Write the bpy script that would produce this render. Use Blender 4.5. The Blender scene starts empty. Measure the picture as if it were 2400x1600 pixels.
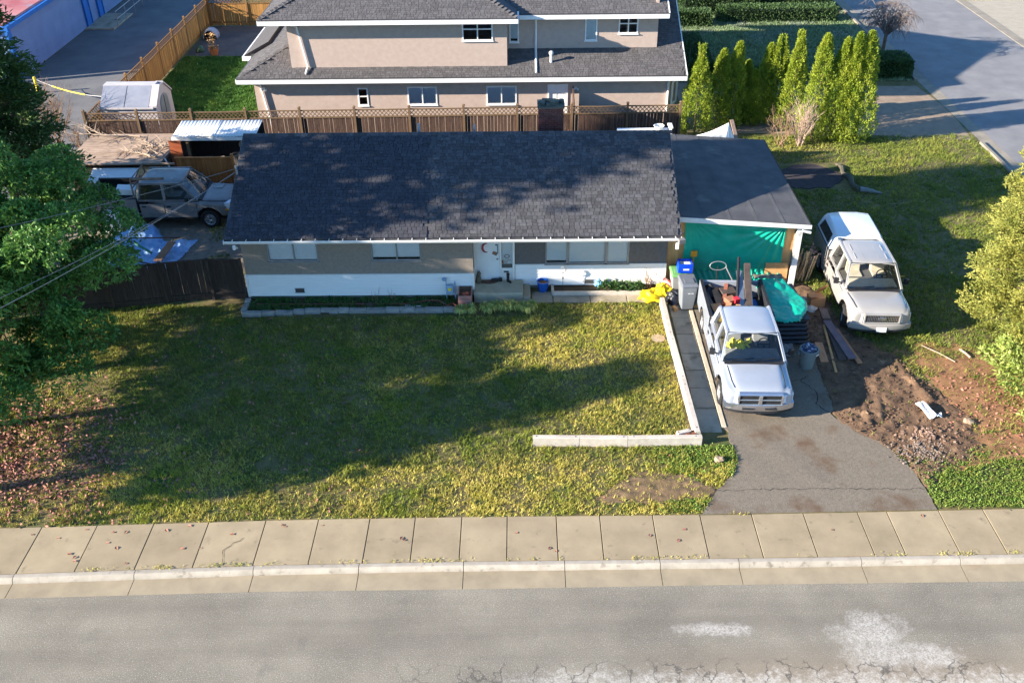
import bpy, bmesh, math, random
import numpy as np
from mathutils import Vector, Matrix, noise as mnoise
random.seed(7); RNG = np.random.default_rng(11)
R = math.radians
scn = bpy.context.scene
col = bpy.context.collection

# ------------------------------------------------------------------ camera, sky, sun, exposure
TH, PSI, ROLL, CAM_H, FPX = R(34), .01, -.012, 17.3, 2250.
_fw = Vector((-math.sin(PSI)*math.cos(TH), math.cos(PSI)*math.cos(TH), -math.sin(TH)))
_r0 = Vector((math.cos(PSI), math.sin(PSI), 0)); _u0 = _r0.cross(_fw)
_r = math.cos(ROLL)*_r0 + math.sin(ROLL)*_u0
_u = math.cos(ROLL)*_u0 - math.sin(ROLL)*_r0
cd = bpy.data.cameras.new('camera'); cam = bpy.data.objects.new('camera', cd); col.objects.link(cam)
cd.sensor_width = 36; cd.lens = 36*FPX/2400; cd.clip_end = 2000; cd.clip_start = .1
cam.matrix_world = Matrix(((_r.x,_u.x,-_fw.x,0),(_r.y,_u.y,-_fw.y,0),(_r.z,_u.z,-_fw.z,CAM_H),(0,0,0,1)))
scn.camera = cam

SUN_EL, SUN_AZ = R(19.5), R(16)          # shadows run to +X and a little to +Y
w = bpy.data.worlds.new('World'); scn.world = w; w.use_nodes = True
nt = w.node_tree; bg = nt.nodes['Background']
sky = nt.nodes.new('ShaderNodeTexSky'); sky.sky_type = 'NISHITA'; sky.sun_disc = False
sky.sun_elevation = SUN_EL; sky.sun_rotation = math.atan2(-math.cos(SUN_AZ), -math.sin(SUN_AZ))
sky.air_density = 1.0; sky.dust_density = 0; sky.ozone_density = 5.0
tn = nt.nodes.new('ShaderNodeMix'); tn.data_type = 'RGBA'; tn.blend_type = 'MULTIPLY'; tn.inputs[0].default_value = 1; tn.inputs[7].default_value = (.90, 1.03, 1.09, 1)   # white balance of the camera: set for the warm sun
nt.links.new(sky.outputs[0], tn.inputs[6]); nt.links.new(tn.outputs[2], bg.inputs[0]); bg.inputs[1].default_value = .098
sl = bpy.data.lights.new('sun', 'SUN'); sl.energy = 5.0; sl.angle = R(.53); sl.color = (1, .91, .79)
so = bpy.data.objects.new('sun', sl); col.objects.link(so); so.location = (-60, -20, 40)
so.rotation_euler = Vector((math.cos(SUN_AZ)*math.cos(SUN_EL), math.sin(SUN_AZ)*math.cos(SUN_EL), -math.sin(SUN_EL))).to_track_quat('-Z', 'Y').to_euler()
scn.view_settings.view_transform = 'Standard'; scn.view_settings.look = 'None'
scn.view_settings.exposure = 1.8; scn.view_settings.gamma = 1; scn.view_settings.use_curve_mapping = False

# ------------------------------------------------------------------ materials (all procedural)
def lin(c):
    return tuple((x/255/12.92 if x/255 <= .04045 else ((x/255+.055)/1.055)**2.4) for x in c)
MATS = {}
def M(name, c, c2=None, sc=6, rough=.75, bump=0, bsc=None, metal=0, isl=0, detail=5, spec=.35, sharp=None,
      coords='pos', stretch=None, coat=0, trans=0, c3=None, c3sc=.6, c3th=.6, emit=0):
    """two (or three) colour noise material; isl = brightness spread from piece to piece"""
    if name in MATS: return MATS[name]
    m = bpy.data.materials.new(name); m.use_nodes = True; n = m.node_tree; L = n.links.new
    b = n.nodes['Principled BSDF']
    b.inputs['Roughness'].default_value = rough; b.inputs['Metallic'].default_value = metal
    b.inputs['Specular IOR Level'].default_value = spec
    if coat: b.inputs['Coat Weight'].default_value = coat; b.inputs['Coat Roughness'].default_value = .08
    g = n.nodes.new('ShaderNodeNewGeometry')
    if coords == 'pos': P = g.outputs['Position']
    else:
        tc = n.nodes.new('ShaderNodeTexCoord'); P = tc.outputs['Object']
    if stretch:
        mp = n.nodes.new('ShaderNodeMapping'); mp.inputs['Scale'].default_value = stretch; L(P, mp.inputs[0]); P = mp.outputs[0]
    nz = n.nodes.new('ShaderNodeTexNoise'); nz.inputs['Scale'].default_value = sc; nz.inputs['Detail'].default_value = detail
    nz.inputs['Roughness'].default_value = .62; L(P, nz.inputs['Vector'])
    rp = n.nodes.new('ShaderNodeValToRGB')
    lo, hi = sharp if sharp else (.3, .7)
    rp.color_ramp.elements[0].position = lo; rp.color_ramp.elements[1].position = hi
    a = lin(c); d = lin(c2) if c2 else tuple(min(1, x*1.18) for x in a)
    rp.color_ramp.elements[0].color = (*a, 1); rp.color_ramp.elements[1].color = (*d, 1)
    L(nz.outputs['Fac'], rp.inputs[0]); C = rp.outputs[0]
    if c3:
        n3 = n.nodes.new('ShaderNodeTexNoise'); n3.inputs['Scale'].default_value = c3sc; n3.inputs['Detail'].default_value = 6; n3.inputs['Roughness'].default_value = .6
        L(P, n3.inputs['Vector'])
        r3 = n.nodes.new('ShaderNodeMapRange'); r3.inputs[1].default_value = c3th; r3.inputs[2].default_value = c3th+.14; L(n3.outputs['Fac'], r3.inputs[0])
        mx = n.nodes.new('ShaderNodeMix'); mx.data_type = 'RGBA'; L(r3.outputs[0], mx.inputs[0]); L(C, mx.inputs[6]); mx.inputs[7].default_value = (*lin(c3), 1); C = mx.outputs[2]
    if isl:
        oi = n.nodes.new('ShaderNodeObjectInfo'); ad = n.nodes.new('ShaderNodeMath'); ad.operation = 'ADD'
        L(g.outputs['Random Per Island'], ad.inputs[0]); L(oi.outputs['Random'], ad.inputs[1])
        fr = n.nodes.new('ShaderNodeMath'); fr.operation = 'FRACT'; L(ad.outputs[0], fr.inputs[0])
        mr = n.nodes.new('ShaderNodeMapRange'); mr.inputs[3].default_value = 1-isl; mr.inputs[4].default_value = 1+isl; L(fr.outputs[0], mr.inputs[0])
        vm = n.nodes.new('ShaderNodeVectorMath'); vm.operation = 'SCALE'; L(C, vm.inputs[0]); L(mr.outputs[0], vm.inputs['Scale']); C = vm.outputs[0]
    L(C, b.inputs['Base Color'])
    if bump:
        bn = n.nodes.new('ShaderNodeTexNoise'); bn.inputs['Scale'].default_value = bsc or sc*4; bn.inputs['Detail'].default_value = 4; L(P, bn.inputs['Vector'])
        bp = n.nodes.new('ShaderNodeBump'); bp.inputs['Strength'].default_value = bump; bp.inputs['Distance'].default_value = .03
        L(bn.outputs['Fac'], bp.inputs['Height']); L(bp.outputs[0], b.inputs['Normal'])
    if trans:      # leaves let some light through
        tr = n.nodes.new('ShaderNodeBsdfTranslucent'); L(C, tr.inputs[0])
        ms = n.nodes.new('ShaderNodeMixShader'); ms.inputs[0].default_value = trans
        L(b.outputs[0], ms.inputs[1]); L(tr.outputs[0], ms.inputs[2]); L(ms.outputs[0], n.nodes['Material Output'].inputs[0])
    MATS[name] = m; return m
def glass(name, tint=(.55,.6,.6), rough=.02, opac=.0, body=(.02,.03,.04)):
    if name in MATS: return MATS[name]
    m = bpy.data.materials.new(name); m.use_nodes = True; n = m.node_tree; L = n.links.new
    n.nodes.remove(n.nodes['Principled BSDF'])
    t = n.nodes.new('ShaderNodeBsdfTransparent'); t.inputs[0].default_value = (*tint, 1)
    d = n.nodes.new('ShaderNodeBsdfDiffuse'); d.inputs[0].default_value = (*body, 1)
    mo = n.nodes.new('ShaderNodeMixShader'); mo.inputs[0].default_value = opac; L(t.outputs[0], mo.inputs[1]); L(d.outputs[0], mo.inputs[2])
    gl = n.nodes.new('ShaderNodeBsdfGlossy'); gl.inputs['Roughness'].default_value = rough
    fr = n.nodes.new('ShaderNodeFresnel'); fr.inputs[0].default_value = 1.6
    mx = n.nodes.new('ShaderNodeMixShader'); L(fr.outputs[0], mx.inputs[0]); L(mo.outputs[0], mx.inputs[1]); L(gl.outputs[0], mx.inputs[2])
    L(mx.outputs[0], n.nodes['Material Output'].inputs[0]); MATS[name] = m; return m

# ------------------------------------------------------------------ mesh builder and object helpers
def woff(p):
    v = Vector((0,0,0))
    while p: v += p.location; p = p.parent
    return v
class MB:
    def __init__(s): s.v = []; s.f = []; s.mi = []; s.cur = 0
    def add(s, vs, fs):
        o = len(s.v); s.v += [tuple(p) for p in vs]; s.f += [tuple(i+o for i in f) for f in fs]; s.mi += [s.cur]*len(fs); return s
    def box(s, x0, x1, y0, y1, z0, z1):
        return s.add([(x0,y0,z0),(x1,y0,z0),(x1,y1,z0),(x0,y1,z0),(x0,y0,z1),(x1,y0,z1),(x1,y1,z1),(x0,y1,z1)],
                     [(0,3,2,1),(4,5,6,7),(0,1,5,4),(1,2,6,5),(2,3,7,6),(3,0,4,7)])
    def obox(s, c, sz, rz=0, rx=0, ry=0):
        m = Matrix.Translation(c) @ Matrix.Rotation(rz,4,'Z') @ Matrix.Rotation(rx,4,'X') @ Matrix.Rotation(ry,4,'Y')
        h = [q/2 for q in sz]
        vs = [m @ Vector((a*h[0], b*h[1], d*h[2])) for d in (-1,1) for a,b in ((-1,-1),(1,-1),(1,1),(-1,1))]
        return s.add(vs, [(0,3,2,1),(4,5,6,7),(0,1,5,4),(1,2,6,5),(2,3,7,6),(3,0,4,7)])
    def hexa(s, lo, hi):      # two quads of 4 points each, lower and upper
        return s.add(list(lo)+list(hi), [(0,3,2,1),(4,5,6,7),(0,1,5,4),(1,2,6,5),(2,3,7,6),(3,0,4,7)])
    def slab(s, poly, z0, z1):
        n = len(poly); vs = [(p[0],p[1],z0) for p in poly]+[(p[0],p[1],z1) for p in poly]
        return s.add(vs, [tuple(range(n-1,-1,-1)), tuple(range(n,2*n))]+[(i,(i+1)%n,n+(i+1)%n,n+i) for i in range(n)])
    def extr(s, poly, d):     # 3-D polygon pushed along d
        n = len(poly); d = Vector(d); vs = [Vector(p) for p in poly]; vs += [p+d for p in vs]
        return s.add(vs, [tuple(range(n-1,-1,-1)), tuple(range(n,2*n))]+[(i,(i+1)%n,n+(i+1)%n,n+i) for i in range(n)])
    def bar(s, a, b, wd, ht, up=(0,0,1)):
        a = Vector(a); b = Vector(b); d = (b-a).normalized(); u = Vector(up)
        x = d.cross(u)
        if x.length < 1e-4: x = d.cross(Vector((1,0,0)))
        x.normalize(); z = x.cross(d)
        vs = [p + x*i*wd/2 + z*j*ht/2 for p in (a,b) for i,j in ((-1,-1),(1,-1),(1,1),(-1,1))]
        return s.add(vs, [(0,1,2,3),(7,6,5,4),(0,4,5,1),(1,5,6,2),(2,6,7,3),(3,7,4,0)])
    def tube(s, pts, r, n=6, r2=None, cap=True):
        pts = [Vector(p) for p in pts]; k = len(pts); rings = []
        o = len(s.v); prev = None
        for i,p in enumerate(pts):
            d = (pts[min(i+1,k-1)]-pts[max(i-1,0)]).normalized()
            if prev is None:
                x = d.cross(Vector((0,0,1)));  x = d.cross(Vector((1,0,0))) if x.length < 1e-3 else x
            else: x = prev - d*prev.dot(d)
            x.normalize(); prev = x; y = d.cross(x)
            rr = r if r2 is None else r+(r2-r)*i/max(1,k-1)
            if isinstance(r, (list,tuple)): rr = r[i]
            for j in range(n):
                a = 2*math.pi*j/n; s.v.append(tuple(p+x*math.cos(a)*rr+y*math.sin(a)*rr))
        fs = [(o+i*n+j, o+i*n+(j+1)%n, o+(i+1)*n+(j+1)%n, o+(i+1)*n+j) for i in range(k-1) for j in range(n)]
        if cap: fs += [tuple(o+j for j in range(n-1,-1,-1)), tuple(o+(k-1)*n+j for j in range(n))]
        s.f += fs; s.mi += [s.cur]*len(fs); return s
    def lathe(s, prof, c=(0,0,0), n=16, axis='Z', cap=True):
        o = len(s.v); c = Vector(c)
        for r,h in prof:
            for j in range(n):
                a = 2*math.pi*j/n; q = (math.cos(a)*r, math.sin(a)*r)
                v = Vector((q[0],q[1],h)) if axis=='Z' else (Vector((h,q[0],q[1])) if axis=='X' else Vector((q[0],h,q[1])))
                s.v.append(tuple(c+v))
        k = len(prof); fs = [(o+i*n+j, o+i*n+(j+1)%n, o+(i+1)*n+(j+1)%n, o+(i+1)*n+j) for i in range(k-1) for j in range(n)]
        if cap: fs += [tuple(o+j for j in range(n-1,-1,-1)), tuple(o+(k-1)*n+j for j in range(n))]
        s.f += fs; s.mi += [s.cur]*len(fs); return s
    def loft(s, rings, close=True, caps=True):
        o = len(s.v); n = len(rings[0])
        for r in rings: s.v += [tuple(p) for p in r]
        m = n if close else n-1
        fs = [(o+i*n+j, o+i*n+(j+1)%n, o+(i+1)*n+(j+1)%n, o+(i+1)*n+j) for i in range(len(rings)-1) for j in range(m)]
        if caps: fs += [tuple(o+j for j in range(n-1,-1,-1)), tuple(o+(len(rings)-1)*n+j for j in range(n))]
        s.f += fs; s.mi += [s.cur]*len(fs); return s
    def grid(s, fn, nu, nv):  # fn(u,v) -> point
        o = len(s.v)
        s.v += [tuple(fn(i/nu, j/nv)) for j in range(nv+1) for i in range(nu+1)]
        fs = [(o+j*(nu+1)+i, o+j*(nu+1)+i+1, o+(j+1)*(nu+1)+i+1, o+(j+1)*(nu+1)+i) for j in range(nv) for i in range(nu)]
        s.f += fs; s.mi += [s.cur]*len(fs); return s
    def build(s, name, mat, parent=None, world=True, smooth=None, bevel=0, thick=0, subd=0):
        me = bpy.data.meshes.new(name)
        off = woff(parent) if (parent and world) else Vector((0,0,0))
        me.from_pydata([tuple(Vector(v)-off) for v in s.v], [], s.f)
        for m in (mat if isinstance(mat,(list,tuple)) else [mat]): me.materials.append(m)
        for p,i in zip(me.polygons, s.mi): p.material_index = i
        bm = bmesh.new(); bm.from_mesh(me)
        bmesh.ops.recalc_face_normals(bm, faces=bm.faces)
        if smooth is not None:
            for f in bm.faces: f.smooth = True
            for e in bm.edges:
                if len(e.link_faces) == 2 and e.calc_face_angle(0) > R(smooth): e.smooth = False
        bm.to_mesh(me); bm.free()
        o = bpy.data.objects.new(name, me); col.objects.link(o)
        if parent: o.parent = parent
        if bevel:
            b = o.modifiers.new('bevel','BEVEL'); b.width = bevel; b.segments = 2; b.limit_method = 'ANGLE'; b.angle_limit = R(40)
        if thick:
            b = o.modifiers.new('thick','SOLIDIFY'); b.thickness = thick; b.offset = 0
        if subd:
            b = o.modifiers.new('sub','SUBSURF'); b.levels = subd; b.render_levels = subd
        return o
def tag(o, label=None, cat=None, group=None, kind=None):
    if label: o['label'] = label
    if cat: o['category'] = cat
    if group: o['group'] = group
    if kind: o['kind'] = kind
    return o
def thing(name, label, cat, loc=(0,0,0), rz=0, group=None):
    o = bpy.data.objects.new(name, None); col.objects.link(o); o.empty_display_size = .2
    o.location = loc; o.rotation_euler = (0,0,rz)
    return tag(o, label, cat, group)
def structure(o): o['kind'] = 'structure'; return o
def inst(me, name, parent, mat4):      # one more object on shared mesh data; mat4 is local to parent
    o = bpy.data.objects.new(name, me); col.objects.link(o); o.parent = parent; o.matrix_local = mat4; return o
def npmesh(name, V, F, mat, parent=None, world=True, smooth=False):
    """fast mesh from numpy arrays; F is (n,3) or (n,4)"""
    off = np.array(woff(parent)) if (parent and world) else np.zeros(3)
    V = np.asarray(V, np.float32)-off.astype(np.float32); F = np.asarray(F, np.int32); k = F.shape[1]
    me = bpy.data.meshes.new(name); me.vertices.add(len(V)); me.vertices.foreach_set('co', V.ravel())
    me.loops.add(F.size); me.loops.foreach_set('vertex_index', F.ravel())
    me.polygons.add(len(F)); me.polygons.foreach_set('loop_start', np.arange(0, F.size, k, dtype=np.int32))
    me.polygons.foreach_set('use_smooth', np.full(len(F), bool(smooth)))
    me.update(calc_edges=True)
    for m in (mat if isinstance(mat,(list,tuple)) else [mat]): me.materials.append(m)
    o = bpy.data.objects.new(name, me); col.objects.link(o)
    if parent: o.parent = parent
    return o
_LAT = RNG.random((256,256))
def vnoise(x, y, sc=1., seed=0):       # smooth value noise for numpy arrays, 0..1
    x = np.asarray(x)*sc+seed*17.3+500; y = np.asarray(y)*sc+seed*5.1+500
    xi = np.floor(x).astype(int); yi = np.floor(y).astype(int); fx = x-xi; fy = y-yi
    fx = fx*fx*(3-2*fx); fy = fy*fy*(3-2*fy)
    g = lambda a,b: _LAT[a%256, b%256]
    return (g(xi,yi)*(1-fx)+g(xi+1,yi)*fx)*(1-fy)+(g(xi,yi+1)*(1-fx)+g(xi+1,yi+1)*fx)*fy
def fbm(x, y, sc=1., seed=0):
    return .55*vnoise(x,y,sc,seed)+.3*vnoise(x,y,sc*2.3,seed+3)+.15*vnoise(x,y,sc*5.1,seed+5)
def inpoly(x, y, poly):
    x = np.asarray(x); y = np.asarray(y); r = np.zeros(x.shape, bool); n = len(poly)
    for i in range(n):
        x0,y0 = poly[i]; x1,y1 = poly[(i+1)%n]
        if y0 == y1: continue
        c = ((y0 > y) != (y1 > y)) & (x < (x1-x0)*(y-y0)/(y1-y0)+x0); r ^= c
    return r
def rvec(n):
    v = RNG.normal(size=(n,3)); return v/np.linalg.norm(v,axis=1,keepdims=True)
# ------------------------------------------------------------------ the setting: ground, roads, pavements
m_soil = M('soil', (92,74,58), (120,96,74), sc=3, rough=.95, bump=.6, bsc=30)
m_turf = M('turf_soil', (88,80,48), (122,108,68), sc=2.2, rough=.95, bump=.8, bsc=40, c3=(70,82,38), c3sc=.9, c3th=.5)
m_conc = M('sidewalk_concrete', (138,123,97), (160,143,114), sc=1.1, rough=.9, bump=.15, bsc=50, isl=.07, c3=(120,107,86), c3sc=3.4, c3th=.6)
m_kerb = M('kerb_concrete', (152,142,126), (176,165,148), sc=3, rough=.92, bump=.15, bsc=40, isl=.05, c3=(118,108,94), c3sc=5, c3th=.58)
m_gut = M('gutter_concrete', (136,123,100), (158,143,117), sc=1.6, rough=.9, bump=.1, bsc=60, c3=(140,120,96), c3sc=1.4, c3th=.62)
m_drive = M('driveway_asphalt', (104,95,82), (129,117,101), sc=16, detail=9, rough=.93, bump=.6, bsc=50, c3=(98,78,60), c3sc=.7, c3th=.55)
m_alley = M('alley_asphalt', (88,88,89), (110,109,107), sc=.7, rough=.93, bump=.3, bsc=60)
m_aggr = M('aggregate', (128,110,92), (150,130,108), sc=2, rough=.95, bump=.4, bsc=50)
m_grav = M('gravel', (118,106,92), (150,136,118), sc=5, rough=.95, bump=.8, bsc=45, c3=(88,92,52), c3sc=1., c3th=.58)
m_path = M('path_concrete', (150,138,118), (172,160,138), sc=2, rough=.92, bump=.25, bsc=40, isl=.06, c3=(112,104,84), c3sc=1.6, c3th=.55)
m_dark = M('dark_mat', (44,42,42), (58,55,54), sc=4, rough=.9)

def road_material():
    m = bpy.data.materials.new('street_asphalt'); m.use_nodes = True; n = m.node_tree; L = n.links.new
    b = n.nodes['Principled BSDF']; b.inputs['Roughness'].default_value = .92; b.inputs['Specular IOR Level'].default_value = .25
    P = n.nodes.new('ShaderNodeNewGeometry').outputs['Position']
    def noise(sc, det=5, rg=.6):
        q = n.nodes.new('ShaderNodeTexNoise'); q.inputs['Scale'].default_value = sc; q.inputs['Detail'].default_value = det; q.inputs['Roughness'].default_value = rg; L(P, q.inputs['Vector']); return q.outputs['Fac']
    def rng(x, a, c, lo=0, hi=1):
        q = n.nodes.new('ShaderNodeMapRange'); q.inputs[1].default_value = a; q.inputs[2].default_value = c; q.inputs[3].default_value = lo; q.inputs[4].default_value = hi; L(x, q.inputs[0]); return q.outputs[0]
    def mth(op, x, y=None, v=None):
        q = n.nodes.new('ShaderNodeMath'); q.operation = op; L(x, q.inputs[0])
        if y is not None: L(y, q.inputs[1])
        elif v is not None: q.inputs[1].default_value = v
        return q.outputs[0]
    def mix(f, a, c):
        q = n.nodes.new('ShaderNodeMix'); q.data_type = 'RGBA'; L(f, q.inputs[0])
        for i,x in ((6,a),(7,c)):
            if isinstance(x, tuple): q.inputs[i].default_value = (*lin(x),1)
            else: L(x, q.inputs[i])
        return q.outputs[2]
    base = mix(rng(noise(.45),.35,.65), (117,110,96), (139,131,114))
    base = mix(rng(noise(38,3),.54,.72,0,.6), base, (196,190,182))      # light stone chips
    base = mix(rng(noise(46,3),.32,.46,.7,0), base, (62,60,60))        # dark voids
    base = mix(rng(noise(1.1,3),.63,.8,0,.5), base, (78,76,74))         # oil spots
    st_ = n.nodes.new('ShaderNodeMapping'); st_.inputs['Scale'].default_value = (.10,1.5,1); L(P, st_.inputs[0]); tn_ = n.nodes.new('ShaderNodeTexNoise'); tn_.inputs['Scale'].default_value = 1.; tn_.inputs['Detail'].default_value = 5; L(st_.outputs[0], tn_.inputs['Vector'])
    base = mix(rng(tn_.outputs['Fac'],.42,.68,0,.4), base, (98,91,82))         # wheel tracks
    sx = n.nodes.new('ShaderNodeSeparateXYZ'); L(P, sx.inputs[0]); X, Y = sx.outputs[0], sx.outputs[1]
    wob = rng(noise(1.6,6,.7), .25, .75, -.5, .5); wob2 = rng(noise(7,4), .3, .7, -.25, .25)
    def blob(cx, cy, rx, ry):
        a = mth('POWER', mth('DIVIDE', mth('ABSOLUTE', mth('SUBTRACT', X, v=cx)), v=rx), v=2.)
        c = mth('POWER', mth('DIVIDE', mth('ABSOLUTE', mth('SUBTRACT', Y, v=cy)), v=ry), v=2.)
        d = mth('SQRT', mth('ADD', a, c)); d = mth('ADD', mth('ADD', d, wob), wob2); return rng(d, .45, 1.15, 1, 0)
    f = blob(4.3,14.25,.85,.2)
    for q in ((7.75,14.15,.95,.5),(8.0,13.55,1.1,.45),(8.9,13.5,.6,.35)): f = mth('MAXIMUM', f, blob(*q))
    band = mth('MULTIPLY', rng(mth('ADD', mth('ADD', Y, mth('MULTIPLY', wob, v=.55)), wob2), 12.85, 13.2, 1, 0), rng(mth('ADD', X, mth('MULTIPLY', wob, v=2.)), -.6, .6))
    f = mth('MAXIMUM', f, band)
    base = mix(mth('MULTIPLY', rng(mth('ADD', Y, mth('MULTIPLY', wob, v=.5)), 13.2, 13.9, .35, 0), rng(X, 2, 5)), base, (150,132,108))
    base = mix(mth('MULTIPLY', mth('MULTIPLY', f, v=.46), rng(noise(26,5),.36,.6,.15,1)), base, (214,208,198))
    # worn crazed surface
    vo = n.nodes.new('ShaderNodeTexVoronoi'); vo.feature = 'DISTANCE_TO_EDGE'; vo.inputs['Scale'].default_value = 1.55
    dn = n.nodes.new('ShaderNodeTexNoise'); dn.inputs['Scale'].default_value = 5; dn.inputs['Detail'].default_value = 4; L(P, dn.inputs['Vector'])
    va = n.nodes.new('ShaderNodeVectorMath'); va.operation = 'MULTIPLY_ADD'; L(dn.outputs['Color'], va.inputs[0]); va.inputs[1].default_value = (.35,.35,.35); L(P, va.inputs[2]); L(va.outputs[0], vo.inputs['Vector'])
    ck = mth('MULTIPLY', rng(vo.outputs['Distance'], .008, .03, 1, 0), rng(mth('ADD', Y, mth('MULTIPLY', wob, v=.6)), 13.25, 13.5, 1, 0))
    ck = mth('MULTIPLY', ck, rng(X, -3.5, -1.5))
    base = mix(mth('MULTIPLY', ck, v=.75), base, (78,74,69))
    L(base, b.inputs['Base Color'])
    bp = n.nodes.new('ShaderNodeBump'); bp.inputs['Strength'].default_value = .5; bp.inputs['Distance'].default_value = .01; L(noise(60,3), bp.inputs['Height']); L(bp.outputs[0], b.inputs['Normal'])
    return m
def sheet(name, poly, z, mat, z0=None):
    b = MB()
    if z0 is None: b.add([(x,y,z) for x,y in poly], [tuple(range(len(poly)))])
    else: b.slab(poly, z0, z)
    return structure(b.build(name, mat))
rect = lambda a,b,c,d: [(a,c),(b,c),(b,d),(a,d)]
sheet('ground', rect(-500,500,-300,700), -.40, m_soil)
BK = [(-60,16.2),(-13.13,17.38),(-6.59,17.61),(-2.18,17.7),(5.55,17.74),(12.79,17.9),(60,18.3)]
FR = [(-60,14.6),(-12.45,15.86),(-6.26,16.11),(-2.07,16.2),(5.27,16.27),(12.12,16.37),(60,16.8)]
GU = [(-60,13.95),(-12.2,15.22),(-6.12,15.40),(-2.03,15.44),(5.15,15.55),(11.83,15.62),(60,16.0)]
def cv(c, x): return float(np.interp(x, [p[0] for p in c], [p[1] for p in c]))
xs_ = [-60,-13,-6.6,-2.2,5.5,12.8,60]
sheet('yard_ground', [(x,cv(BK,x)+.01) for x in xs_]+[(60,140),(-60,140)], 0, m_turf, -.38)
street = sheet('street', [(-60,0),(60,0)]+[(x,cv(GU,x)+.01) for x in xs_[::-1]], -.13, road_material(), -.38)
def jag(poly, amp=.04, step=.18):
    out = []
    for (x0,y0),(x1,y1) in zip(poly, poly[1:]):
        k = max(1,int(math.hypot(x1-x0,y1-y0)/step))
        for i in range(k):
            t = i/k; e = amp if 0 < i else amp*.4
            out.append((x0+(x1-x0)*t+random.uniform(-e,e), y0+(y1-y0)*t+random.uniform(-e,e)))
    out.append(poly[-1]); return out
def crack(pts, wd, z, parent, name='crack', mat=None):
    pts = jag(pts,.035,.09); b = MB()
    for i,((x0,y0),(x1,y1)) in enumerate(zip(pts, pts[1:])):
        w_ = wd*random.uniform(.5,1.3); d = Vector((x1-x0,y1-y0,0)); n_ = Vector((-d.y,d.x,0)).normalized()*w_/2
        e = d.normalized()*.01
        p,q = Vector((x0,y0,z)), Vector((x1,y1,z)); b.add([p-n_-e,q-n_+e,q+n_+e,p+n_-e],[(0,1,2,3)])
    return b.build(name, mat or m_dark, parent)
# pavement of cast slabs, each one a piece
JX = [-12.08,-10.70,-9.28,-7.9,-6.46,-5.13,-3.83,-2.68,-1.5,-.35,.89,1.99,3.33,4.53,5.84,7.15,8.53,9.28,10.6,11.73]
JX = [-12.08-1.36*k for k in range(8,0,-1)]+JX+[11.73+1.3*k for k in range(1,9)]
pave = structure(MB().slab([(x,cv(FR,x)+.02) for x in xs_]+[(x,cv(BK,x)-.02) for x in xs_[::-1]], -.38, -.03).build('pavement', m_dark))
for a,b_ in zip(JX, JX[1:]):
    g_ = .011; tz = random.uniform(-.004,.004)
    q = [(a+g_,cv(FR,a)+.012),(b_-g_,cv(FR,b_)+.012),(b_-g_,cv(BK,b_)),(a+g_,cv(BK,a))]
    MB().slab(q, -.03, .004+tz).build('paving_slab', m_conc, pave, bevel=.006)
for c_ in ([(-7.2,16.2),(-7.3,16.6),(-6.9,17.0)],): crack(c_,.012,.0125,pave)
KJ = [-20.5,-17.7,-14.9,-12.1,-9.24,-6.42,-3.9,-1.39,1.04,3.33,5.22,8.16,10.53,13,15.5,18]
kerb = structure(MB().slab([(x,cv(GU,x)+.03) for x in xs_]+[(x,cv(FR,x)-.03) for x in xs_[::-1]], -.39, -.17).build('kerb', m_dark))
for a,b_ in zip(KJ, KJ[1:]):
    a += .008; b_ -= .008; n_ = 4; rings = []
    for i in range(n_+1):
        x = a+(b_-a)*i/n_; f = cv(FR,x)
        rings.append([(x,f,-.16),(x,f,-.012),(x,f-.03,.002),(x,f-.13,-.002),(x,f-.17,-.03),(x,f-.215,-.115),(x,f-.215,-.16)])
    MB().loft(rings).build('kerb_stone', m_kerb, kerb, smooth=30)
    rings = []
    for i in range(n_+1):
        x = a+(b_-a)*i/n_; f = cv(FR,x)-.22; g_ = cv(GU,x)
        rings.append([(x,f,-.17),(x,f,-.118),(x,g_,-.126),(x,g_,-.17)])
    MB().loft(rings).build('gutter_slab', m_gut, kerb)
# driveway of the bungalow
DL = [(5.86,29.6),(5.86,22.1),(5.8,20.8),(5.88,20.0),(5.72,19.4),(5.35,18.86),(5.0,18.44),(4.6,cv(BK,4.6)+.015)]
DR = [(10.56,cv(BK,10.5)+.015),(10.53,18.7),(10.39,19.72),(10.12,20.31),(9.83,20.62),(9.4,21.0),(9.12,21.44),(8.94,21.83),(9.07,22.0),(9.15,23.95),(9.3,29.6)]
DRIVE = jag(DL,.05)+jag(DR,.05)
dv = sheet('driveway', DRIVE, .022, m_drive, -.1)
crack([(8.77,23.66),(8.46,23.44),(8.81,22.8),(8.63,22.26),(8.93,21.85)], .03, .0245, dv)
crack([(8.46,23.44),(8.0,23.35),(7.6,23.5)], .02, .0245, dv)
crack([(5.1,18.62),(7.5,18.66),(10.5,18.62)], .018, .0245, dv)
m_edge = M('driveway_lip', (176,164,140), (196,182,156), sc=3, rough=.92, bump=.2)
# stepping strip of slabs between timber wall and driveway
strip = structure(MB().slab(rect(5.04,5.84,20.95,27.95), -.1, -.005).build('side_path', m_soil))
y = 21.0
while y < 27.7:
    h = random.choice((.9,1.0,1.1)); y1 = min(y+h,27.9); dz = random.uniform(-.006,.006)
    MB().slab([(5.07,y),(5.68,y+random.uniform(-.02,.02)),(5.68,y1-.03),(5.07,y1-.03)], -.05, .02+dz).build('path_slab', m_path, strip, bevel=.008)
    y = y1
for a,b_ in ((21.2,23.4),(23.42,25.6),(25.62,27.4)):
    MB().slab([(5.70,a),(5.84,a),(5.83,b_),(5.70,b_)], -.05, .045).build('path_edging', m_edge, strip, bevel=.01)
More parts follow.
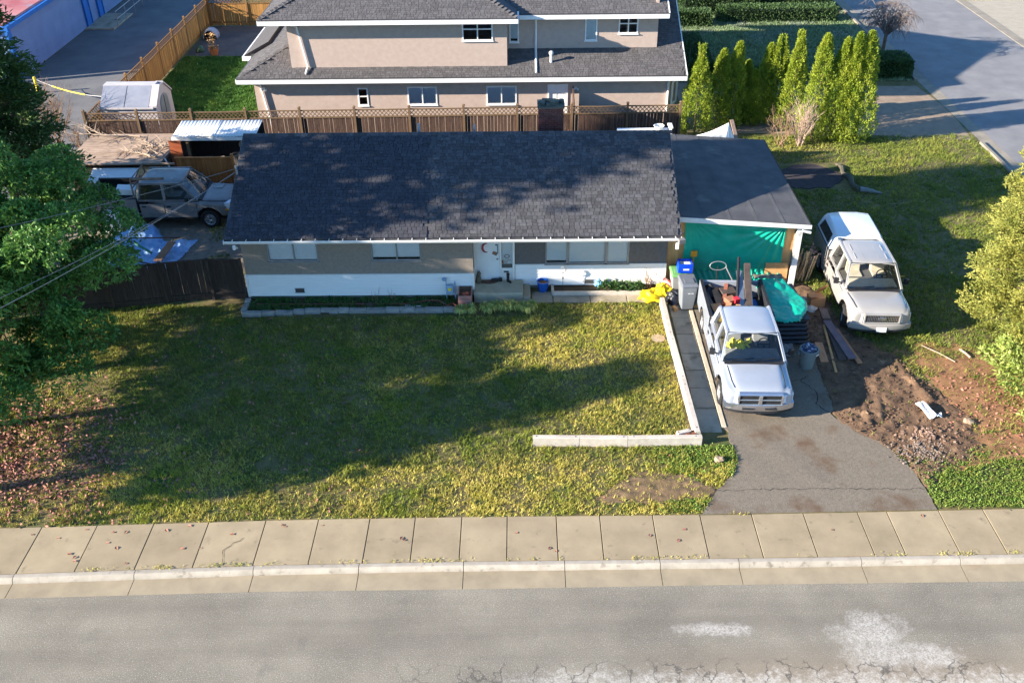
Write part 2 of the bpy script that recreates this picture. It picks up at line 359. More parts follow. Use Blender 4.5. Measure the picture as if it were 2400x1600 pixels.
# path along the house front
fp = structure(MB().slab(rect(.40,5.0,27.96,28.9), -.1, -.006).build('front_path', m_soil))
for a,b_ in ((.42,1.14),(1.16,2.42),(2.44,3.68),(3.70,4.96)):
    MB().slab([(a,27.98),(b_-.01,27.98),(b_-.01,28.68 if a<1 else 28.42),(a,28.68 if a<1 else 28.42)], -.06, .03+random.uniform(-.005,.005)).build('path_slab', m_path, fp, bevel=.008)
# side and back surfaces
sheet('alley', [(-27.2,20),(-20.6,20),(-20.6,41.2),(-19.75,41.4),(-19.55,100),(-27.2,100)], .006, m_alley)
m_patio = M('patio', (84,76,70), (104,94,86), sc=1.2, rough=.9, bump=.2)
sheet('patio', rect(-19.3,-12.2,55.4,61.5), .006, m_patio)
sheet('side_yard', [(-19.6,28.4),(-9.5,28.4),(-9.5,41.3),(-19.6,41.3)], .005, m_grav)
sheet('neighbour_driveway', [(8.2,43.2),(16.1,42.75),(20.96,42.0),(21.2,44.5),(21.2,46.9),(20.9,49.35),(18.3,49.45),(14.9,49.9),(8.2,50.2)], .007, m_aggr)
# side street on the right with its kerbs
m_road2 = M('side_street_asphalt', (112,110,109), (132,129,127), sc=.8, rough=.92, bump=.4, bsc=80)
sheet('side_street', rect(21.85,29.3,19,140), .006, m_road2)
m_gut2 = M('old_gutter', (122,114,100), (146,136,120), sc=2, rough=.92, bump=.2)
k2 = sheet('side_street_kerb', rect(21.25,21.85,19,140), .004, m_gut2)
b = MB(); b.loft([[(21.1,y_,0),(21.1,y_,.11),(21.24,y_,.11),(21.3,y_,.01)] for y_ in (19,40.6,41.6)]); b.loft([[(21.1,y_,0),(21.1,y_,.11),(21.24,y_,.11),(21.3,y_,.01)] for y_ in (50.2,51,140)])
b.build('kerb_lip', m_gut2, k2)
b = MB(); b.box(29.3,29.9,19,55,.0,.1); b.box(29.3,29.9,66,140,0,.1); b.box(29.3,29.9,55.01,65.99,0,.03); b.build('kerb_lip', m_gut2, k2)
sheet('far_driveway', rect(29.9,44,54,66), .01, M('pale_concrete', (150,140,122), (166,155,136), sc=2, rough=.9))

# bare earth on the right of the driveway, churned and rutted
DIRT = [(9.0,28.9),(9.1,24.0),(9.0,22.1),(8.95,21.8),(9.14,21.4),(9.83,20.55),(10.1,20.25),(10.38,19.7),(10.5,18.7),(10.75,18.4),(10.95,18.9),(11.3,19.5),(12.2,19.7),(12.8,20.4),(12.9,21.6),(12.5,22.6),(12.05,23.6),(11.8,24.6),(11.2,25.4),(10.6,26.4),(10.5,28.2),(10.0,29.3)]
def dirt_h(x, y):
    r = .05*(fbm(x,y,1.3,1)-.5)+.055*(vnoise(x,y,6,2)-.5)+.05*(vnoise(x,y,12,4)-.5)
    # a ridge pushed up along the grass edge and two wheel ruts
    for (x0,y0),(x1,y1),a,wd in (((11.75,24.2),(11.95,22.4),.10,.16),((9.7,20.9),(11.6,22.6),-.06,.12),((10.1,20.6),(12.0,22.2),-.06,.12),((10.3,21.5),(10.5,22.4),.05,.06),((9.9,21.3),(10.0,22.2),.05,.06)):
        d = np.array((x1-x0,y1-y0)); l2 = d@d; t = np.clip(((x-x0)*d[0]+(y-y0)*d[1])/l2,0,1)
        dist = np.hypot(x-x0-t*d[0], y-y0-t*d[1]); r = r+a*np.exp(-(dist/wd)**2)
    r = r+.07*np.exp(-(((x-11.4)/.55)**2+((y-20.6)/.45)**2))
    return r
m_dirt = M('bare_earth', (82,62,47), (124,97,73), sc=3.2, rough=.97, bump=.8, bsc=45, c3=(158,126,96), c3sc=1.5, c3th=.58)
gx, gy = np.meshgrid(np.arange(8.4,15.6,.07), np.arange(17.9,30,.07)); 
def dist_in(x, y, poly):
    d = np.full(x.shape, 9.)
    for (x0,y0),(x1,y1) in zip(poly, poly[1:]+poly[:1]):
        e = np.array((x1-x0,y1-y0)); l2 = e@e+1e-9; t = np.clip(((x-x0)*e[0]+(y-y0)*e[1])/l2,0,1); d = np.minimum(d, np.hypot(x-x0-t*e[0], y-y0-t*e[1]))
    return np.where(inpoly(x,y,poly), d, -d)
din = dist_in(gx,gy,DIRT)+ .35*(fbm(gx,gy,1.8,9)-.5)
gz = np.where(din > 0, .012+np.clip(din/.3,0,1)*(.035+dirt_h(gx,gy)), -.06)
gz = np.maximum(gz, np.where(din > 0, .008, -.06))
ny_, nx_ = gx.shape; idx = np.arange(ny_*nx_).reshape(ny_,nx_)
Fq = np.stack([idx[:-1,:-1],idx[:-1,1:],idx[1:,1:],idx[1:,:-1]],-1).reshape(-1,4)
keep = (gz.ravel()[Fq] > -.05).any(1); Fq = Fq[keep]
structure(npmesh('bare_earth', np.stack([gx,gy,gz],-1).reshape(-1,3), Fq, m_dirt, smooth=True))
# trodden, half bare ground between the dug earth and the cypress
WORN = [(11.6,24.8),(12.3,23.6),(12.4,21.0),(11.6,19.3),(12.6,19.4),(14.0,19.8),(15.6,20.6),(16.2,22.5),(15.4,24.4),(13.8,25.4),(12.6,25.6)]
gx, gy = np.meshgrid(np.arange(10.6,16.8,.09), np.arange(18.6,26.2,.09)); din = dist_in(gx,gy,WORN)+.9*(fbm(gx,gy,1.3,29)-.5)
gz = np.where(din>0,.006+np.clip(din/.3,0,1)*.03*fbm(gx,gy,4,8),-.05); ny_, nx_ = gx.shape; idx = np.arange(ny_*nx_).reshape(ny_,nx_)
Fq = np.stack([idx[:-1,:-1],idx[:-1,1:],idx[1:,1:],idx[1:,:-1]],-1).reshape(-1,4); Fq = Fq[(gz.ravel()[Fq]>-.04).all(1)]
structure(npmesh('worn_earth', np.stack([gx,gy,gz],-1).reshape(-1,3), Fq, M('worn_earth',(118,84,56),(158,116,80),sc=3,rough=.97,bump=.6,bsc=40,c3=(104,98,48),c3sc=1.2,c3th=.58), smooth=True))
# worn earth in the verge beside the driveway mouth
VERGE = [(1.6,18.3),(2.4,18.75),(3.0,19.35),(4.2,19.3),(4.75,18.9),(5.2,18.6),(4.9,18.3),(3.6,18.15),(2.2,18.1)]
gx, gy = np.meshgrid(np.arange(1.2,5.5,.06), np.arange(17.85,19.8,.06))
din = dist_in(gx,gy,VERGE)+.55*(fbm(gx,gy,2.2,3)-.5)
gz = np.where(din>0, .01+np.clip(din/.2,0,1)*(.012+.035*(fbm(gx,gy,4,6)-.35)+.012*np.sin(gy*17+3*gx)+.03*(vnoise(gx,gy,11,3)-.5)), -.05)
gz = np.maximum(gz, np.where(din>0,.008,-.05))
ny_, nx_ = gx.shape; idx = np.arange(ny_*nx_).reshape(ny_,nx_)
Fq = np.stack([idx[:-1,:-1],idx[:-1,1:],idx[1:,1:],idx[1:,:-1]],-1).reshape(-1,4); Fq = Fq[(gz.ravel()[Fq]>-.04).any(1)]
structure(npmesh('verge_earth', np.stack([gx,gy,gz],-1).reshape(-1,3), Fq, M('verge_earth', (94,76,54), (128,104,76), sc=7, rough=.97, bump=.5, bsc=40), smooth=True))
# ------------------------------------------------------------------ the bungalow
m_stucco = M('taupe_stucco', (132,120,107), (146,134,121), sc=9, rough=.95, bump=.35, bsc=70)
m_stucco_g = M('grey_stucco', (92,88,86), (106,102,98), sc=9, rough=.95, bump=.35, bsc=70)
m_white = M('white_paint', (216,214,208), (228,226,220), sc=4, rough=.6, c3=(188,184,174), c3sc=5, c3th=.68)
m_sid = M('white_siding', (218,216,211), (230,228,223), sc=3, rough=.6, stretch=(.5,1,6), c3=(196,190,178), c3sc=2.2, c3th=.68)
m_alu = M('grey_aluminium', (138,136,134), (156,154,152), sc=5, rough=.45, metal=.3)
m_found = M('foundation', (120,114,104), (138,132,120), sc=3, rough=.95, bump=.3)
m_black = M('black_void', (14,14,16), (20,20,22), rough=.9)
m_shing = M('roof_shingle', (62,61,63), (84,82,83), sc=14, rough=.95, bump=.3, bsc=160, isl=.28)
m_shing_l = M('roof_shingle_shaded', (50,50,55), (67,67,72), sc=14, rough=.95, bump=.3, bsc=160, isl=.2)
m_shing2 = M('roof_shingle_grey', (76,73,72), (95,91,90), sc=14, rough=.95, bump=.2, bsc=160, isl=.2)
m_felt = M('roll_roofing', (70,69,70), (90,88,87), sc=1.4, rough=.93, bump=.3, bsc=120, isl=.06, c3=(122,118,112), c3sc=.5, c3th=.6)
m_ply = M('plywood', (176,128,78), (204,158,104), sc=2.5, rough=.8, stretch=(3,3,.7), c3=(150,104,62), c3sc=5, c3th=.64)
m_brick = M('red_brick', (92,52,46), (120,70,60), sc=8, rough=.9, bump=.4, bsc=60, isl=.22)
m_mortar = M('mortar', (120,112,106), (136,128,120), sc=10, rough=.95)
m_blind = M('blind', (232,234,234), (240,241,240), sc=2, rough=.7)
m_glass = glass('window_glass', tint=(.98,.985,.985), opac=.0)
m_room = M('dim_room', (44,42,44), (60,58,58), sc=2, rough=.9)

def wall_holes(b, x0, x1, z0, z1, y0, y1, holes):
    xs = sorted({x0,x1,*[h[0] for h in holes],*[h[1] for h in holes]}); zs = sorted({z0,z1,*[h[2] for h in holes],*[h[3] for h in holes]})
    for i in range(len(xs)-1):
        for j in range(len(zs)-1):
            cx, cz = (xs[i]+xs[i+1])/2, (zs[j]+zs[j+1])/2
            if not any(h[0]<cx<h[1] and h[2]<cz<h[3] for h in holes): b.box(xs[i],xs[i+1],y0,y1,zs[j],zs[j+1])
    return b
def window(par, x0, x1, z0, z1, y, mull=(), rails=(), fm=None, fw=.045, blind=None, blind_z=None, slats=True, name='window', sill=True):
    """frame stands in the opening; y is the outer wall face"""
    fm = fm or m_alu; b = MB(); ya, yb = y-.025, y+.05
    b.box(x0,x1,ya,yb,z0,z0+fw); b.box(x0,x1,ya,yb,z1-fw,z1); b.box(x0,x0+fw,ya,yb,z0+fw,z1-fw); b.box(x1-fw,x1,ya,yb,z0+fw,z1-fw)
    xs = [x0+fw]+[q for mx in mull for q in (mx-fw*.45,mx+fw*.45)]+[x1-fw]
    for mx in mull: b.box(mx-fw*.45,mx+fw*.45,ya+.004,yb,z0+fw,z1-fw)
    zs = [z0+fw]+[q for r in rails for q in (r-fw*.4,r+fw*.4)]+[z1-fw]
    for i in range(0,len(xs),2):
        for r in rails: b.box(xs[i],xs[i+1],ya+.006,yb,r-fw*.4,r+fw*.4)
    w_ = b.build(name, fm, par)
    for i in range(0,len(xs),2):
        for j in range(0,len(zs),2):
            MB().box(xs[i],xs[i+1],y+.012,y+.02,zs[j],zs[j+1]).build('pane', m_glass, w_)
            if blind:
                bz = zs[j] if blind_z is None else max(zs[j],blind_z)
                if bz < zs[j+1]-.02:
                    q = MB()
                    if slats:
                        z = zs[j+1]-.03
                        while z > bz: q.obox(((xs[i]+xs[i+1])/2,y+.05,z),(xs[i+1]-xs[i],.03,.022),rx=R(-50)); z -= .03
                        q.box(xs[i],xs[i+1],y+.066,y+.07,bz,zs[j+1])
                    else: q.box(xs[i],xs[i+1],y+.045,y+.05,bz,zs[j+1])
                    q.build('blind', blind, w_)
    q = MB(); q.add([(x0,y+.11,z0),(x1,y+.11,z0),(x1,y+.11,z1),(x0,y+.11,z1),(x0,y+.9,z0),(x1,y+.9,z0),(x1,y+.9,z1),(x0,y+.9,z1)],[(4,5,6,7),(0,1,5,4),(1,2,6,5),(2,3,7,6),(3,0,4,7)]); q.build('room', m_room, w_)
    if sill: MB().box(x0-.03,x1+.03,y-.06,y-.026,z0-.035,z0-.001).build('sill', fm, w_)
    return w_
def shingles(par, O, U, V, wid, ln, mat, expo=.143, widths=(.12,.16,.2,.24), nind=300, mask=None, th=.009, key=None):
    """overlapping tabs on a roof plane: O lower left corner, U along the eave, V up the slope; the nearest ones are pieces, the rest one mesh"""
    U = Vector(U).normalized(); V = Vector(V).normalized(); N = U.cross(V); O = Vector(O)
    base = {}
    for w_ in widths:
        for k in (0,1):
            b = MB(); t0 = th*(1.0 if k == 0 else 1.7); g_ = .007  # yellow moss and grass favour the sunlit parts: sunlight put into their colour
            b.hexa([(g_,0,0),(w_-g_,0,0),(w_-g_,expo*1.25,0),(g_,expo*1.25,0)], [(g_,0,t0),(w_-g_,0,t0),(w_-g_,expo*1.25,.002),(g_,expo*1.25,.002)])
            base[(w_,k)] = b
    nrow = int(ln/expo); place = []
    for r in range(nrow):
        u = -random.uniform(0,.25)
        while u < wid:
            w_ = random.choice(widths); k = random.random() < .4
            a = max(u,0); 
            if u >= 0 and u+w_ <= wid+.02:
                c = O+U*(u+w_/2)+V*(r*expo)
                if mask is None or mask(c): place.append((r,u,w_,int(k)))
            u += w_
    place.sort(key=(lambda p: p[0]) if key is None else (lambda p: key(O+U*(p[1]+p[2]/2)+V*(p[0]*expo))))
    rot = Matrix((U,V,N)).transposed().to_4x4(); off = woff(par); meshes = {}
    for i,(r,u,w_,k) in enumerate(place[:nind]):
        if (w_,k) not in meshes:
            me = bpy.data.meshes.new('shingle'); bb = base[(w_,k)]; me.from_pydata(bb.v,[],bb.f); me.materials.append(mat); meshes[(w_,k)] = me
        inst(meshes[(w_,k)], 'shingle', par, Matrix.Translation(O+U*u+V*(r*expo)+N*.004-off) @ rot)
    Vv = []; Ff = []
    for r,u,w_,k in place[nind:]:
        m4 = Matrix.Translation(O+U*u+V*(r*expo)+N*.004) @ rot; o = len(Vv); bb = base[(w_,k)]
        Vv += [tuple(m4 @ Vector(q)) for q in bb.v]; Ff += [tuple(q+o for q in f) for f in bb.f]
    if Ff: tag(npmesh('shingles', np.array(Vv), np.array(Ff), mat, par), kind='stuff')

H1 = thing('bungalow', 'low bungalow with dark shingle roof, taupe stucco and white lap siding behind the lawn', 'house', (-2,28.35,0))
W1 = [(-8.46,-6.76,1.5,2.36),(-4.97,-3.30,1.5,2.36)]; W3 = (.89,3.76,.97,2.36)
b = MB(); wall_holes(b,-9.32,-1.57,.97,2.72,28.35,28.47,W1); b.box(-9.32,-9.2,28.47,35.1,.3,2.72); b.box(-9.2,5.06,34.98,35.1,.3,2.72); b.box(-1.69,-1.57,28.47,29.0,.3,2.72)
b.build('wall', m_stucco, H1)
b = MB(); wall_holes(b,-.16,5.06,.94,2.72,29.0,29.12,[W3]); b.box(4.94,5.06,29.12,34.98,.3,2.72); b.build('wall', m_stucco_g, H1)
b = MB(); b.box(-9.3,-1.6,28.37,28.47,0,.97); b.box(-1.56,5.04,29.02,29.12,0,.94); b.box(-9.3,5.04,29.2,35,0,.3); b.build('foundation', m_found, H1)
# lap siding, plank by plank
for x0,x1,y_,z0,z1 in ((-9.27,-1.62,28.35,.15,.955),(-.15,5.04,29.0,.13,.93)):
    n_ = 7; h = (z1-z0)/n_
    for i in range(n_):
        z = z0+i*h
        MB().hexa([(x0,y_-.026,z),(x1,y_-.026,z),(x1,y_+.018,z),(x0,y_+.018,z)],[(x0,y_-.006,z+h+.008),(x1,y_-.006,z+h+.008),(x1,y_+.018,z+h+.008),(x0,y_+.018,z+h+.008)]).build('siding_plank', m_sid, H1)
b = MB(); b.box(-9.35,-9.272,28.30,28.40,.12,.97); b.box(-1.618,-1.54,28.30,29.0,.14,.97); b.box(-9.36,-1.55,28.31,28.348,.972,.995); b.box(4.985,5.075,28.955,29.05,.12,.94); b.box(-.16,5.07,28.955,28.998,.942,.965)
b.build('trim', m_white, H1)
for x0,x1,z0,z1,y_ in ((-7.71,-7.40,.3,.44,28.35),(2.27,2.58,.2,.33,29.0)):
    v = MB().box(x0,x1,y_-.034,y_-.02,z0,z1).build('crawl_vent', m_black, H1)
    q = MB(); q.box(x0-.02,x1+.02,y_-.04,y_-.03,z1,z1+.02); q.box(x0-.02,x1+.02,y_-.045,y_-.03,z0-.025,z0)
    for i in range(4): q.box(x0,x1,y_-.038,y_-.034,z0+.02+i*.032,z0+.026+i*.032)
    q.build('vent_frame', m_alu, v)
window(H1,*W1[0],28.35,mull=(-7.58,),blind=m_blind,blind_z=1.56)
window(H1,*W1[1],28.35,mull=(-4.12,),blind=m_blind,blind_z=1.61,slats=False)
window(H1,W3[0],1.66,W3[2],W3[3],29.0,blind=m_blind,blind_z=1.06)
window(H1,1.66,2.98,W3[2],W3[3],29.0,blind=m_blind,slats=False)
window(H1,2.98,W3[1],W3[2],W3[3],29.0,blind=m_blind,slats=False)
# entrance
m_door = M('door_paint', (214,216,214), (224,226,224), sc=3, rough=.5)
b = MB(); b.box(-1.565,-1.48,28.93,29.05,.42,2.72); b.box(-.68,-.62,28.93,29.05,.42,2.72); b.box(-.24,-.165,28.93,29.05,.42,2.72); b.box(-1.48,-.68,28.93,29.05,2.44,2.72); b.box(-.62,-.24,28.935,29.05,2.44,2.72); b.box(-1.56,-.17,28.9,29.05,.39,.42)
b.build('door_frame', m_white, H1)
dr = MB().box(-1.475,-.685,28.965,29.01,.425,2.435).build('front_door', m_door, H1)
MB().box(-1.47,-.69,28.955,28.964,.43,.53).build('kick_plate', m_door, dr); MB().lathe([(.03,-.05),(.034,-.02),(.012,0)],(-.76,28.96,1.2),10,'Y').build('door_handle', m_alu, dr)
m_red = M('faded_red', (150,52,66), (172,76,86), sc=9, rough=.8)
b = MB(); pts = [(-1.13+.13*math.cos(a)-.0, 28.95, 1.63+.17*math.sin(a)) for a in np.linspace(R(70),R(290),13)]
b.tube(pts, [.006,.016,.024,.03,.036,.04,.04,.04,.036,.03,.024,.016,.006], 6); b.build('crescent_wreath', m_red, dr)
b = MB(); b.obox((-.84,28.955,1.41),(.17,.012,.12),ry=R(28)); b.build('door_sign', M('sign_brown',(90,64,56),(160,120,100),sc=25,rough=.8), dr)
b = MB(); b.obox((-.74,28.95,1.58),(.018,.012,.34)); b.lathe([(.02,-.02),(.03,0)],(-.79,28.955,1.74),10,'Y'); b.build('hook', m_black, dr)
sd = MB().box(-.618,-.242,28.97,29.01,.425,.82).build('sidelight', m_white, H1)
b = MB(); b.box(-.618,-.242,28.99,28.996,.82,2.435); b.build('pane', m_glass, sd)
MB().box(-.615,-.245,29.04,29.045,.95,2.43).build('blind', m_blind, sd)
b = MB(); b.box(-.62,-.24,29.08,29.4,.8,.82); b.box(-.62,-.24,29.38,29.4,.8,2.43); b.build('room', m_room, sd)
b = MB()
for a in np.linspace(0,2*math.pi,14,endpoint=False): b.obox((-.43+.085*math.cos(a),28.985,1.28+.06*math.sin(a)),(.03,.004,.025),ry=a)
for i in range(14): b.obox((-.55+random.random()*.26,28.985,1.0+random.random()*.16),(.02,.004,.02))
b.build('window_sticker', M('sticker', (70,60,62),(150,120,110),sc=30,rough=.8), sd)
MB().obox((-.585,28.985,1.06),(.06,.004,.12)).build('window_sticker', M('sticker_brown',(136,92,52),rough=.8), sd)
b = MB(); b.box(-.55,-.37,28.958,28.97,.65,.72); b.build('mail_slot', m_alu, sd)
MB().box(-.53,-.39,28.952,28.958,.665,.705).build('mail_flap', m_dark, sd)

# roof
EY, EZ, RY, RZ = 27.64, 2.74, 31.7, 4.67; RX0, RX1 = -9.6, 5.25; PIT = (RZ-EZ)/(RY-EY)
b = MB(); BY = 2*RY-EY
sec = [(EY,EZ),(RY,RZ),(BY,EZ),(BY,EZ-.14),(RY,RZ-.15),(EY,EZ-.14)]
b.loft([[(x,y_,z-.012) for y_,z in sec] for x in (RX0,RX1)]); rf = b.build('roof', m_shing, H1)
SL = math.hypot(RY-EY,RZ-EZ)
# same shingles; the left half is coloured darker, shade put into its colour
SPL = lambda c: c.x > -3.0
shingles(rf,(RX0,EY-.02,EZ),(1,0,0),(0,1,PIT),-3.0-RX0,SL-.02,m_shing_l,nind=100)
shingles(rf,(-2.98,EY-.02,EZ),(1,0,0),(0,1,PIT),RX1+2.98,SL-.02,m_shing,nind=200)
b = MB(); x = RX0+.02
while x < RX1-.1:
    w_ = .22; b.hexa([(x,RY-.13,RZ-.045),(x+w_,RY-.13,RZ-.045),(x+w_,RY+.13,RZ-.045),(x,RY+.13,RZ-.045)],[(x,RY-.03,RZ+.03),(x+w_,RY-.03,RZ+.022),(x+w_,RY+.03,RZ+.022),(x,RY+.03,RZ+.03)]); x += w_+.006
b.build('ridge_cap', m_shing, rf)
b = MB(); b.add([(-9.2,28.36,2.71),(-9.2,35,2.71),(-9.2,RY,RZ-.2)],[(0,1,2)]); b.add([(5.0,28.6,2.71),(5.0,35,2.71),(5.0,RY,RZ-.2)],[(0,1,2)]); b.build('gable', m_stucco, H1, thick=.06)
b = MB(); b.box(RX0+.02,RX1-.02,EY+.03,EY+.06,EZ-.2,EZ-.03); 
for x in (RX0-.005,RX1-.025):
    b.extr([(x,EY+.02,EZ-.2),(x,EY+.02,EZ-.02),(x,RY,RZ-.02),(x,BY-.02,EZ-.02),(x,BY-.02,EZ-.2),(x,RY,RZ-.2)],(.03,0,0))
b.build('fascia', m_white, rf)
b = MB(); b.box(RX0+.05,RX1-.05,EY+.07,28.98,EZ-.17,EZ-.15); b.build('soffit', m_white, rf)
gt = MB(); prof = [(EY+.0,EZ-.16),(EY-.09,EZ-.16),(EY-.12,EZ-.10),(EY-.12,EZ-.045),(EY-.108,EZ-.045),(EY-.10,EZ-.10),(EY-.085,EZ-.145),(EY+.0,EZ-.145)]
gt.loft([[(x,p,q) for p,q in prof] for x in (RX0,RX1)]); gt.box(RX0-.004,RX0+.01,EY-.12,EY+.02,EZ-.17,EZ-.04); gt.box(RX1-.01,RX1+.004,EY-.12,EY+.02,EZ-.17,EZ-.04)
gu = gt.build('gutter', m_white, H1)
MB().box(RX0+.02,RX1-.02,EY-.085,EY-.002,EZ-.14,EZ-.12).build('gutter_dark_gap', m_black, gu)  # black strip stands in for the dark gap behind the gutter
hb = MB().box(-.011,.011,-.118,.03,-.02,.0); hm = None
for i in range(33):
    x = RX0+.3+i*(RX1-RX0-.5)/32
    if hm is None: o = hb.build('gutter_hanger', m_white, gu, world=False); hm = o.data; o.location = Vector((x,EY,EZ-.02))-woff(gu)
    else: inst(hm,'gutter_hanger',gu,Matrix.Translation(Vector((x,EY,EZ-.02))-woff(gu)))
b = MB(); b.obox((-9.25,27.62,2.42),(.07,.3,.07),rx=R(-35)); b.obox((-9.25,27.48,2.5),(.08,.08,.14)); b.build('downspout', m_white, gu)
b = MB(); b.obox((5.1,27.44,2.46),(.09,.08,.2)); b.build('downspout', m_white, gu)
b = MB(); b.obox((5.22,27.42,2.66),(.2,.16,.14),rz=.2); b.build('gutter_end', M('bent_shingle',(110,106,104),rough=.95), gu)
b = MB(); b.tube([(5.1,27.5,2.75),(5.22,27.55,2.82),(5.32,27.6,2.88)],.02,6); b.build('cable_stub', m_dark, gu)
# roof pipe and chimney
b = MB(); b.lathe([(.05,4.2),(.05,4.85),(.035,4.85)],(-3.5,32.1,0),10); b.build('vent_pipe', M('weathered_grey',(150,150,150),rough=.7), H1)
b = MB(); b.lathe([(.04,4.2),(.04,4.8)],(-1.55,32.1,0),10); b.build('vent_pipe', MATS['weathered_grey'], H1)
CX0,CX1,CY0,CY1,CZ0,CZ1 = .72,1.62,33.2,33.85,3.6,5.0
ch = MB().box(CX0+.015,CX1-.015,CY0+.015,CY1-.015,CZ0,CZ1).build('chimney', m_mortar, H1)
bmsh = {}
def brickmesh(l, d):
    if (l,d) not in bmsh:
        q = MB().box(-l/2,l/2,-d/2,d/2,0,.058); me = bpy.data.meshes.new('brick'); me.from_pydata(q.v,[],q.f); me.materials.append(m_brick); bmsh[(l,d)] = me
    return bmsh[(l,d)]
z = 3.95; r = 0; off = woff(ch)
while z < CZ1-.05:
    x = CX0+(0 if r%2 else -.105)
    while x < CX1-.03:
        x0 = max(x,CX0); x1 = min(x+.2,CX1)
        if x1-x0 > .05: inst(brickmesh(round(x1-x0,3),.07),'brick',ch,Matrix.Translation(Vector(((x0+x1)/2,CY0+.03+random.uniform(-.004,.004),z))-off))
        x += .21
    for xx in (CX0+.03,CX1-.03):
        for yy in (CY0+.2,CY0+.42): inst(brickmesh(.2,.07),'brick',ch,Matrix.Translation(Vector((xx,yy+(.05 if r%2 else 0),z))-off) @ Matrix.Rotation(R(90),4,'Z'))
    z += .072; r += 1
b = MB(); m_cap = M('mossy_cap', (52,60,56), (84,92,84), sc=6, rough=.9, bump=.5)
b.box(CX0-.04,CX1+.04,CY0-.04,CY1+.04,CZ1+.002,CZ1+.05)
for x,y_,sx,sy,sz in ((.86,33.4,.2,.3,.1),(1.3,33.42,.3,.3,.12),(1.07,33.3,.16,.2,.06),(1.55,33.6,.14,.2,.09),(1.1,33.7,.5,.16,.08)): b.obox((x,y_,CZ1+.05+sz/2),(sx,sy,sz),rz=random.uniform(-.15,.15))
b.build('chimney_cap', m_cap, ch)
# lean carport on the right
CFY, CBY, CXL, CXR = 28.75, 36.1, 5.22, 9.72; cz = lambda x: 2.86-(x-5.22)*.078
b = MB(); b.hexa([(CXL,CFY+.02,cz(CXL)-.12),(CXR-.03,CFY+.02,cz(CXR)-.12),(CXR-.03,CBY,cz(CXR)-.12),(CXL,CBY,cz(CXL)-.12)],[(CXL,CFY+.02,cz(CXL)-.012),(CXR-.03,CFY+.02,cz(CXR)-.012),(CXR-.03,CBY,cz(CXR)-.012),(CXL,CBY,cz(CXL)-.012)])
cr = b.build('carport_roof', m_felt, H1)
for i in range(5):
    xa, xb = CXL+i*.9, CXL+(i+1)*.9+.06; xb = min(xb,CXR); dz = .004+.005*i
    MB().grid(lambda u,v: (xa+(xb-xa)*u, CFY-.015+(CBY-CFY)*v, cz(xa+(xb-xa)*u)+dz*.4+.012*(fbm(xa*3+u,v*6,1.5,i)-.4)+(.008 if u>.95 else 0)), 8, 30).build('roofing_strip', m_felt, cr)
b = MB(); b.extr([(CXL,CFY-.02,cz(CXL)-.01),(CXR+.05,CFY-.02,cz(CXR)-.01),(CXR+.05,CFY-.02,cz(CXR)-.15),(CXL,CFY-.02,cz(CXL)-.19)],(0,.035,0)); b.build('carport_fascia', m_white, cr)
b = MB(); b.extr([(CXR,CFY+.02,cz(CXR)+.01),(CXR,CBY,cz(CXR)+.01),(CXR,CBY,cz(CXR)-.13),(CXR,CFY+.02,cz(CXR)-.13)],(.04,0,0)); b.build('edge_flashing', m_dark, cr)
b = MB(); b.obox((9.62,28.72,2.28),(.3,.07,.07),ry=R(14)); b.build('gutter_spout', m_white, cr)
b = MB(); b.box(9.36,9.54,28.86,28.95,.0,2.40); pst = b.build('carport_post', M('peeling_white',(214,210,204),(226,222,216),sc=3,rough=.7,stretch=(1,1,.6),c3=(120,116,112),c3sc=3.5,c3th=.56), H1)
b = MB(); b.box(8.98,9.355,29.12,29.15,.0,2.42); b.box(5.08,5.72,29.14,29.17,0,2.62); b.box(5.73,8.97,29.12,29.15,2.25,2.40); b.build('plywood_sheet', m_ply, H1)
b = MB(); b.box(9.36,9.42,29.0,36,.0,2.4); b.box(5.1,9.36,35.9,35.95,0,2.5); b.build('carport_wall', M('board_grey',(120,112,104),(150,140,128),sc=4,rough=.9), H1)
MB().obox((8.9,29.02,.62),(.78,.03,.58),rx=R(-6)).build('plywood_offcut', m_ply, H1)
# tarpaulin hung across the carport front
def tarp_pt(u, v):
    x = 5.62+3.42*u; top = cz(x)-.21; z = .03+(top-.03)*v
    d = 0.
    for cx,cz_,s in ((5.75,2.55,.35),(8.98,2.42,1.0)):
        dx, dz = x-cx, z-cz_; a = math.atan2(dz,dx); r = math.hypot(dx,dz)
        d += s*.035*math.sin(a*26+cx+3*vnoise(x,z,1.7,2))*math.exp(-r*.75)*min(1,r*3)
    d += .035*math.sin((x-5.6)*1.1)*math.sin(z*2)+.02*(fbm(x*2,z*2,1.2,3)-.5)
    bulge = .20*max(0,1-abs(z-.28)/.34) if z < .62 else 0
    if z < .66: d += .03*math.sin(x*34+z*16+3*vnoise(x,z,2.5,8))*(.5+vnoise(x,z,1.3,4))
    return (x+.04*math.sin(z*3)*(u-.5), 29.06-d-bulge, z-.05*math.sin(math.pi*u)*(v**3))
m_teal = M('teal_tarp', (6,150,122), (14,168,138), sc=3, rough=.38, spec=.45, bump=.15, bsc=9)
tp = MB().grid(tarp_pt, 150, 60).build('hanging_tarp', m_teal, smooth=60); tag(tp, 'teal tarpaulin hung across the front of the carport', 'tarp')

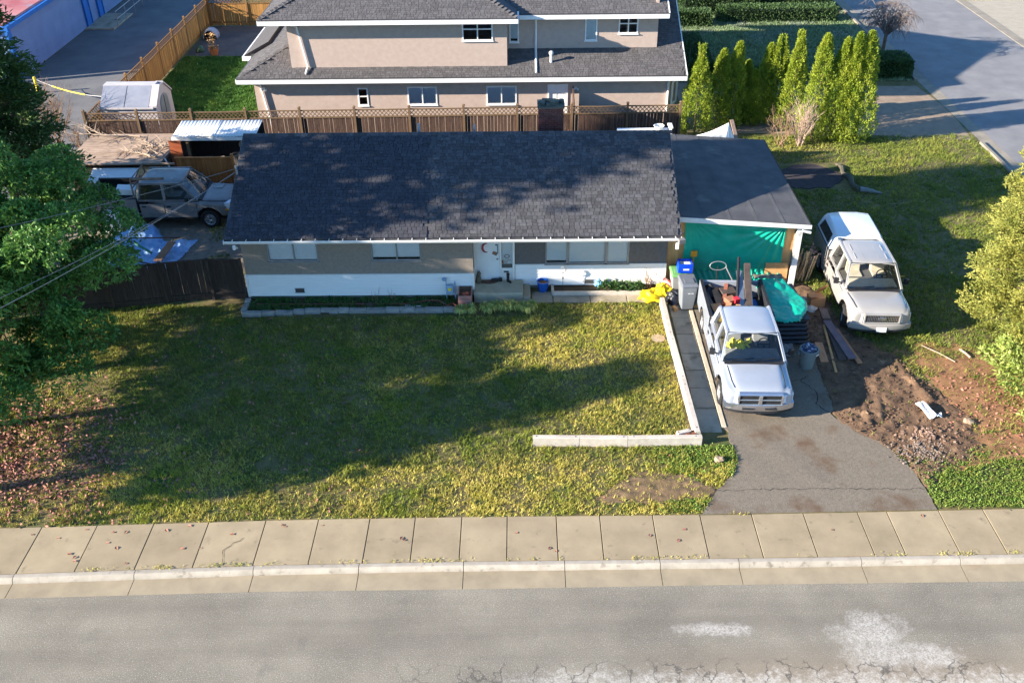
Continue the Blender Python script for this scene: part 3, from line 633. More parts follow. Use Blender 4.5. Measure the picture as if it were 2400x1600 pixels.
# covered bits behind the ridge
t = thing('patio_cover', 'white patio cover edge showing behind the bungalow ridge', 'patio cover', (5,37,0))
b = MB(); b.box(3.95,6.0,36.3,36.75,2.72,2.80); b.box(6.001,6.1,36.3,36.8,2.55,2.82); b.box(3.9,6.1,36.24,36.3,2.66,2.84); b.build('panel', m_white, t)
b = MB(); [b.box(x,x+.09,36.4,36.49,0,2.72) for x in (4.1,5.9)]; b.build('post', m_white, t)
b = MB(); b.lathe([(.12,2.81),(.2,2.95),(.22,2.97),(.2,2.98),(.17,2.9),(.1,2.85)],(5.6,36.55,0),16); tag(b.build('round_basin', m_white, smooth=40), 'round white basin lying on the patio cover', 'basin')
b = MB(); b.box(6.0,6.1,36.4,36.9,2.84,2.9); b.box(5.98,6.14,36.38,36.85,2.905,2.96); tag(b.build('board_offcuts', m_white), 'short white board offcuts stacked at the patio cover edge', 'boards')
# ------------------------------------------------------------------ the two-storey house behind
m_pink = M('pale_stucco', (174,154,140), (184,164,150), sc=5, rough=.95, bump=.2, bsc=60, c3=(162,143,130), c3sc=.8, c3th=.62)
m_trim = M('bright_white', (222,220,214), (232,230,226), sc=3, rough=.5)
m_gutd = M('dark_gutter', (70,68,68), (84,82,82), sc=3, rough=.6)
H2 = thing('two_storey_house', 'pale pinkish stucco two-storey house with grey shingle roofs behind the back fence', 'house', (-2,43.3,0))
lowh = [(-7.45,-6.97,1.42,2.27),(-5.14,-3.77,1.43,2.30),(-1.48,-.08,1.42,2.30),(1.35,2.29,.2,2.36)]
b = MB(); wall_holes(b,-12.2,6.95,0,2.78,43.29,43.42,lowh); b.box(-12.2,-12.07,43.42,56,0,2.78); b.box(-12.2,7.4,55.9,56,0,2.78)
b.extr([(6.95,43.29,0),(6.95,43.29,2.78),(7.42,44.1,2.78),(7.42,44.1,0)],(-.1,.06,0)); b.box(7.32,7.42,44.2,55.9,0,2.78)
b.build('wall', m_pink, H2)
L1, L2 = 43.43, 44.52
uph = [(-2.51,-1.13,4.34,5.2)]; uph2 = [(-.40,.04,3.93,4.92),(3.08,3.64,3.98,5.1),(4.61,5.51,4.28,5.09)]
b = MB(); wall_holes(b,-10.37,-.5,2.9,5.36,L1,L1+.12,uph); b.box(-10.37,-10.25,L1+.12,53,2.9,5.36); b.box(-.62,-.5,L1+.12,L2,2.9,5.36); b.build('upper_wall', m_pink, H2)
b = MB(); wall_holes(b,-.5,6.42,3.1,5.25,L2,L2+.12,uph2); b.box(6.3,6.42,L2+.12,53,3.1,6.3); b.box(-10.37,6.4,52.88,53,2.9,5.3); b.build('upper_wall', m_pink, H2)
window(H2,*lowh[0],43.29,rails=(1.86,),fm=m_trim,fw=.06)
window(H2,*lowh[1],43.29,mull=(-4.45,),fm=m_trim,fw=.06,blind=m_blind)
window(H2,*lowh[2],43.29,mull=(-.78,),fm=m_trim,fw=.06,blind=m_blind)
window(H2,*uph[0],L1,mull=(-1.82,),rails=(4.86,),fm=m_trim,fw=.06)
window(H2,*uph2[0],L2,fm=m_trim,fw=.06,blind=m_blind,blind_z=4.1); window(H2,*uph2[1],L2,fm=m_trim,fw=.06,blind=m_blind)
window(H2,*uph2[2],L2,mull=(5.06,),rails=(4.74,),fm=m_trim,fw=.06)
d2 = MB().box(1.42,2.22,43.31,43.36,.2,2.29).build('side_door', m_trim, H2)
b = MB(); b.box(1.352,1.42,43.25,43.4,.2,2.29); b.box(2.22,2.288,43.25,43.4,.2,2.29); b.box(1.352,2.288,43.25,43.4,2.29,2.358); b.build('door_frame', m_trim, d2)
b = MB()
for z0,z1 in ((.4,1.2),(1.35,2.1)): [b.box(x,x+.3,43.30,43.309,z0,z1) for x in (1.48,1.86)]
b.build('door_panel', m_trim, d2)
b = MB(); q = Vector((7.42-6.95,44.1-43.29,0)).normalized()
for z in (1.3,2.35): b.bar(Vector((6.95,43.29,z))+q*.25+Vector((.06,-.03,0)),Vector((6.95,43.29,z))+q*.8+Vector((.06,-.03,0)),.06,.08)
for t_ in (.25,.8): b.bar(Vector((6.95,43.29,1.3))+q*t_+Vector((.06,-.03,0)),Vector((6.95,43.29,2.35))+q*t_+Vector((.06,-.03,0)),.08,.08)
b.build('bay_window_frame', m_trim, H2)
P2 = .42
def roofpoly(b, polys, th=.16):
    for p in polys:
        n_ = len(p); b.add([*p,*[(x,y_,z-th) for x,y_,z in p]],[tuple(range(n_)),tuple(range(2*n_-1,n_-1,-1))]+[(i,(i+1)%n_,n_+(i+1)%n_,n_+i) for i in range(n_)])
    return b
# lower roof: front slope, left hip, back slope
ex0,ex1,ey,ez = -12.77,7.63,42.79,2.9; rl = 7.2; lz = ez+P2*rl
b = roofpoly(MB(),[[(ex0,ey,ez),(ex1,ey,ez),(ex1,ey+rl,lz),(ex0+rl,ey+rl,lz)],[(ex0,ey+2*rl,ez),(ex0,ey,ez),(ex0+rl,ey+rl,lz)],[(ex1,ey+2*rl,ez),(ex0,ey+2*rl,ez),(ex0+rl,ey+rl,lz),(ex1,ey+rl,lz)]])
lr = b.build('lower_roof', m_shing2, H2)
inL = lambda c: (c.y < L1+.05 or c.x < -10.4 or c.x > -.5) and (c.y < L2+.05 or c.x < -10.4 or c.x > 6.4) and c.x > ex0+(c.y-ey)-.05
shingles(lr,(ex0,ey-.02,ez),(1,0,0),(0,1,P2),ex1-ex0,math.hypot(rl,rl*P2),m_shing2,mask=inL,nind=150,key=lambda c:c.y)
shingles(lr,(ex0-.02,ey+9,ez),(0,-1,0),(1,0,P2),9,2.8,m_shing2,mask=lambda c: c.y-ey > (c.x-ex0)-.02 and c.x < -10.4,nind=0)
b = MB(); b.box(ex0-.06,ex1+.02,ey-.10,ey-.02,ez-.22,ez-.03); b.box(ex0-.10,ex0-.02,ey-.02,ey+9,ez-.22,ez-.03); b.extr([(ex1+.001,ey,ez-.2),(ex1+.001,ey,ez+.01),(ex1+.001,ey+rl,lz+.01),(ex1+.001,ey+rl,lz-.2)],(.05,0,0)); b.build('fascia', m_trim, lr)
b = MB(); b.box(ex0-.05,ex1+.01,ey-.09,ey-.02,ez-.029,ez-.005); b.box(ex0-.09,ex0-.02,ey,ey+9,ez-.029,ez-.005); b.build('gutter', m_gutd, lr)
b = MB(); b.box(ex0+.0,ex1-.02,ey,43.28,ez-.21,ez-.19); b.build('soffit', m_trim, lr)
b = roofpoly(MB(),[[(-13.25,51,ez+.02),(-13.25,46.2,ez+.02),(-12.2,47.0,ez+.43),(-12.2,51,ez+.43)]]); bp_ = b.build('bay_roof', m_shing2, lr)
b = MB(); b.box(-13.33,-13.26,46.1,51,ez-.2,ez); b.box(-13.33,-12.9,46.02,46.1,ez-.2,ez); b.build('bay_fascia', m_trim, bp_)
# upper roofs
def uproof(x0,x1,y0,z0,run,hipl,hipr,nm,nind,seed):
    zr = z0+P2*run; xl = x0+(run if hipl else 0); xr = x1-(run if hipr else 0)
    pol = [[(x0,y0,z0),(x1,y0,z0),(xr,y0+run,zr),(xl,y0+run,zr)],[(x1,y0+2*run,z0),(x0,y0+2*run,z0),(xl,y0+run,zr),(xr,y0+run,zr)]]
    if hipl: pol.append([(x0,y0+2*run,z0),(x0,y0,z0),(xl,y0+run,zr)])
    if hipr: pol.append([(x1,y0,z0),(x1,y0+2*run,z0),(xr,y0+run,zr)])
    r_ = roofpoly(MB(),pol).build(nm, m_shing2, H2)
    mk = lambda c: (not hipl or c.x > x0+(c.y-y0)-.03) and (not hipr or c.x < x1-(c.y-y0)+.03)
    shingles(r_,(x0,y0-.02,z0),(1,0,0),(0,1,P2),x1-x0,math.hypot(run,run*P2)-.02,m_shing2,mask=mk,nind=nind,key=lambda c:c.y)
    if hipl: shingles(r_,(x0-.02,y0+2*run,z0),(0,-1,0),(1,0,P2),2*run,math.hypot(run,run*P2)-.02,m_shing2,mask=lambda c: c.x-x0 < c.y-y0+.03 and c.x-x0 < y0+2*run-c.y,nind=0)
    b = MB(); b.box(x0-.08,x1+(.06 if hipr else .02),y0-.10,y0-.02,z0-.22,z0-.03)
    if hipl: b.box(x0-.10,x0-.02,y0-.02,y0+2*run,z0-.22,z0-.03)
    if hipr: b.box(x1+.02,x1+.10,y0-.02,y0+1.2,z0-.22,z0-.03)
    else: b.extr([(x1+.001,y0,z0-.2),(x1+.001,y0,z0+.01),(x1+.001,y0+run,zr+.01),(x1+.001,y0+run,zr-.2)],(.05,0,0))
    b.build('fascia', m_trim, r_)
    b = MB(); b.box(x0-.06,x1+.05,y0-.09,y0-.02,z0-.029,z0-.004)
    if hipl: b.box(x0-.09,x0-.02,y0,y0+2*run,z0-.029,z0-.004)
    b.build('gutter', m_gutd, r_)
    b = MB()
    for hx,sg,on in ((x0,1,hipl),(x1,-1,hipr)):
        if on:
            k = int(run/.16)
            for i in range(k):
                d = .06+i*.16; c = Vector((hx+sg*d,y0+d,z0+P2*d+.03)); b.obox(c,(.2,.2,.02),rz=R(45)*sg,rx=math.atan(P2*.7))
    if b.v: b.build('hip_cap', m_shing2, r_)
    b = MB(); b.box(x0+.02,x1-.02,y0,y0+.62,z0-.21,z0-.19); b.build('soffit', m_trim, r_)
    return r_
ul = uproof(-11.43,-.05,42.93,5.47,5.6,True,True,'upper_roof',120,1)
ur = uproof(-.5,6.8,44.02,5.34,6.2,False,False,'upper_roof',80,2)
b = MB(); [b.add([(x,44.6,5.2),(x,56,5.2),(x,50.2,7.7)],[(0,1,2)]) for x in (6.36,)]; b.build('gable', m_pink, ur, thick=.1)
b = MB(); [b.obox((x,45.0,6.42),(.35,.3,.14),rx=math.atan(P2)) for x in (-2.6,-1.95)]; b.build('roof_vent', m_gutd, ul)
# downspouts, lamps, plumbing vent
def spout(pts, par):
    return MB().tube(pts, .05, 4).build('downspout', m_trim, par)
spout([(-10.2,43.05,5.25),(-9.9,43.36,5.05),(-9.62,43.36,3.28),(-9.68,42.95,3.05)],H2)
spout([(-12.2,42.95,2.7),(-11.9,43.22,2.5),(-11.6,43.22,.3)],H2)
spout([(.82,44.1,5.15),(.82,44.44,5.0),(.82,44.44,3.62),(.82,42.95,3.02)],H2)
spout([(7.0,42.95,2.7),(6.9,43.22,2.5),(6.9,43.22,.3)],H2)
b = MB(); b.lathe([(.06,3.2),(.06,3.62),(.1,3.64),(.1,3.74),(.05,3.78)],(1.51,43.65,0),10); b.build('roof_pipe', m_trim, lr, smooth=40)
for x,z in ((2.64,2.2),(-11.75,2.3)):
    fl = MB().lathe([(.05,-.06),(.06,0)],(x,43.29,z),10,'Y').build('flood_light', m_trim, H2)
    b = MB(); [b.tube([(x,43.22,z),(x+s*.12,43.12,z-.05)],.035,8,r2=.06) for s in (-1,1)]; b.build('lamp_head', m_trim, fl)

# ------------------------------------------------------------------ fences
m_fb = M('weathered_cedar', (62,44,36), (96,73,60), sc=3, rough=.9, stretch=(6,6,.8), isl=.22, bump=.3, bsc=20)
m_fp = M('fence_post', (98,76,54), (126,102,76), sc=3, rough=.9, stretch=(5,5,.8), isl=.1)
m_yb = M('golden_cedar', (146,102,48), (176,128,68), sc=2, rough=.85, stretch=(5,5,.6), isl=.14)
m_yp = M('golden_post', (112,80,46), (138,102,60), sc=2, rough=.85, stretch=(5,5,.6), isl=.1)
m_db = M('dark_fence_wood', (44,36,32), (68,57,50), sc=3, rough=.92, stretch=(6,6,.8), isl=.2, bump=.3, bsc=20)
def fence(name, label, pts, h, bm_, pm_, lat=.38, bw=.14, zb=.04, post=.1, cap=True, side=1, gap=.008, ptop=.12):
    """pts are the post positions; boards between them, a lattice on top"""
    p0 = Vector((*pts[0],0)); t = thing(name, label, 'fence', p0); bmesh_ = None; pm = None
    top = h-lat
    for i,(x,y_) in enumerate(pts):
        q = MB(); q.box(-post/2,post/2,-post/2,post/2,0,h+ptop)
        if pm is None: 
            o = q.build('post', pm_, t, world=False); pm = o.data; o.location = Vector((x,y_,0))-p0
        else: inst(pm,'post',t,Matrix.Translation(Vector((x,y_,0))-p0))
        if cap:
            c = MB(); c.hexa([(x-.07,y_-.07,h+ptop),(x+.07,y_-.07,h+ptop),(x+.07,y_+.07,h+ptop),(x-.07,y_+.07,h+ptop)],[(x-.03,y_-.03,h+ptop+.05),(x+.03,y_-.03,h+ptop+.05),(x+.03,y_+.03,h+ptop+.05),(x-.03,y_+.03,h+ptop+.05)]); c.build('post_cap', pm_, t)
    for (x0,y0),(x1,y1) in zip(pts,pts[1:]):
        a = Vector((x0,y0,0)); d = Vector((x1-x0,y1-y0,0)); ln = d.length; d.normalize(); nrm = Vector((-d.y,d.x,0))*side; rz = math.atan2(d.y,d.x)
        n_ = max(1,round(ln/(bw+gap))); s0 = 0.; pit_ = ln/n_
        if bmesh_ is None:
            q = MB().box(gap/2,bw,-.01,.01,zb,top); bmesh_ = bpy.data.meshes.new('board'); bmesh_.from_pydata(q.v,[],q.f); bmesh_.materials.append(bm_)
        for k in range(n_):
            c = a+d*(s0+k*pit_)+nrm*(.02+random.uniform(-.006,.006))+Vector((0,0,random.uniform(-.012,.012)))
            inst(bmesh_,'board',t,Matrix.Translation(c-p0) @ Matrix.Rotation(rz,4,'Z') @ Matrix.Rotation(random.uniform(-.008,.008),4,'Y'))
        e0 = a+d*post*.5; e1 = a+d*(ln-post*.5)
        sag = random.uniform(-.01,.02)
        for z,hh in ((top+.03,.06),(h-.02,.05),(.25,.07)) if lat else ((h-.02,.05),(.25,.07)):
            mid = (e0+e1)/2+Vector((0,0,z-sag)); hz = Vector((0,0,hh/2)); q5 = nrm*.025
            MB().loft([[p_-q5-hz,p_+q5-hz,p_+q5+hz,p_-q5+hz] for p_ in (e0+Vector((0,0,z)),mid,e1+Vector((0,0,z)))]).build('rail', pm_, t)
        if lat:
            q = MB(); z0,z1 = top+.065,h-.05; hh = z1-z0; st = .19; w_ = ln-post
            for sg in (1,-1):
                k = -hh
                while k < w_:
                    # a strip from bottom u=k to top u=k+hh (or mirrored)
                    u0,u1,v0,v1 = k,k+hh,0.,hh
                    if u0 < 0: v0 = -u0; u0 = 0
                    if u1 > w_: v1 = hh-(u1-w_); u1 = w_
                    if v1-v0 > .03:
                        if sg > 0: A,B = (u0,v0),(u1,v1)
                        else: A,B = (u0,hh-v0),(u1,hh-v1)
                        o_ = nrm*(.006*sg); q.bar(e0+d*A[0]+Vector((0,0,z0+A[1]))+o_, e0+d*B[0]+Vector((0,0,z0+B[1]))+o_, .01,.032, up=nrm.cross(d))
                    k += st
            tag(q.build('lattice', pm_, t), kind='stuff')
    return t
BFX = [-19.52,-17.15,-14.73,-12.28,-9.85,-7.39,-4.92,-2.47,-.06,2.41,4.92,7.32]
fence('lattice_fence', 'dark weathered board fence with lattice top running behind the bungalow', [(x,41.55+.018*(x+8)) for x in BFX], 1.88, m_fb, m_fp)
fence('cedar_fence', 'golden cedar fence with lattice top between alley and green yard', [(-19.5,y_) for y_ in (41.45,44.3,46.8,49.3,51.9,54.4,56.9,59.3,61.5)], 1.75, m_yb, m_yp, side=-1)
fence('cedar_fence', 'golden cedar fence closing the far end of the green yard', [(-19.4,61.6),(-17,61.6),(-14.5,61.6),(-12,61.6)], 1.75, m_yb, m_yp)
fence('board_fence', 'dark solid board fence joining the bungalow corner to the broadleaf tree', [(-9.45,28.32),(-10.57,28.36),(-12.1,28.1),(-13.8,27.75),(-16.2,27.45),(-18.6,27.2)], 1.6, m_db, m_db, lat=0, bw=.19, gap=.001, cap=False, ptop=.02, side=-1)
b = MB(); b.extr([(2.5,41.85,0),(2.5,41.85,2.0),(2.5,43.2,2.3),(2.5,43.2,0)],(.04,0,0)); tag(b.build('side_gate', m_fb),'board gate panel between back fence and stucco house','gate')

# ------------------------------------------------------------------ garden shed, alley building, left back yard
m_resin = M('grey_resin', (176,168,170), (190,184,184), sc=3, rough=.55)
m_resin2 = M('dark_resin', (120,122,132), (140,142,150), sc=1.2, rough=.3, spec=.6)
t = thing('garden_shed', 'grey plastic garden shed with arched door beside the lattice fence', 'shed', (-18.1,43.8,0))
sx0,sx1,sy0,sy1 = -19.35,-16.75,42.75,45.05; sp = [(sy0,0),(sy0,1.62),((sy0+sy1)/2-.25,2.3),((sy0+sy1)/2+.25,2.3),(sy1,1.62),(sy1,0)]
MB().loft([[(x,p,q) for p,q in sp] for x in (sx0,sx1)]).build('wall', m_resin, t)
for i in range(2):
    xa = sx0+.02+i*(sx1-sx0-.3)/2; xb = xa+(sx1-sx0-.3)/2-.04
    MB().hexa([(xa,sy0-.06,1.63),(xb,sy0-.06,1.63),(xb,sp[2][0],2.315),(xa,sp[2][0],2.315)],[(xa,sy0-.06,1.66),(xb,sy0-.06,1.66),(xb,sp[2][0],2.345),(xa,sp[2][0],2.345)]).build('roof_panel', m_resin2, t)
b = MB(); b.box(sx0,sx1-.2,sp[2][0],sp[3][0],2.31,2.37); b.box(sx0,sx1-.1,sy0-.1,sy0-.03,1.56,1.64); b.hexa([(sx1-.28,sy0-.05,1.62),(sx1+.06,sy0-.05,1.62),(sx1+.06,sp[2][0],2.31),(sx1-.28,sp[2][0],2.31)],[(sx1-.28,sy0-.05,1.7),(sx1+.06,sy0-.05,1.7),(sx1+.06,sp[2][0],2.4),(sx1-.28,sp[2][0],2.4)])
b.hexa([(sx1-.28,sp[3][0],2.31),(sx1+.06,sp[3][0],2.31),(sx1+.06,sy1+.05,1.62),(sx1-.28,sy1+.05,1.62)],[(sx1-.28,sp[3][0],2.4),(sx1+.06,sp[3][0],2.4),(sx1+.06,sy1+.05,1.7),(sx1-.28,sy1+.05,1.7)]); b.build('roof_trim', m_resin, t)
yc = (sy0+sy1)/2; arch = [(yc-.55,.05),(yc-.55,1.45)]+[(yc+.55*math.cos(a),1.45+.42*math.sin(a)) for a in np.linspace(math.pi,0,9)][1:-1]+[(yc+.55,1.45),(yc+.55,.05)]
MB().extr([(sx1+.002,p,q) for p,q in arch],(.03,0,0)).build('door', m_resin2, t)
b = MB().box(sx1+.033,sx1+.05,yc-.01,yc+.01,.1,1.8).box(sx1+.034,sx1+.07,yc-.1,yc-.05,.9,1.05); b.build('door_latch', m_dark, t)

m_bwall = M('painted_block', (100,120,156), (112,132,168), sc=1.2, rough=.8, isl=.03)
m_blue = M('blue_paint', (20,92,164), (30,104,178), sc=2, rough=.55)
A2 = thing('alley_building', 'long pale building with blue doors and blue roof trim along the alley', 'building', (-27.3,60,0))
b = MB(); b.box(-44,-27.29,51.5,90,0,2.75); b.build('wall', MATS['painted_block'], A2)
for i in range(14):
    z = .02+i*.19
    MB().hexa([(-27.288,51.6,z),(-27.262,51.6,z),(-27.262,90,z),(-27.288,90,z)],[(-27.288,51.6,z+.188),(-27.278,51.6,z+.188),(-27.278,90,z+.188),(-27.288,90,z+.188)]).build('wall_plank', m_bwall, A2)
b = MB(); b.box(-44.3,-27.0,51.2,90.2,2.76,2.98); b.build('roof_edge', m_blue, A2)
rr = MB(); rr.hexa([(-44.2,51.3,2.985),(-27.2,51.3,2.985),(-27.2,90,2.985),(-44.2,90,2.985)],[(-44.2,51.3,4.6),(-27.3,51.3,3.05),(-27.3,90,3.05),(-44.2,90,4.6)]); rr.build('roof', M('faded_red_roof',(176,92,92),(206,140,132),sc=.8,rough=.8,c3=(150,150,160),c3sc=.7,c3th=.5), A2)
for ya,yb in ((61.42,62.3),(63.55,64.4)):
    d_ = MB().box(-27.26,-27.2,ya+.08,yb-.08,.05,2.1).build('door', m_blue, A2)
    q = MB(); q.box(-27.26,-27.15,ya,ya+.08,.03,2.18); q.box(-27.26,-27.15,yb-.08,yb,.03,2.18); q.box(-27.26,-27.15,ya,yb,2.1,2.18); q.build('door_frame', m_blue, d_)
    MB().box(-27.2,-27.17,yb-.2,yb-.16,.95,1.1).build('door_handle', m_alu, d_)
b = MB(); b.box(-27.1,-26.95,51.0,51.4,0,2.75); b.build('corner_post', m_blue, A2)
lb = sheet('door_landing', rect(-27.24,-25.4,60.95,64.5), .09, m_path, 0)
t = thing('hand_rail', 'grey steel hand rail beside the alley door landing', 'railing', (-25.35,63,0))
b = MB(); [b.tube([(-25.35,61.6,z),(-25.35,66.5,z)],.025,6) for z in (.95,.5)]; b.build('rail', m_alu, t)
for y_ in (61.6,63.2,64.9,66.5): MB().tube([(-25.35,y_,.01),(-25.35,y_,.97)],.025,6).build('post', m_alu, t)
m_yel = M('safety_yellow', (226,196,30), (236,208,50), sc=4, rough=.6)
b = MB(); b.lathe([(.07,0),(.07,.85),(.05,.9)],(-25.4,49.4,0),10); tag(b.build('bollard', m_yel, smooth=40), 'yellow steel bollard holding the alley chain', 'bollard')
t = thing('chain_barrier', 'sagging chain with yellow sleeve across the alley mouth', 'chain', (-25.4,49.4,0))
cpt = lambda s: Vector((-25.35+5.75*s, 49.4-2.6*s, .75-.9*s*(1-s)*1.6))
MB().tube([cpt(i/14) for i in range(15)],.012,5).build('chain', m_alu, t); MB().tube([cpt(.17+.36*i/8) for i in range(9)],.035,6).build('sleeve', m_yel, t)

# pet house, pots in the green yard
b = MB(); b.grid(lambda u,v: (-18.75+.42*math.cos(math.pi*u), 58.7+.75*v, .02+.6*math.sin(math.pi*u)*(1-.15*(2*v-1)**2)), 14, 6); 
t = thing('pet_house', 'small rounded grey pet house by the golden fence', 'pet house', (-18.75,58.7,0)); b.build('shell', m_resin, t, thick=.03, smooth=50)
MB().extr([(-18.75+.36*math.cos(a),58.75,.02+.5*math.sin(a)) for a in np.linspace(0,math.pi,9)],(0,.02,0)).build('doorway', m_black, t)
def pot(x,y_,r_,h,mat,label,name='plant_pot',z=0):
    t = thing(name,label,'plant pot',(x,y_,z))
    MB().lathe([(r_*.7,0),(r_,h*.92),(r_*1.06,h*.93),(r_*1.06,h),(r_*.9,h),(r_*.85,h*.8)],(x,y_,z),16).build('pot',mat,t,smooth=40)
    MB().lathe([(r_*.9,h*.8),(.01,h*.86)],(x,y_,z),12,cap=False).build('compost',m_soil,t)
    return t
pt = pot(-17.7,55.7,.28,.42,M('terracotta',(158,96,56),(176,112,70),sc=5,rough=.85),'terracotta pot with dry tan shrub at the edge of the green lawn')
m_dry = M('dry_leaf', (160,122,78), (190,152,104), sc=9, rough=.9, isl=.25)
b = MB()
for i in range(90):
    a = random.uniform(0,6.28); r_ = random.uniform(0,.38); z = random.uniform(.4,1.3); b.obox((-17.7+r_*math.cos(a)*.8,55.7+r_*math.sin(a),z),(.1,.06,.008),rz=a,rx=random.uniform(-1,1),ry=random.uniform(-1,1))
b.tube([(-17.7,55.7,.3),(-17.7,55.7,.9)],.025,5); b.build('dry_shrub', m_dry, pt)
b = MB(); b.lathe([(.2,0),(.26,.1),(.16,.34),(.03,.4)],(-18.7,56.3,0),12); tag(b.build('compost_sack', M('sack_green',(70,92,62),(92,112,80),sc=5,rough=.7), smooth=60),'green garden sack on the patio by the fence','sack')

# low flat shed with weathered roof, branches thrown on it
m_wroof = M('weathered_roof_board', (142,118,98), (176,152,130), sc=2, rough=.93, stretch=(.7,5,5), isl=.12, c3=(92,76,66), c3sc=2.5, c3th=.55)
t = thing('low_shed', 'low shed with weathered flat plank roof covered in branches', 'shed', (-17,38.7,0))
MB().box(-18.75,-14.9,37.2,40.3,0,1.24).build('wall', m_db, t)
for i in range(16):
    y0 = 37.05+i*.208; MB().hexa([(-18.9,y0,1.25),(-14.75,y0,1.25),(-14.75,y0+.195,1.25),(-18.9,y0+.195,1.25)],[(-18.9,y0,1.29+random.uniform(0,.015)),(-14.75,y0,1.29),(-14.75,y0+.195,1.29),(-18.9,y0+.195,1.29)]).build('roof_plank', m_wroof, t)
MB().box(-14.78,-14.68,37.0,40.4,1.1,1.4).build('edge_board', m_db, t)
m_bark = M('bare_branch', (150,128,106), (180,160,138), sc=8, rough=.9)
def branch(name, label, base, direc, ln, r_, n=7, spread=.5, seed=1, mat=None, flat=True, cat='branch'):
    rd = random.Random(seed); b = MB()
    def grow(p, d, l, r, lv):
        pts = [Vector(p)]; dd = Vector(d).normalized()
        for i in range(5):
            dd = (dd+Vector((rd.uniform(-.16,.16),rd.uniform(-.16,.16),rd.uniform(-.05,.05) if flat else rd.uniform(-.12,.16)))).normalized(); pts.append(pts[-1]+dd*l/5)
        b.tube(pts,r,5,r2=r*.35,cap=False)
        if lv > 0:
            for k in range(n):
                t_ = rd.uniform(.15,.95); i = int(t_*5); q = pts[i]; a = rd.choice((-1,1))*rd.uniform(.3,1.0)
                nd = Matrix.Rotation(a,3,'Z') @ dd
                if not flat: nd = (nd+Vector((0,0,rd.uniform(-.1,.5)))).normalized()
                else: nd.z += rd.uniform(-.02,.15)
                grow(q, nd, l*rd.uniform(.3,.6), r*.5, lv-1)
    grow(base, direc, ln, r_, 2); o = b.build(name, mat or m_bark); return tag(o,label,cat)
branch('fallen_branch','long bare forked branch lying across the low shed roof',(-15.2,37.6,1.36),(-.8,.5,0),3.0,.05,seed=3,n=9)
branch('fallen_branch','thin bare branch along the near edge of the low shed roof',(-15.0,38.8,1.36),(-1,-.12,0),3.2,.04,seed=8)
branch('fallen_branch','bare brushwood heaped at the far left of the low shed roof',(-16.6,39.9,1.36),(-1,.1,0),2.8,.04,seed=12)
# boards and panels in front of it
b = MB(); b.obox((-16.75,36.6,.98),(1.9,.95,.05),rx=R(14)); tag(b.build('fibreboard_sheet', m_white),'white fibreboard sheet lying tilted in front of the low shed','sheet')
b = MB(); b.obox((-15.25,36.8,1.02),(1.0,.8,.05),rx=R(14)); tag(b.build('plywood_board', m_ply),'tan plywood board lying beside the white fibreboard sheet','board')
b = MB(); b.box(-17.6,-14.9,36.25,37.0,0,.82); tag(b.build('lumber_stack', m_db),'dark lumber stack under the panels by the low shed','lumber')
# open lean-to with white corrugated roof and cedar gate
t = thing('lean_to', 'open lean-to with white ribbed roof between low shed and bungalow', 'lean-to', (-12.8,38.5,0))
for i in range(4):
    x0 = -14.45+i*.86; MB().grid(lambda u,v: (x0+.9*u, 37.9+1.5*v, 2.12+.12*v+.006*math.sin(u*6*2*math.pi)+.015*(i%2)), 36, 2).build('roof_sheet', m_white, t, smooth=60, thick=.012)
b = MB(); b.box(-14.5,-11.05,37.86,37.92,1.96,2.1); b.build('roof_beam', m_white, t)
b = MB(); b.box(-14.35,-11.0,39.5,39.56,0,2.1); b.box(-14.35,-14.3,38.0,39.5,0,2.1); b.build('back_wall', m_db, t)
for x in (-13.95,-11.6): MB().box(x,x+.1,37.95,38.05,0,1.97).build('post', m_fp, t)
m_cedar = M('orange_cedar', (158,88,40), (194,124,66), sc=2.5, rough=.75, stretch=(6,6,.7), isl=.16, c3=(112,58,28), c3sc=7, c3th=.68)
g_ = MB().box(-14.6,-14.1,37.75,37.8,.05,2.0); tag(g_.build('door_slab', M('rust_door',(150,74,40),(164,86,50),sc=2,rough=.7)),'rust brown door slab standing open at the lean-to','door')
t = thing('cedar_gate', 'orange cedar board gate in front of the lean-to', 'gate', (-13,37,0))
for i in range(16): MB().box(-14.15+i*.141,-14.15+i*.141+.137,36.98+random.uniform(0,.006),37.005,.1,1.55-.0*i).build('board', m_cedar, t)
b = MB(); b.box(-14.2,-11.86,36.95,37.04,1.555,1.6); b.build('top_rail', m_cedar, t)
b = MB(); b.box(-11.86,-11.76,36.9,37.0,0,1.75); b.build('post', m_cedar, t)
b = MB(); b.obox((-14.35,36.85,1.0),(.05,.04,1.3),ry=R(-18)); b.build('white_edge', m_white, t)
tag(MB().bar((-11.7,37,1.55),(-11.0,37.6,2.0),.04,.1).build('brace_board', m_fp),'upper diagonal brace board right of the cedar gate','board'); tag(MB().bar((-11.7,37,.6),(-10.6,37.9,1.9),.04,.1).build('brace_board', m_fp),'lower diagonal brace board right of the cedar gate','board')
m_tan = M('tan_cloth',(168,150,128),(190,172,150),sc=5,rough=.9)
b = MB(); b.obox((-12.75,38.3,.75),(.5,.35,.3),rz=.3); b.obox((-12.7,38.3,.95),(.35,.3,.12),rz=.6); tag(b.build('storage_crate', m_tan),'tan crate inside the open lean-to','crate')
b = MB(); b.obox((-13.4,38.4,.5),(.5,.5,.9),rz=.2); b.obox((-12.1,38.5,.6),(.4,.5,1.0),rz=-.3); tag(b.build('dark_cabinet', m_dark),'dark clutter cabinets inside the open lean-to','cabinet')
b = MB(); b.lathe([(.17,-.03),(.2,0),(.17,.03),(.1,.02),(.1,-.02)],(-11.75,38.6,1.45),14,'Y',cap=False); tag(b.build('hose_coil', m_tan),'pale coil hanging at the right end of the lean-to','coil')
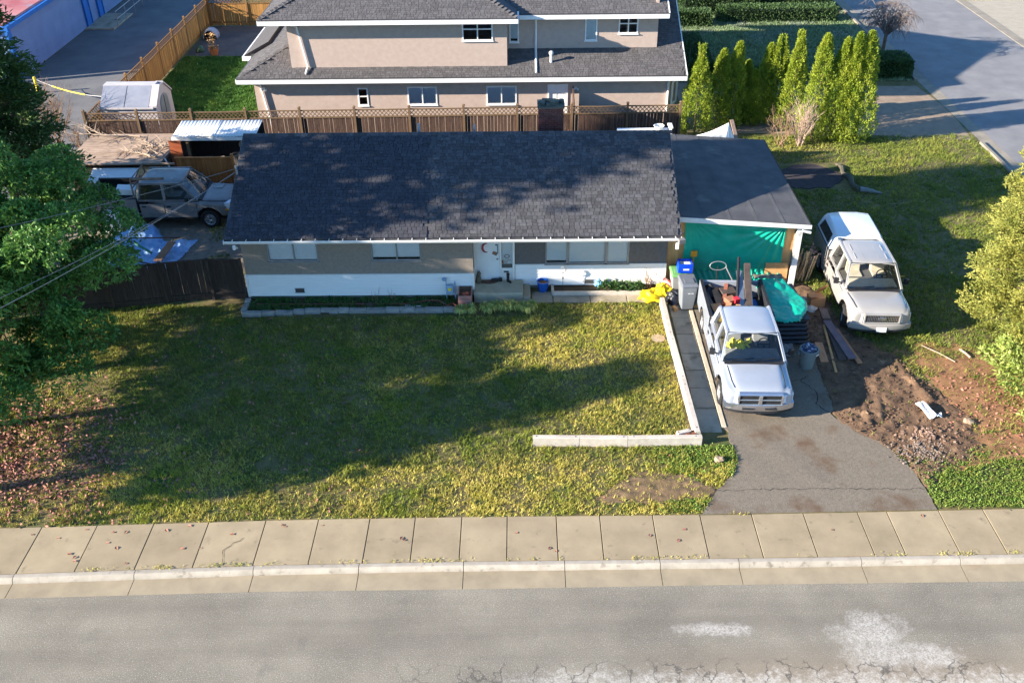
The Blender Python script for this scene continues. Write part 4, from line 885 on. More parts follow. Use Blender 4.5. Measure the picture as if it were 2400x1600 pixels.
# heaps behind the dark fence
t = thing('ground_tarp', 'crumpled pale blue tarp spread on the ground behind the dark fence', 'tarp', (-13.6,32,0))
m_btarp = M('blue_white_tarp', (116,162,212), (176,202,228), sc=2.2, rough=.35, spec=.5, bump=.35, bsc=7)
TP = [(-15.1,33.4),(-14.1,33.6),(-13.55,32.6),(-12.3,32.75),(-12.45,31.7),(-12.8,30.5),(-14.5,30.35),(-16.2,30.6),(-16.2,32.6)]
gx, gy = np.meshgrid(np.arange(-16.4,-12.1,.035), np.arange(30.1,33.8,.035)); dn_ = dist_in(gx,gy,TP)+.16*(fbm(gx,gy,2,2)-.5)
h_ = .55*np.exp(-(((gx+14.55)/.55)**2+((gy-32.9)/.5)**2))+.25*np.abs(fbm(gx,gy,1.6,5)-.5)*2+.16*np.abs(fbm(gx,gy,4,7)-.5)*2+.05*np.abs(np.sin(gx*5+gy*8))*fbm(gx,gy,2,4)
gz = np.where(dn_>0,.03+np.clip(dn_/.25,.1,1)*h_,-.1); ny_,nx_ = gx.shape; idx = np.arange(ny_*nx_).reshape(ny_,nx_)
Fq = np.stack([idx[:-1,:-1],idx[:-1,1:],idx[1:,1:],idx[1:,:-1]],-1).reshape(-1,4); Fq = Fq[(gz.ravel()[Fq]>-.05).all(1)]
npmesh('sheet', np.stack([gx,gy,gz],-1).reshape(-1,3), Fq, m_btarp, t, smooth=True)
m_pole = M('brown_pole',(92,60,46),(110,76,58),sc=4,rough=.8)
for i,(a,c,r_,mt,lb_,nm) in enumerate(((( -15.0,32.1,.45),(-12.85,32.3,.35),.025,m_pole,'brown pole lying across the top of the crumpled tarp','pole'),((-14.6,30.75,.35),(-13.3,30.5,.2),.025,m_pole,'brown pole lying along the near edge of the crumpled tarp','pole'),((-14.3,31.6,.5),(-13.6,31.2,.3),.05,M('green_strip',(40,120,96),rough=.6),'green batten on the crumpled tarp','batten'))):
    tag(MB().tube([a,c],r_,6).build(nm,mt),lb_,nm)
tag(MB().obox((-13.05,31.1,.42),(.3,1.2,.03),rz=R(-12),rx=R(8)).build('loose_board', M('wet_board',(140,98,68),(164,120,88),sc=3,rough=.8)),'brown board lying on the crumpled tarp','board')
b = MB(); b.box(-16.1,-15.42,33.35,33.85,.02,.85); tag(b.build('white_cabinet', m_white, bevel=.02),'white cabinet standing behind the blue tarp','cabinet')
t = thing('slatted_crate','dark slatted crate right of the white cabinet','crate',(-15.1,33.4,0))
for i in range(3): MB().box(-15.38,-14.9,33.2,33.65,.05+i*.18,.19+i*.18).build('slat', m_fp if i else m_db, t)
# ------------------------------------------------------------------ pickups
m_tyre = M('tyre', (30,29,29), (44,42,40), sc=10, rough=.9)
m_rim = M('rim', (150,148,146), (172,170,168), sc=8, rough=.4, metal=.6)
m_chrome = M('chrome', (200,202,206), (214,216,220), sc=3, rough=.15, metal=.9)
m_plast = M('black_plastic', (28,28,30), (40,40,42), sc=6, rough=.6)
m_lamp = M('lamp_lens', (196,200,204), (214,216,218), sc=9, rough=.15, spec=.7)
m_amber = M('amber_lens', (214,140,40), rough=.25)
m_cglass = glass('car_glass', tint=(.93,.96,.96), opac=.0)
m_cglass_d = glass('dark_car_glass', tint=(.16,.18,.20), opac=.35)
def apply_bool(o, cut):
    md = o.modifiers.new('cut','BOOLEAN'); md.operation = 'DIFFERENCE'; md.object = cut; md.solver = 'EXACT'
    dg = bpy.context.evaluated_depsgraph_get(); me = bpy.data.meshes.new_from_object(o.evaluated_get(dg))
    o.modifiers.clear(); o.data = me; cm = cut.data; bpy.data.objects.remove(cut); bpy.data.meshes.remove(cm)
def pickup(label, group, loc, rz, paint, W=2.0, L=5.85, cab=(1.45,4.05), fw=.98, rw=4.70, zt=1.86, belt=1.16, hood=1.10, hoodw=.80, step=.05,
           inter=None, rake=.72, two=True, bedrail=1.36, tailz=1.36, glass_side=None, nose=.0, wheelturn=0):
    """y runs from the nose (0) backwards; cab = cowl and back of cab; returns the thing, built in its own frame"""
    t = thing('pickup_truck', label, 'pickup truck', loc, rz, group); hw = W/2; y0 = -L/2; Y = lambda v: y0+v
    c0,c1 = cab; zb = .42
    inter = inter or M('grey_interior',(128,126,124),(146,144,142),sc=6,rough=.85); gs = glass_side or m_cglass
    def ring(y, s, zb_, zs, hh, zh):
        h = hw*s; p = [(.80*h,zb_),(.96*h,zb_+.07),(h,.70),(.992*h,zs-.14),(.955*h,zs-.03),(.90*h,zs+.006),(hh+.03,zs+.015),(hh-.03,zh-.015),(hh-.14,zh+.006),(0,zh+.022)]
        return [(-a,Y(y),z) for a,z in p]+[(a,Y(y),z) for a,z in p[-2::-1]]
    st = [(.09,.86,.50,hood-.22,hoodw*hw*.80,hood-.17),(.16,.90,.46,hood-.15,hoodw*hw*.86,hood-.09),(.30,.955,.44,hood-.10,hoodw*hw*.92,hood-.04),(.62,.99,.42,hood-.05-step,hoodw*hw*.97,hood),(c0-.15,1.,.42,belt-.10-step*.3,hoodw*hw,belt-.035),(c0+.02,1.,.42,belt-.07,.84*hw,belt-.02),(c0+.3,1.,.42,belt-.05,.84*hw,belt-.01),(c1,1.,.42,belt-.05,.84*hw,belt-.01)]
    b = MB(); b.loft([ring(*s) for s in st]); body = b.build('body',[paint,m_plast],t,world=False,smooth=180)
    sm_ = body.modifiers.new('round','SUBSURF'); sm_.levels = sm_.render_levels = 2; bpy.context.view_layer.update()
    me_ = bpy.data.meshes.new_from_object(body.evaluated_get(bpy.context.evaluated_depsgraph_get())); body.modifiers.clear(); body.data = me_
    cb = MB(); cb.cur = 1
    for s in (-1,1): cb.lathe([(.50,-.2),(.50,.2)],(s*(hw-.12),Y(fw),.40),28,'X')
    cut = cb.build('cutter',[paint,m_plast],t,world=False); bpy.context.view_layer.update(); apply_bool(body,cut)
    # bed
    yb0,yb1 = Y(c1+.03),Y(L-.12); br = bedrail
    def bside(x, dx):
        a_ = [(yb0,.46)]; yw = Y(rw)
        a_ += [(yw+.50*math.cos(a),.40+.50*math.sin(a)) for a in np.linspace(math.pi-.1,.1,11)]+[(yb1,.50),(yb1,tailz),(yb0,br)]
        return [(x,p,q) for p,q in a_]
    b = MB(); 
    for s in (-1,1): b.extr(bside(s*hw,0),(-s*.03,0,0)); b.cur = 1; b.extr([(s*(hw-.06),yb0,.8),(s*(hw-.06),yb1,.8),(s*(hw-.06),yb1,tailz),(s*(hw-.06),yb0,br)],(-s*.05,0,0)); b.cur = 0
    b.box(-hw+.06,hw-.06,yb0,yb0+.05,.72,br-.02)
    bed = b.build('bed',[paint,m_plast],t,world=False,bevel=.01)
    MB().box(-hw+.112,hw-.112,yb0+.05,yb1-.05,.68,.74).box(-hw+.11,-hw+.3,Y(rw)-.45,Y(rw)+.45,.741,.98).box(hw-.3,hw-.11,Y(rw)-.45,Y(rw)+.45,.741,.98).build('bed_liner',m_plast,bed,world=False)
    for s in (-1,1):
        b = MB(); b.hexa([(s*hw-.004*s,yb0,br+.001),(s*(hw-.11),yb0,br+.001),(s*(hw-.11),yb1,tailz+.001),(s*hw-.004*s,yb1,tailz+.001)],[(s*hw-.01*s,yb0,br+.025),(s*(hw-.105),yb0,br+.025),(s*(hw-.105),yb1,tailz+.025),(s*hw-.01*s,yb1,tailz+.025)]); b.build('rail_cap',m_plast,bed,world=False)
    MB().box(-hw+.08,hw-.08,yb1-.045,yb1+.03,.66,tailz-.02).build('tailgate',paint,t,world=False,bevel=.02)
    MB().box(-hw+.06,hw-.06,Y(L-.1),Y(L),.48,.64).build('rear_bumper',m_chrome,t,world=False,bevel=.03)
    # greenhouse
    hb,ht = .90*hw,.72*hw; yA,yB = Y(c0),Y(c1-.02); ya,yb = yA+rake,yB-.10; zb1 = belt-.012
    A = lambda s: Vector((s*hb,yA,zb1)); a = lambda s: Vector((s*ht,ya,zt-.06)); Bp = lambda s: Vector((s*hb,yB,zb1)); bq = lambda s: Vector((s*ht,yb,zt-.06))
    def rp(u,v):
        y_ = ya-.10+(yb-ya+.14)*v; x = (2*u-1)*(ht+.05); e = (2*u-1); f = 2*v-1
        return (x,y_,zt-.075*abs(e)**5-.05*abs(f)**7-.012*e*e)
    b = MB(); b.grid(rp,16,14); roof = b.build('cab_roof',paint,t,world=False,smooth=50,thick=.03)
    midb = [.52] if two else []
    if two: doors = [(0,.50),(.54,1.)]
    else: doors = [(0,1.)]
    for s in (-1,1):
        b = MB(); b.bar(A(s),a(s),.07,.09); b.bar(Bp(s),bq(s),.13,.10)
        for f in midb: b.bar(A(s).lerp(Bp(s),.50+.05),a(s).lerp(bq(s),.44),.11,.06,up=(s,0,.3))
        b.bar(a(s),bq(s),.06,.07); b.bar(A(s)+Vector((0,0,.0)),Bp(s),.06,.05)
        b.build('window_pillar',paint,t,world=False,smooth=40)
    o_ = Vector((0,0,0)); 
    ws = [A(-1)+Vector((.03,0,.02)),A(1)+Vector((-.03,0,.02)),a(1)+Vector((-.02,-.02,.0)),a(-1)+Vector((.02,-.02,.0))]
    b = MB(); b.grid(lambda u,v: tuple((ws[0].lerp(ws[1],u)).lerp(ws[3].lerp(ws[2],u),v)+Vector((0,-.07*(1-(2*u-1)**2),0))),10,6); wsg = b.build('windscreen',m_cglass,t,world=False,smooth=60)
    b = MB(); 
    for x0,x1 in ((-.62,.02),(.08,.66)): b.bar((x0*hw,yA-.035,zb1+.05),(x1*hw,yA+.05-.03,zb1+.085),.018,.02)
    b.box(-hb+.06,hb-.06,yA-.15,yA-.01,zb1-.012,zb1+.012); b.build('wiper',m_plast,wsg,world=False)
    for s in (-1,1):
        e = Vector((-s*.022,0,0))
        def pane(f0,f1,g0,g1,nm='side_window'):
            p = [A(s).lerp(Bp(s),f0),A(s).lerp(Bp(s),f1),a(s).lerp(bq(s),g1),a(s).lerp(bq(s),g0)]
            MB().add([q+e for q in p],[(0,1,2,3)]).build(nm,gs,t,world=False)
        if two: pane(.04,.53,.03,.42); pane(.57,.95,.46,.93)
        else: pane(.04,.95,.03,.93)
    MB().add([Bp(-1)+Vector((.08,-.02,.02)),Bp(1)+Vector((-.08,-.02,.02)),bq(1)+Vector((-.06,-.02,0)),bq(-1)+Vector((.06,-.02,0))],[(0,1,2,3)]).build('rear_window',gs,t,world=False)
    # doors with handles and mirrors
    yd = [Y(c0+.05),Y(c0+(c1-c0)*.56),Y(c1-.06)]
    for s in (-1,1):
        for k in range(2 if two else 1):
            q0,q1 = (yd[k],yd[k+1]-.02) if two else (yd[0],yd[2])
            xx = s*(hw+.002)
            d_ = MB().hexa([(xx-s*.02,q0,.50),(xx+s*.008,q0,.50),(xx+s*.008,q1,.50),(xx-s*.02,q1,.50)],[(xx-s*.03,q0,belt-.11),(xx,q0,belt-.11),(xx,q1,belt-.11),(xx-s*.03,q1,belt-.11)]).build('door',paint,t,world=False,bevel=.012)
            MB().obox((xx+s*.012,q1-.16,belt-.22),(.03,.16,.05)).build('door_handle',m_plast,d_,world=False)
            b = MB(); b.box(xx-.004,xx+.004+s*.0045,q1-.001,q1+.013,.50,belt-.12); b.build('door_gap',m_black,d_,world=False)
        b = MB(); b.obox((s*(hw+.14),Y(c0+.34),belt+.09),(.16,.09,.2),rz=s*.15); b.bar((s*(hw-.06),Y(c0+.32),belt+.02),(s*(hw+.1),Y(c0+.34),belt+.05),.05,.04); b.build('wing_mirror',m_plast,t,world=False,bevel=.02)
        MB().box(s*(hw+.004)-.012,s*(hw+.004)+.012,Y(fw+.6),Y(rw-.6),.64,.70).build('side_moulding',paint,t,world=False)
    # cabin
    b = MB(); zf = belt+.0; b.box(-hb+.08,hb-.08,Y(c0+.05),Y(c1-.1),zf,zf+.012); itr = b.build('cabin_floor',M('cabin_dark',(92,88,84),rough=.9),t,world=False)
    b = MB(); b.hexa([(-hb+.09,Y(c0+.06),zf+.013),(hb-.09,Y(c0+.06),zf+.013),(hb-.12,Y(c0+.55),zf+.013),(-hb+.12,Y(c0+.55),zf+.013)],[(-hb+.14,Y(c0+.16),zf+.05),(hb-.14,Y(c0+.16),zf+.05),(hb-.16,Y(c0+.5),zf+.11),(-hb+.16,Y(c0+.5),zf+.11)]); b.build('dashboard',inter,itr,world=False,bevel=.02)
    for s in (-1,1):
        b = MB(); b.obox((s*.40,Y(c0+1.22),zf+.17),(.46,.16,.36),rx=R(-12)); b.obox((s*.40,Y(c0+1.27),zf+.41),(.24,.1,.16),rx=R(-12)); b.obox((s*.40,Y(c0+.98),zf+.03),(.46,.5,.05)); b.build('seat',inter,itr,world=False,bevel=.04)
    b = MB(); cc = Vector((.40,Y(c0+.62),zf+.16)); rot_ = Matrix.Rotation(R(62),3,'X')
    b.tube([cc+rot_ @ Vector((.18*math.cos(q),.18*math.sin(q),0)) for q in np.linspace(0,2*math.pi,19)],.018,6); b.bar(cc+rot_ @ Vector((-.17,0,0)),cc+rot_ @ Vector((.17,0,0)),.04,.03); b.bar(cc,cc+Vector((0,-.15,-.12)),.05,.05); b.build('steering_wheel',m_plast,itr,world=False)
    # wheels
    for yy in (fw,rw):
        for s in (-1,1):
            wl = bpy.data.objects.new('wheel',None); col.objects.link(wl); wl.parent = t; wl.location = (s*(hw-.14),Y(yy),.385); wl.rotation_euler = (0,0,wheelturn if yy == fw else 0)
            MB().lathe([(.23,-.12),(.34,-.13),(.375,-.09),(.385,-.03),(.385,.03),(.375,.09),(.34,.13),(.23,.12)],(0,0,0),28,'X',cap=False).build('tyre',m_tyre,wl,world=False,smooth=30)
            b = MB(); b.lathe([(.02,s*.07),(.08,s*.10),(.10,s*.06),(.19,s*.03),(.22,s*.10),(.245,s*.115),(.245,-s*.10)],(0,0,0),24,'X',cap=False)
            for k in range(5):
                q = 2*math.pi*k/5; b.obox((s*.06,.13*math.cos(q),.13*math.sin(q)),(.05,.17,.065),rx=q)
            b.build('rim',m_rim,wl,world=False,smooth=40)
    for s in (-1,1):
        b = MB(); b.tube([(s*(hoodw*hw*k_-.0),Y(y_),z_+.012) for y_,k_,z_ in ((.30,.95,hood-.075),(.62,1.0,hood-step*.5-.03),(c0-.15,1.03,belt-.075))],.010,4); b.build('hood_gap',m_black,body,world=False)
        b = MB(); b.tube([A(s)+Vector((s*.0,-.012,.03)),a(s)+Vector((0,-.045,.01))],.016,4); b.build('window_gasket',m_plast,t,world=False)
        b = MB(); b.box(s*(hw-.01)-.012,s*(hw-.01)+.012,Y(fw+.52),Y(c1),.43,.49); b.build('rocker_panel',m_plast,t,world=False)
    b = MB(); b.tube([a(-1)+Vector((0,-.05,.015)),Vector((0,ya-.12,zt-.045)),a(1)+Vector((0,-.05,.015))],.016,4); b.build('window_gasket',m_plast,t,world=False)
    MB().box(-hw*.7,hw*.7,Y(.3),Y(L-.3),.30,.44).build('chassis',m_plast,t,world=False)
    return t, Y, hw
def arcbar(b, hw_, yf, z0, z1, depth, bow, sx=1., n=12, y=None):
    rings = []
    for i in range(n+1):
        e = -1+2*i/n; x = e*hw_*sx; yy = yf+bow*abs(e)**3
        rings.append([(x,yy+depth,z0),(x,yy+.02,z0),(x,yy-.01,z0+(z1-z0)*.3),(x,yy,z1-.02),(x,yy+.03,z1),(x,yy+depth,z1)])
    b.loft(rings); return b
m_silver = M('silver_paint', (150,155,163), (158,163,170), sc=2, rough=.3, metal=.1, coat=.7, spec=.5)
m_whitep = M('white_car_paint', (212,212,210), (218,218,216), sc=2, rough=.3, coat=.6, spec=.5)
m_champ = M('champagne_paint', (152,148,142), (160,156,150), sc=2, rough=.32, metal=.1, coat=.6, spec=.5)
m_dusty = M('dusty_grey_paint', (108,105,102), (126,122,118), sc=2.5, rough=.45, metal=.15, coat=.3, c3=(160,152,140), c3sc=1.5, c3th=.6)
m_beige = M('beige_interior', (186,172,146), (204,192,166), sc=6, rough=.85)
grp = None
# silver pickup with loaded bed on the driveway
RAM, Yr, hw = pickup('silver pickup with cross-bar grille and junk-filled open bed on the driveway', grp, (6.82,24.32,0), R(-1.6), m_silver, W=2.02, L=5.9, cab=(1.48,3.55), fw=.98, rw=4.72, hood=1.13, hoodw=.74, step=.09, zt=1.84, rake=.58)
b = MB(); arcbar(b,hw,Yr(.0),.44,.66,.16,.20,.97); RB = b.build('front_bumper',m_chrome,RAM,world=False,smooth=40)
b = MB(); arcbar(b,hw,Yr(.03),.33,.435,.14,.20,.93); b.build('bumper_valance',m_plast,RB,world=False,smooth=40)
b = MB(); [b.obox((x,Yr(-.012),.54),(.34,.02,.04)) for x in (-.32,.32)]; b.build('bumper_slot',m_plast,RB,world=False)
gr = MB().box(-.58,.58,Yr(.045),Yr(.12),.68,.975).build('grille',m_plast,RAM,world=False)
b = MB(); b.obox((0,Yr(.03),.825),(.10,.05,.30)); b.obox((0,Yr(.035),.825),(1.16,.04,.035))
b.hexa([(-.63,Yr(.02),.976),(.63,Yr(.02),.976),(.63,Yr(.14),.976),(-.63,Yr(.14),.976)],[(-.60,Yr(.06),1.03),(.60,Yr(.06),1.03),(.60,Yr(.14),1.045),(-.60,Yr(.14),1.045)])
b.box(-.63,.63,Yr(.02),Yr(.1),.65,.679); b.box(-.63,-.581,Yr(.02),Yr(.12),.68,.975); b.box(.581,.63,Yr(.02),Yr(.12),.68,.975); b.build('grille_surround',m_chrome,gr,world=False,bevel=.01)
for s in (-1,1):
    b = MB(); b.hexa([(s*.64,Yr(.06),.70),(s*.93,Yr(.2),.72),(s*.93,Yr(.3),.72),(s*.64,Yr(.2),.70)],[(s*.64,Yr(.07),.95),(s*.94,Yr(.24),.94),(s*.94,Yr(.34),.94),(s*.64,Yr(.2),.96)]); b.build('headlight',m_lamp,RAM,world=False)
b = MB(); b.obox((0,Yr(.06),.34),(.12,.08,.05)); b.build('tow_hook',m_plast,RAM,world=False)
b = MB()
for i in range(40): b.obox((-.36+random.gauss(0,.11),Yr(1.48+.62)+random.gauss(0,.08),1.22+abs(random.gauss(.08,.06))),(.16,.14,.02),rz=random.random()*3,rx=random.uniform(-1,1),ry=random.uniform(-1,1))
b.build('safety_vest',M('hi_vis',(214,200,40),(232,222,90),sc=9,rough=.8),RAM,world=False)
b = MB(); b.obox((.2,Yr(1.48+1.9),1.4),(.5,.3,.3),rz=.3); b.build('cab_clutter',m_blue,RAM,world=False)
# white and champagne pickup with canopy
FP, Yf, hw = pickup('champagne and white pickup with bed canopy parked on the right lawn', grp, (11.56,28.28,0), R(-2.5), m_champ, W=1.98, L=5.56, cab=(1.36,3.55), fw=.95, rw=4.55, hood=1.16, hoodw=.84, step=.02, zt=1.86, inter=m_beige, rake=.58, wheelturn=R(-12))
b = MB(); arcbar(b,hw,Yf(.0),.42,.64,.2,.16,.98); FB = b.build('front_bumper',m_champ,FP,world=False,smooth=40)
b = MB(); arcbar(b,hw,Yf(.04),.32,.415,.14,.16,.94); b.build('bumper_valance',m_plast,FB,world=False,smooth=40)
MB().obox((.02,Yf(-.03),.47),(.31,.012,.16),rx=R(-8)).build('number_plate',m_white,FB,world=False)
gr = MB().box(-.52,.52,Yf(.045),Yf(.14),.70,.955).build('grille',m_plast,FP,world=False)
b = MB(); b.box(-.57,.57,Yf(.02),Yf(.12),.955,1.0); b.box(-.57,.57,Yf(.02),Yf(.1),.665,.70); b.box(-.57,-.52,Yf(.02),Yf(.12),.70,.955); b.box(.52,.57,Yf(.02),Yf(.12),.70,.955); b.build('grille_surround',m_champ,gr,world=False,bevel=.01)
b = MB(); [b.box(x,x+.012,Yf(.035),Yf(.05),.70,.955) for x in np.arange(-.5,.51,.052)]; [b.box(-.52,.52,Yf(.037),Yf(.05),z,z+.01) for z in (.76,.82,.88)]; b.build('grille_mesh',m_chrome,gr,world=False)
b = MB(); b.extr([(.13*math.cos(q),Yf(.018),.83+.05*math.sin(q)) for q in np.linspace(0,2*math.pi,20,endpoint=False)],(0,.02,0)); b.build('oval_badge',m_chrome,gr,world=False)
for s in (-1,1):
    b = MB(); b.hexa([(s*.60,Yf(.07),.68),(s*.93,Yf(.22),.70),(s*.93,Yf(.3),.70),(s*.60,Yf(.2),.68)],[(s*.60,Yf(.085),.96),(s*.93,Yf(.26),.94),(s*.93,Yf(.34),.94),(s*.60,Yf(.2),.96)]); b.build('headlight',m_lamp,FP,world=False)
b = MB()
for row,(ya_,yb_) in enumerate(((2.1,2.45),(2.65,3.05))):
    for x in np.linspace(-.5,.5,5): b.box(x-.012,x+.012,Yf(ya_),Yf(yb_),1.85,1.876)
b.build('roof_rib',m_champ,FP,world=False)
MB().obox((-hw-.002,Yf(.98),.86),(.012,1.2,.25)).v
cn0,cn1 = Yf(3.60),Yf(5.42)
def canring(y_, k): 
    return [(-hw+.03,y_,1.385),(-hw+.05,y_,1.44),(-hw+.20,y_,1.80-k),(-hw+.30,y_,1.90-k),(-.3,y_,1.95-k),(.3,y_,1.95-k),(hw-.30,y_,1.90-k),(hw-.20,y_,1.80-k),(hw-.05,y_,1.44),(hw-.03,y_,1.385)]
b = MB(); b.loft([canring(cn0,.05),canring(cn0+.12,.0),canring((cn0+cn1)/2,-.01),canring(cn1-.1,.0),canring(cn1,.05)]); cnp = b.build('canopy',m_whitep,FP,world=False,smooth=35)
for s in (-1,1):
    p0,p1 = Vector((s*(hw-.055),0,1.47)),Vector((s*(hw-.185),0,1.76)); o_ = Vector((s*.012,0,.004))
    q = [p0+Vector((0,cn0+.3,0)),p0+Vector((0,cn1-.22,0)),p1+Vector((0,cn1-.3,0)),p1+Vector((0,cn0+.38,0))]
    MB().extr([v+o_ for v in q],(s*.006,0,0)).build('canopy_window',m_cglass_d,cnp,world=False)
    b = MB(); b.obox((s*(hw+.008),Yf(2.6),.86),(.02,1.9,.02)); b.build('body_line',m_champ,FP,world=False)
b = MB(); b.box(-.55,.55,cn0-.04,cn0-.004,1.5,1.78); b.build('canopy_front_pane',m_cglass_d,cnp,world=False)
b = MB()
for i in range(9): b.obox((-hw-.004,Yf(3.45+random.uniform(-.25,.3)),random.uniform(.75,1.05)),(.02,random.uniform(.05,.16),random.uniform(.05,.14)),rx=random.random())
b.build('rust_hole',M('rust_grey',(96,78,66),(150,140,132),sc=9,rough=.9),FP,world=False)
# old grey work truck in the side yard, nose to the right
GT, Yg, hw = pickup('dusty grey extended-cab work truck with ladder rack in the side yard', grp, (-14.05,34.72,0), R(90), m_dusty, W=2.03, L=6.0, cab=(1.4,3.72), fw=1.02, rw=4.8, hood=1.14, belt=1.18, bedrail=1.26, tailz=1.26, hoodw=.82, step=.05, zt=1.86, rake=.62)
b = MB(); arcbar(b,hw,Yg(.0),.5,.72,.16,.08,1.); b.build('front_bumper',m_chrome,GT,world=False,smooth=40)
MB().box(-.6,.6,Yg(.05),Yg(.12),.78,1.06).build('grille',m_plast,GT,world=False)
for s in (-1,1):
    b = MB(); b.hexa([(s*.64,Yg(.08),.82),(s*.95,Yg(.14),.82),(s*.95,Yg(.34),.82),(s*.64,Yg(.2),.82)],[(s*.64,Yg(.10),1.08),(s*.94,Yg(.18),1.06),(s*.94,Yg(.38),1.06),(s*.64,Yg(.2),1.08)]); hl = b.build('headlight',m_lamp,GT,world=False)
    MB().box(s*.95-.03,s*.95+.03,Yg(.16),Yg(.36),.76,.82).build('turn_signal',m_amber,hl,world=False)
rk = MB()
for s in (-1,1):
    rk.tube([(s*.85,Yg(3.85),1.26),(s*.72,Yg(3.9),1.98)],.03,6); rk.tube([(s*.72,Yg(3.9),1.98),(s*.70,Yg(2.6),2.0)],.05,6)
for z in (1.62,1.96): rk.tube([(-.75,Yg(3.89),z),(.75,Yg(3.89),z)],.025,6)
rk.build('ladder_rack',M('rack_wood',(110,92,76),(140,120,100),sc=5,rough=.8),GT,world=False)
b = MB(); b.box(hw*.2,hw*.62,Yg(.7),Yg(1.1),1.165,1.175); b.build('hood_wear',m_dusty,GT,world=False)
# ------------------------------------------------------------------ loads and clutter
def single(name, label, cat, mb, mat, **k): return tag(mb.build(name, mat, **k), label, cat)
# in the bed of the silver pickup (its floor is at about z = .75)
m_lum = M('lumber', (164,112,76), (194,142,102), sc=3, rough=.8, stretch=(3,.8,3), isl=.12)
m_lum2 = M('grey_lumber', (120,98,84), (150,126,110), sc=3, rough=.85, stretch=(3,.8,3), isl=.12)
m_dkw = M('dark_beam', (58,48,44), (84,72,64), sc=3, rough=.85)
single('wood_plank','tan plank lying flat along the silver pickup bed','plank',MB().obox((6.42,26.35,1.05),(.26,1.6,.04),rz=R(2),rx=R(3)),m_lum)
single('wood_plank','brown plank against the left side of the silver pickup bed','plank',MB().obox((6.17,26.0,1.0),(.12,2.0,.05),rz=R(3),rx=R(-2)),m_lum2)
single('steel_panel','dark blue panel standing at the left of the pickup bed','panel',MB().obox((6.03,25.85,.98),(.05,1.7,.3),rz=R(2)),M('dull_blue_steel',(56,66,84),rough=.5))
single('wood_block','short orange timber block on top of the bed load','timber block',MB().obox((6.52,25.55,1.25),(.17,.46,.16),rz=R(-18),rx=R(10)),m_lum)
single('wood_block','pale timber block leaning beside the black beam','timber block',MB().obox((6.82,25.45,1.2),(.15,.5,.14),rz=R(-12),rx=R(14)),m_ply)
single('cardboard_carton','brown carton in the middle of the pickup bed','carton',MB().obox((6.7,26.05,1.2),(.3,.3,.26),rz=R(25)),M('carton',(136,92,66),(150,106,80),sc=4,rough=.9))
single('red_toolbox','small red box in the pickup bed behind the timber blocks','box',MB().obox((6.86,25.95,1.32),(.16,.2,.16),rz=R(15)),M('red_box',(178,40,50),rough=.5))
single('black_beam','long black beam sticking up out of the pickup bed','beam',MB().bar((7.15,25.1,.95),(7.45,27.5,1.72),.2,.16),m_dkw)
single('metal_duct','shiny grey metal channel beside the black beam','metal channel',MB().bar((6.98,25.3,1.0),(7.2,27.4,1.55),.2,.03),M('galvanised',(130,140,150),(160,168,176),sc=4,rough=.35,metal=.7))
single('black_pipe','thin black pipe standing out over the tailgate','pipe',MB().tube([(6.95,26.2,1.2),(7.22,27.75,1.85)],.05,8),m_plast)
single('bottle_crate','blue crate at the right of the pickup bed','crate',MB().box(7.32,7.62,26.1,26.5,.76,1.02),m_blue,bevel=.02)
single('paint_bucket','white bucket behind the cab of the silver pickup','bucket',MB().lathe([(.11,.76),(.14,1.1),(.13,1.1)],(7.15,25.0,0),14),m_white)
single('white_sack','white bag bulging above the pickup cab edge','bag',MB().lathe([(.02,1.36),(.18,1.32),(.24,1.2),(.2,1.05),(.1,1.0)],(6.98,24.78,0),12),m_white,smooth=80)
single('spare_wheel_arch','black fender liner piece in the pickup bed corner','fender liner',MB().tube([(6.02,26.9,1.0),(6.1,26.95,1.25),(6.2,26.9,1.33),(6.28,26.8,1.2)],.06,8),m_plast)
single('yellow_glove','crumpled yellow cloth in the right rear of the pickup bed','cloth',MB().obox((7.55,25.0,1.15),(.2,.2,.06),rz=.5,rx=.3),m_yel)
single('plywood_strip','pale plywood strip lying across the left side of the pickup bed','plank',MB().obox((6.28,25.55,1.12),(.34,.9,.03),rz=R(8),rx=R(5)),m_ply)
single('wood_plank','reddish plank lying diagonal over the pickup bed load','plank',MB().obox((6.62,26.55,1.18),(.12,1.2,.05),rz=R(-14),rx=R(4)),M('reddish_wood',(140,82,60),(164,104,78),sc=4,rough=.85))
single('drawer_unit','grey drawer unit in the rear of the pickup bed','drawer',MB().obox((6.75,26.75,1.02),(.5,.4,.4),rz=R(10)),m_dkw,bevel=.02)
single('plastic_tub','dark blue tub in the front of the pickup bed','tub',MB().lathe([(.16,.8),(.22,1.15),(.2,1.15),(.15,.85)],(7.4,25.5,0),14),M('navy_plastic',(34,58,104),rough=.5),smooth=40)
single('white_pipe','white pipe leaning in the right of the pickup bed','pipe',MB().tube([(7.3,25.2,.95),(7.5,26.9,1.3)],.03,8),m_white)
# grey work truck load
for _n in (): pass
single('white_crate','open white plastic crate in the bed of the grey work truck','crate',MB().obox((-15.35,34.4,1.36),(.7,.5,.22),rz=R(12),ry=R(8)),m_white)
single('scrap_timber','rusty scrap timber in the grey work truck bed','timber',MB().obox((-15.0,34.6,1.34),(.9,.1,.08),rz=R(-20)).obox((-15.2,34.9,1.4),(1.2,.08,.08),rz=R(25),ry=R(-10)).obox((-15.8,34.3,1.3),(1.2,.1,.06),rz=R(4)),m_lum2)
single('garden_tool','longer red tool pole sticking out of the grey truck bed','tool',MB().tube([(-15.3,34.8,1.2),(-14.9,34.95,1.75)],.02,5),m_red); single('garden_tool','shorter red tool pole sticking out of the grey truck bed','tool',MB().tube([(-15.4,35.0,1.2),(-15.1,35.1,1.7)],.02,5),m_red)

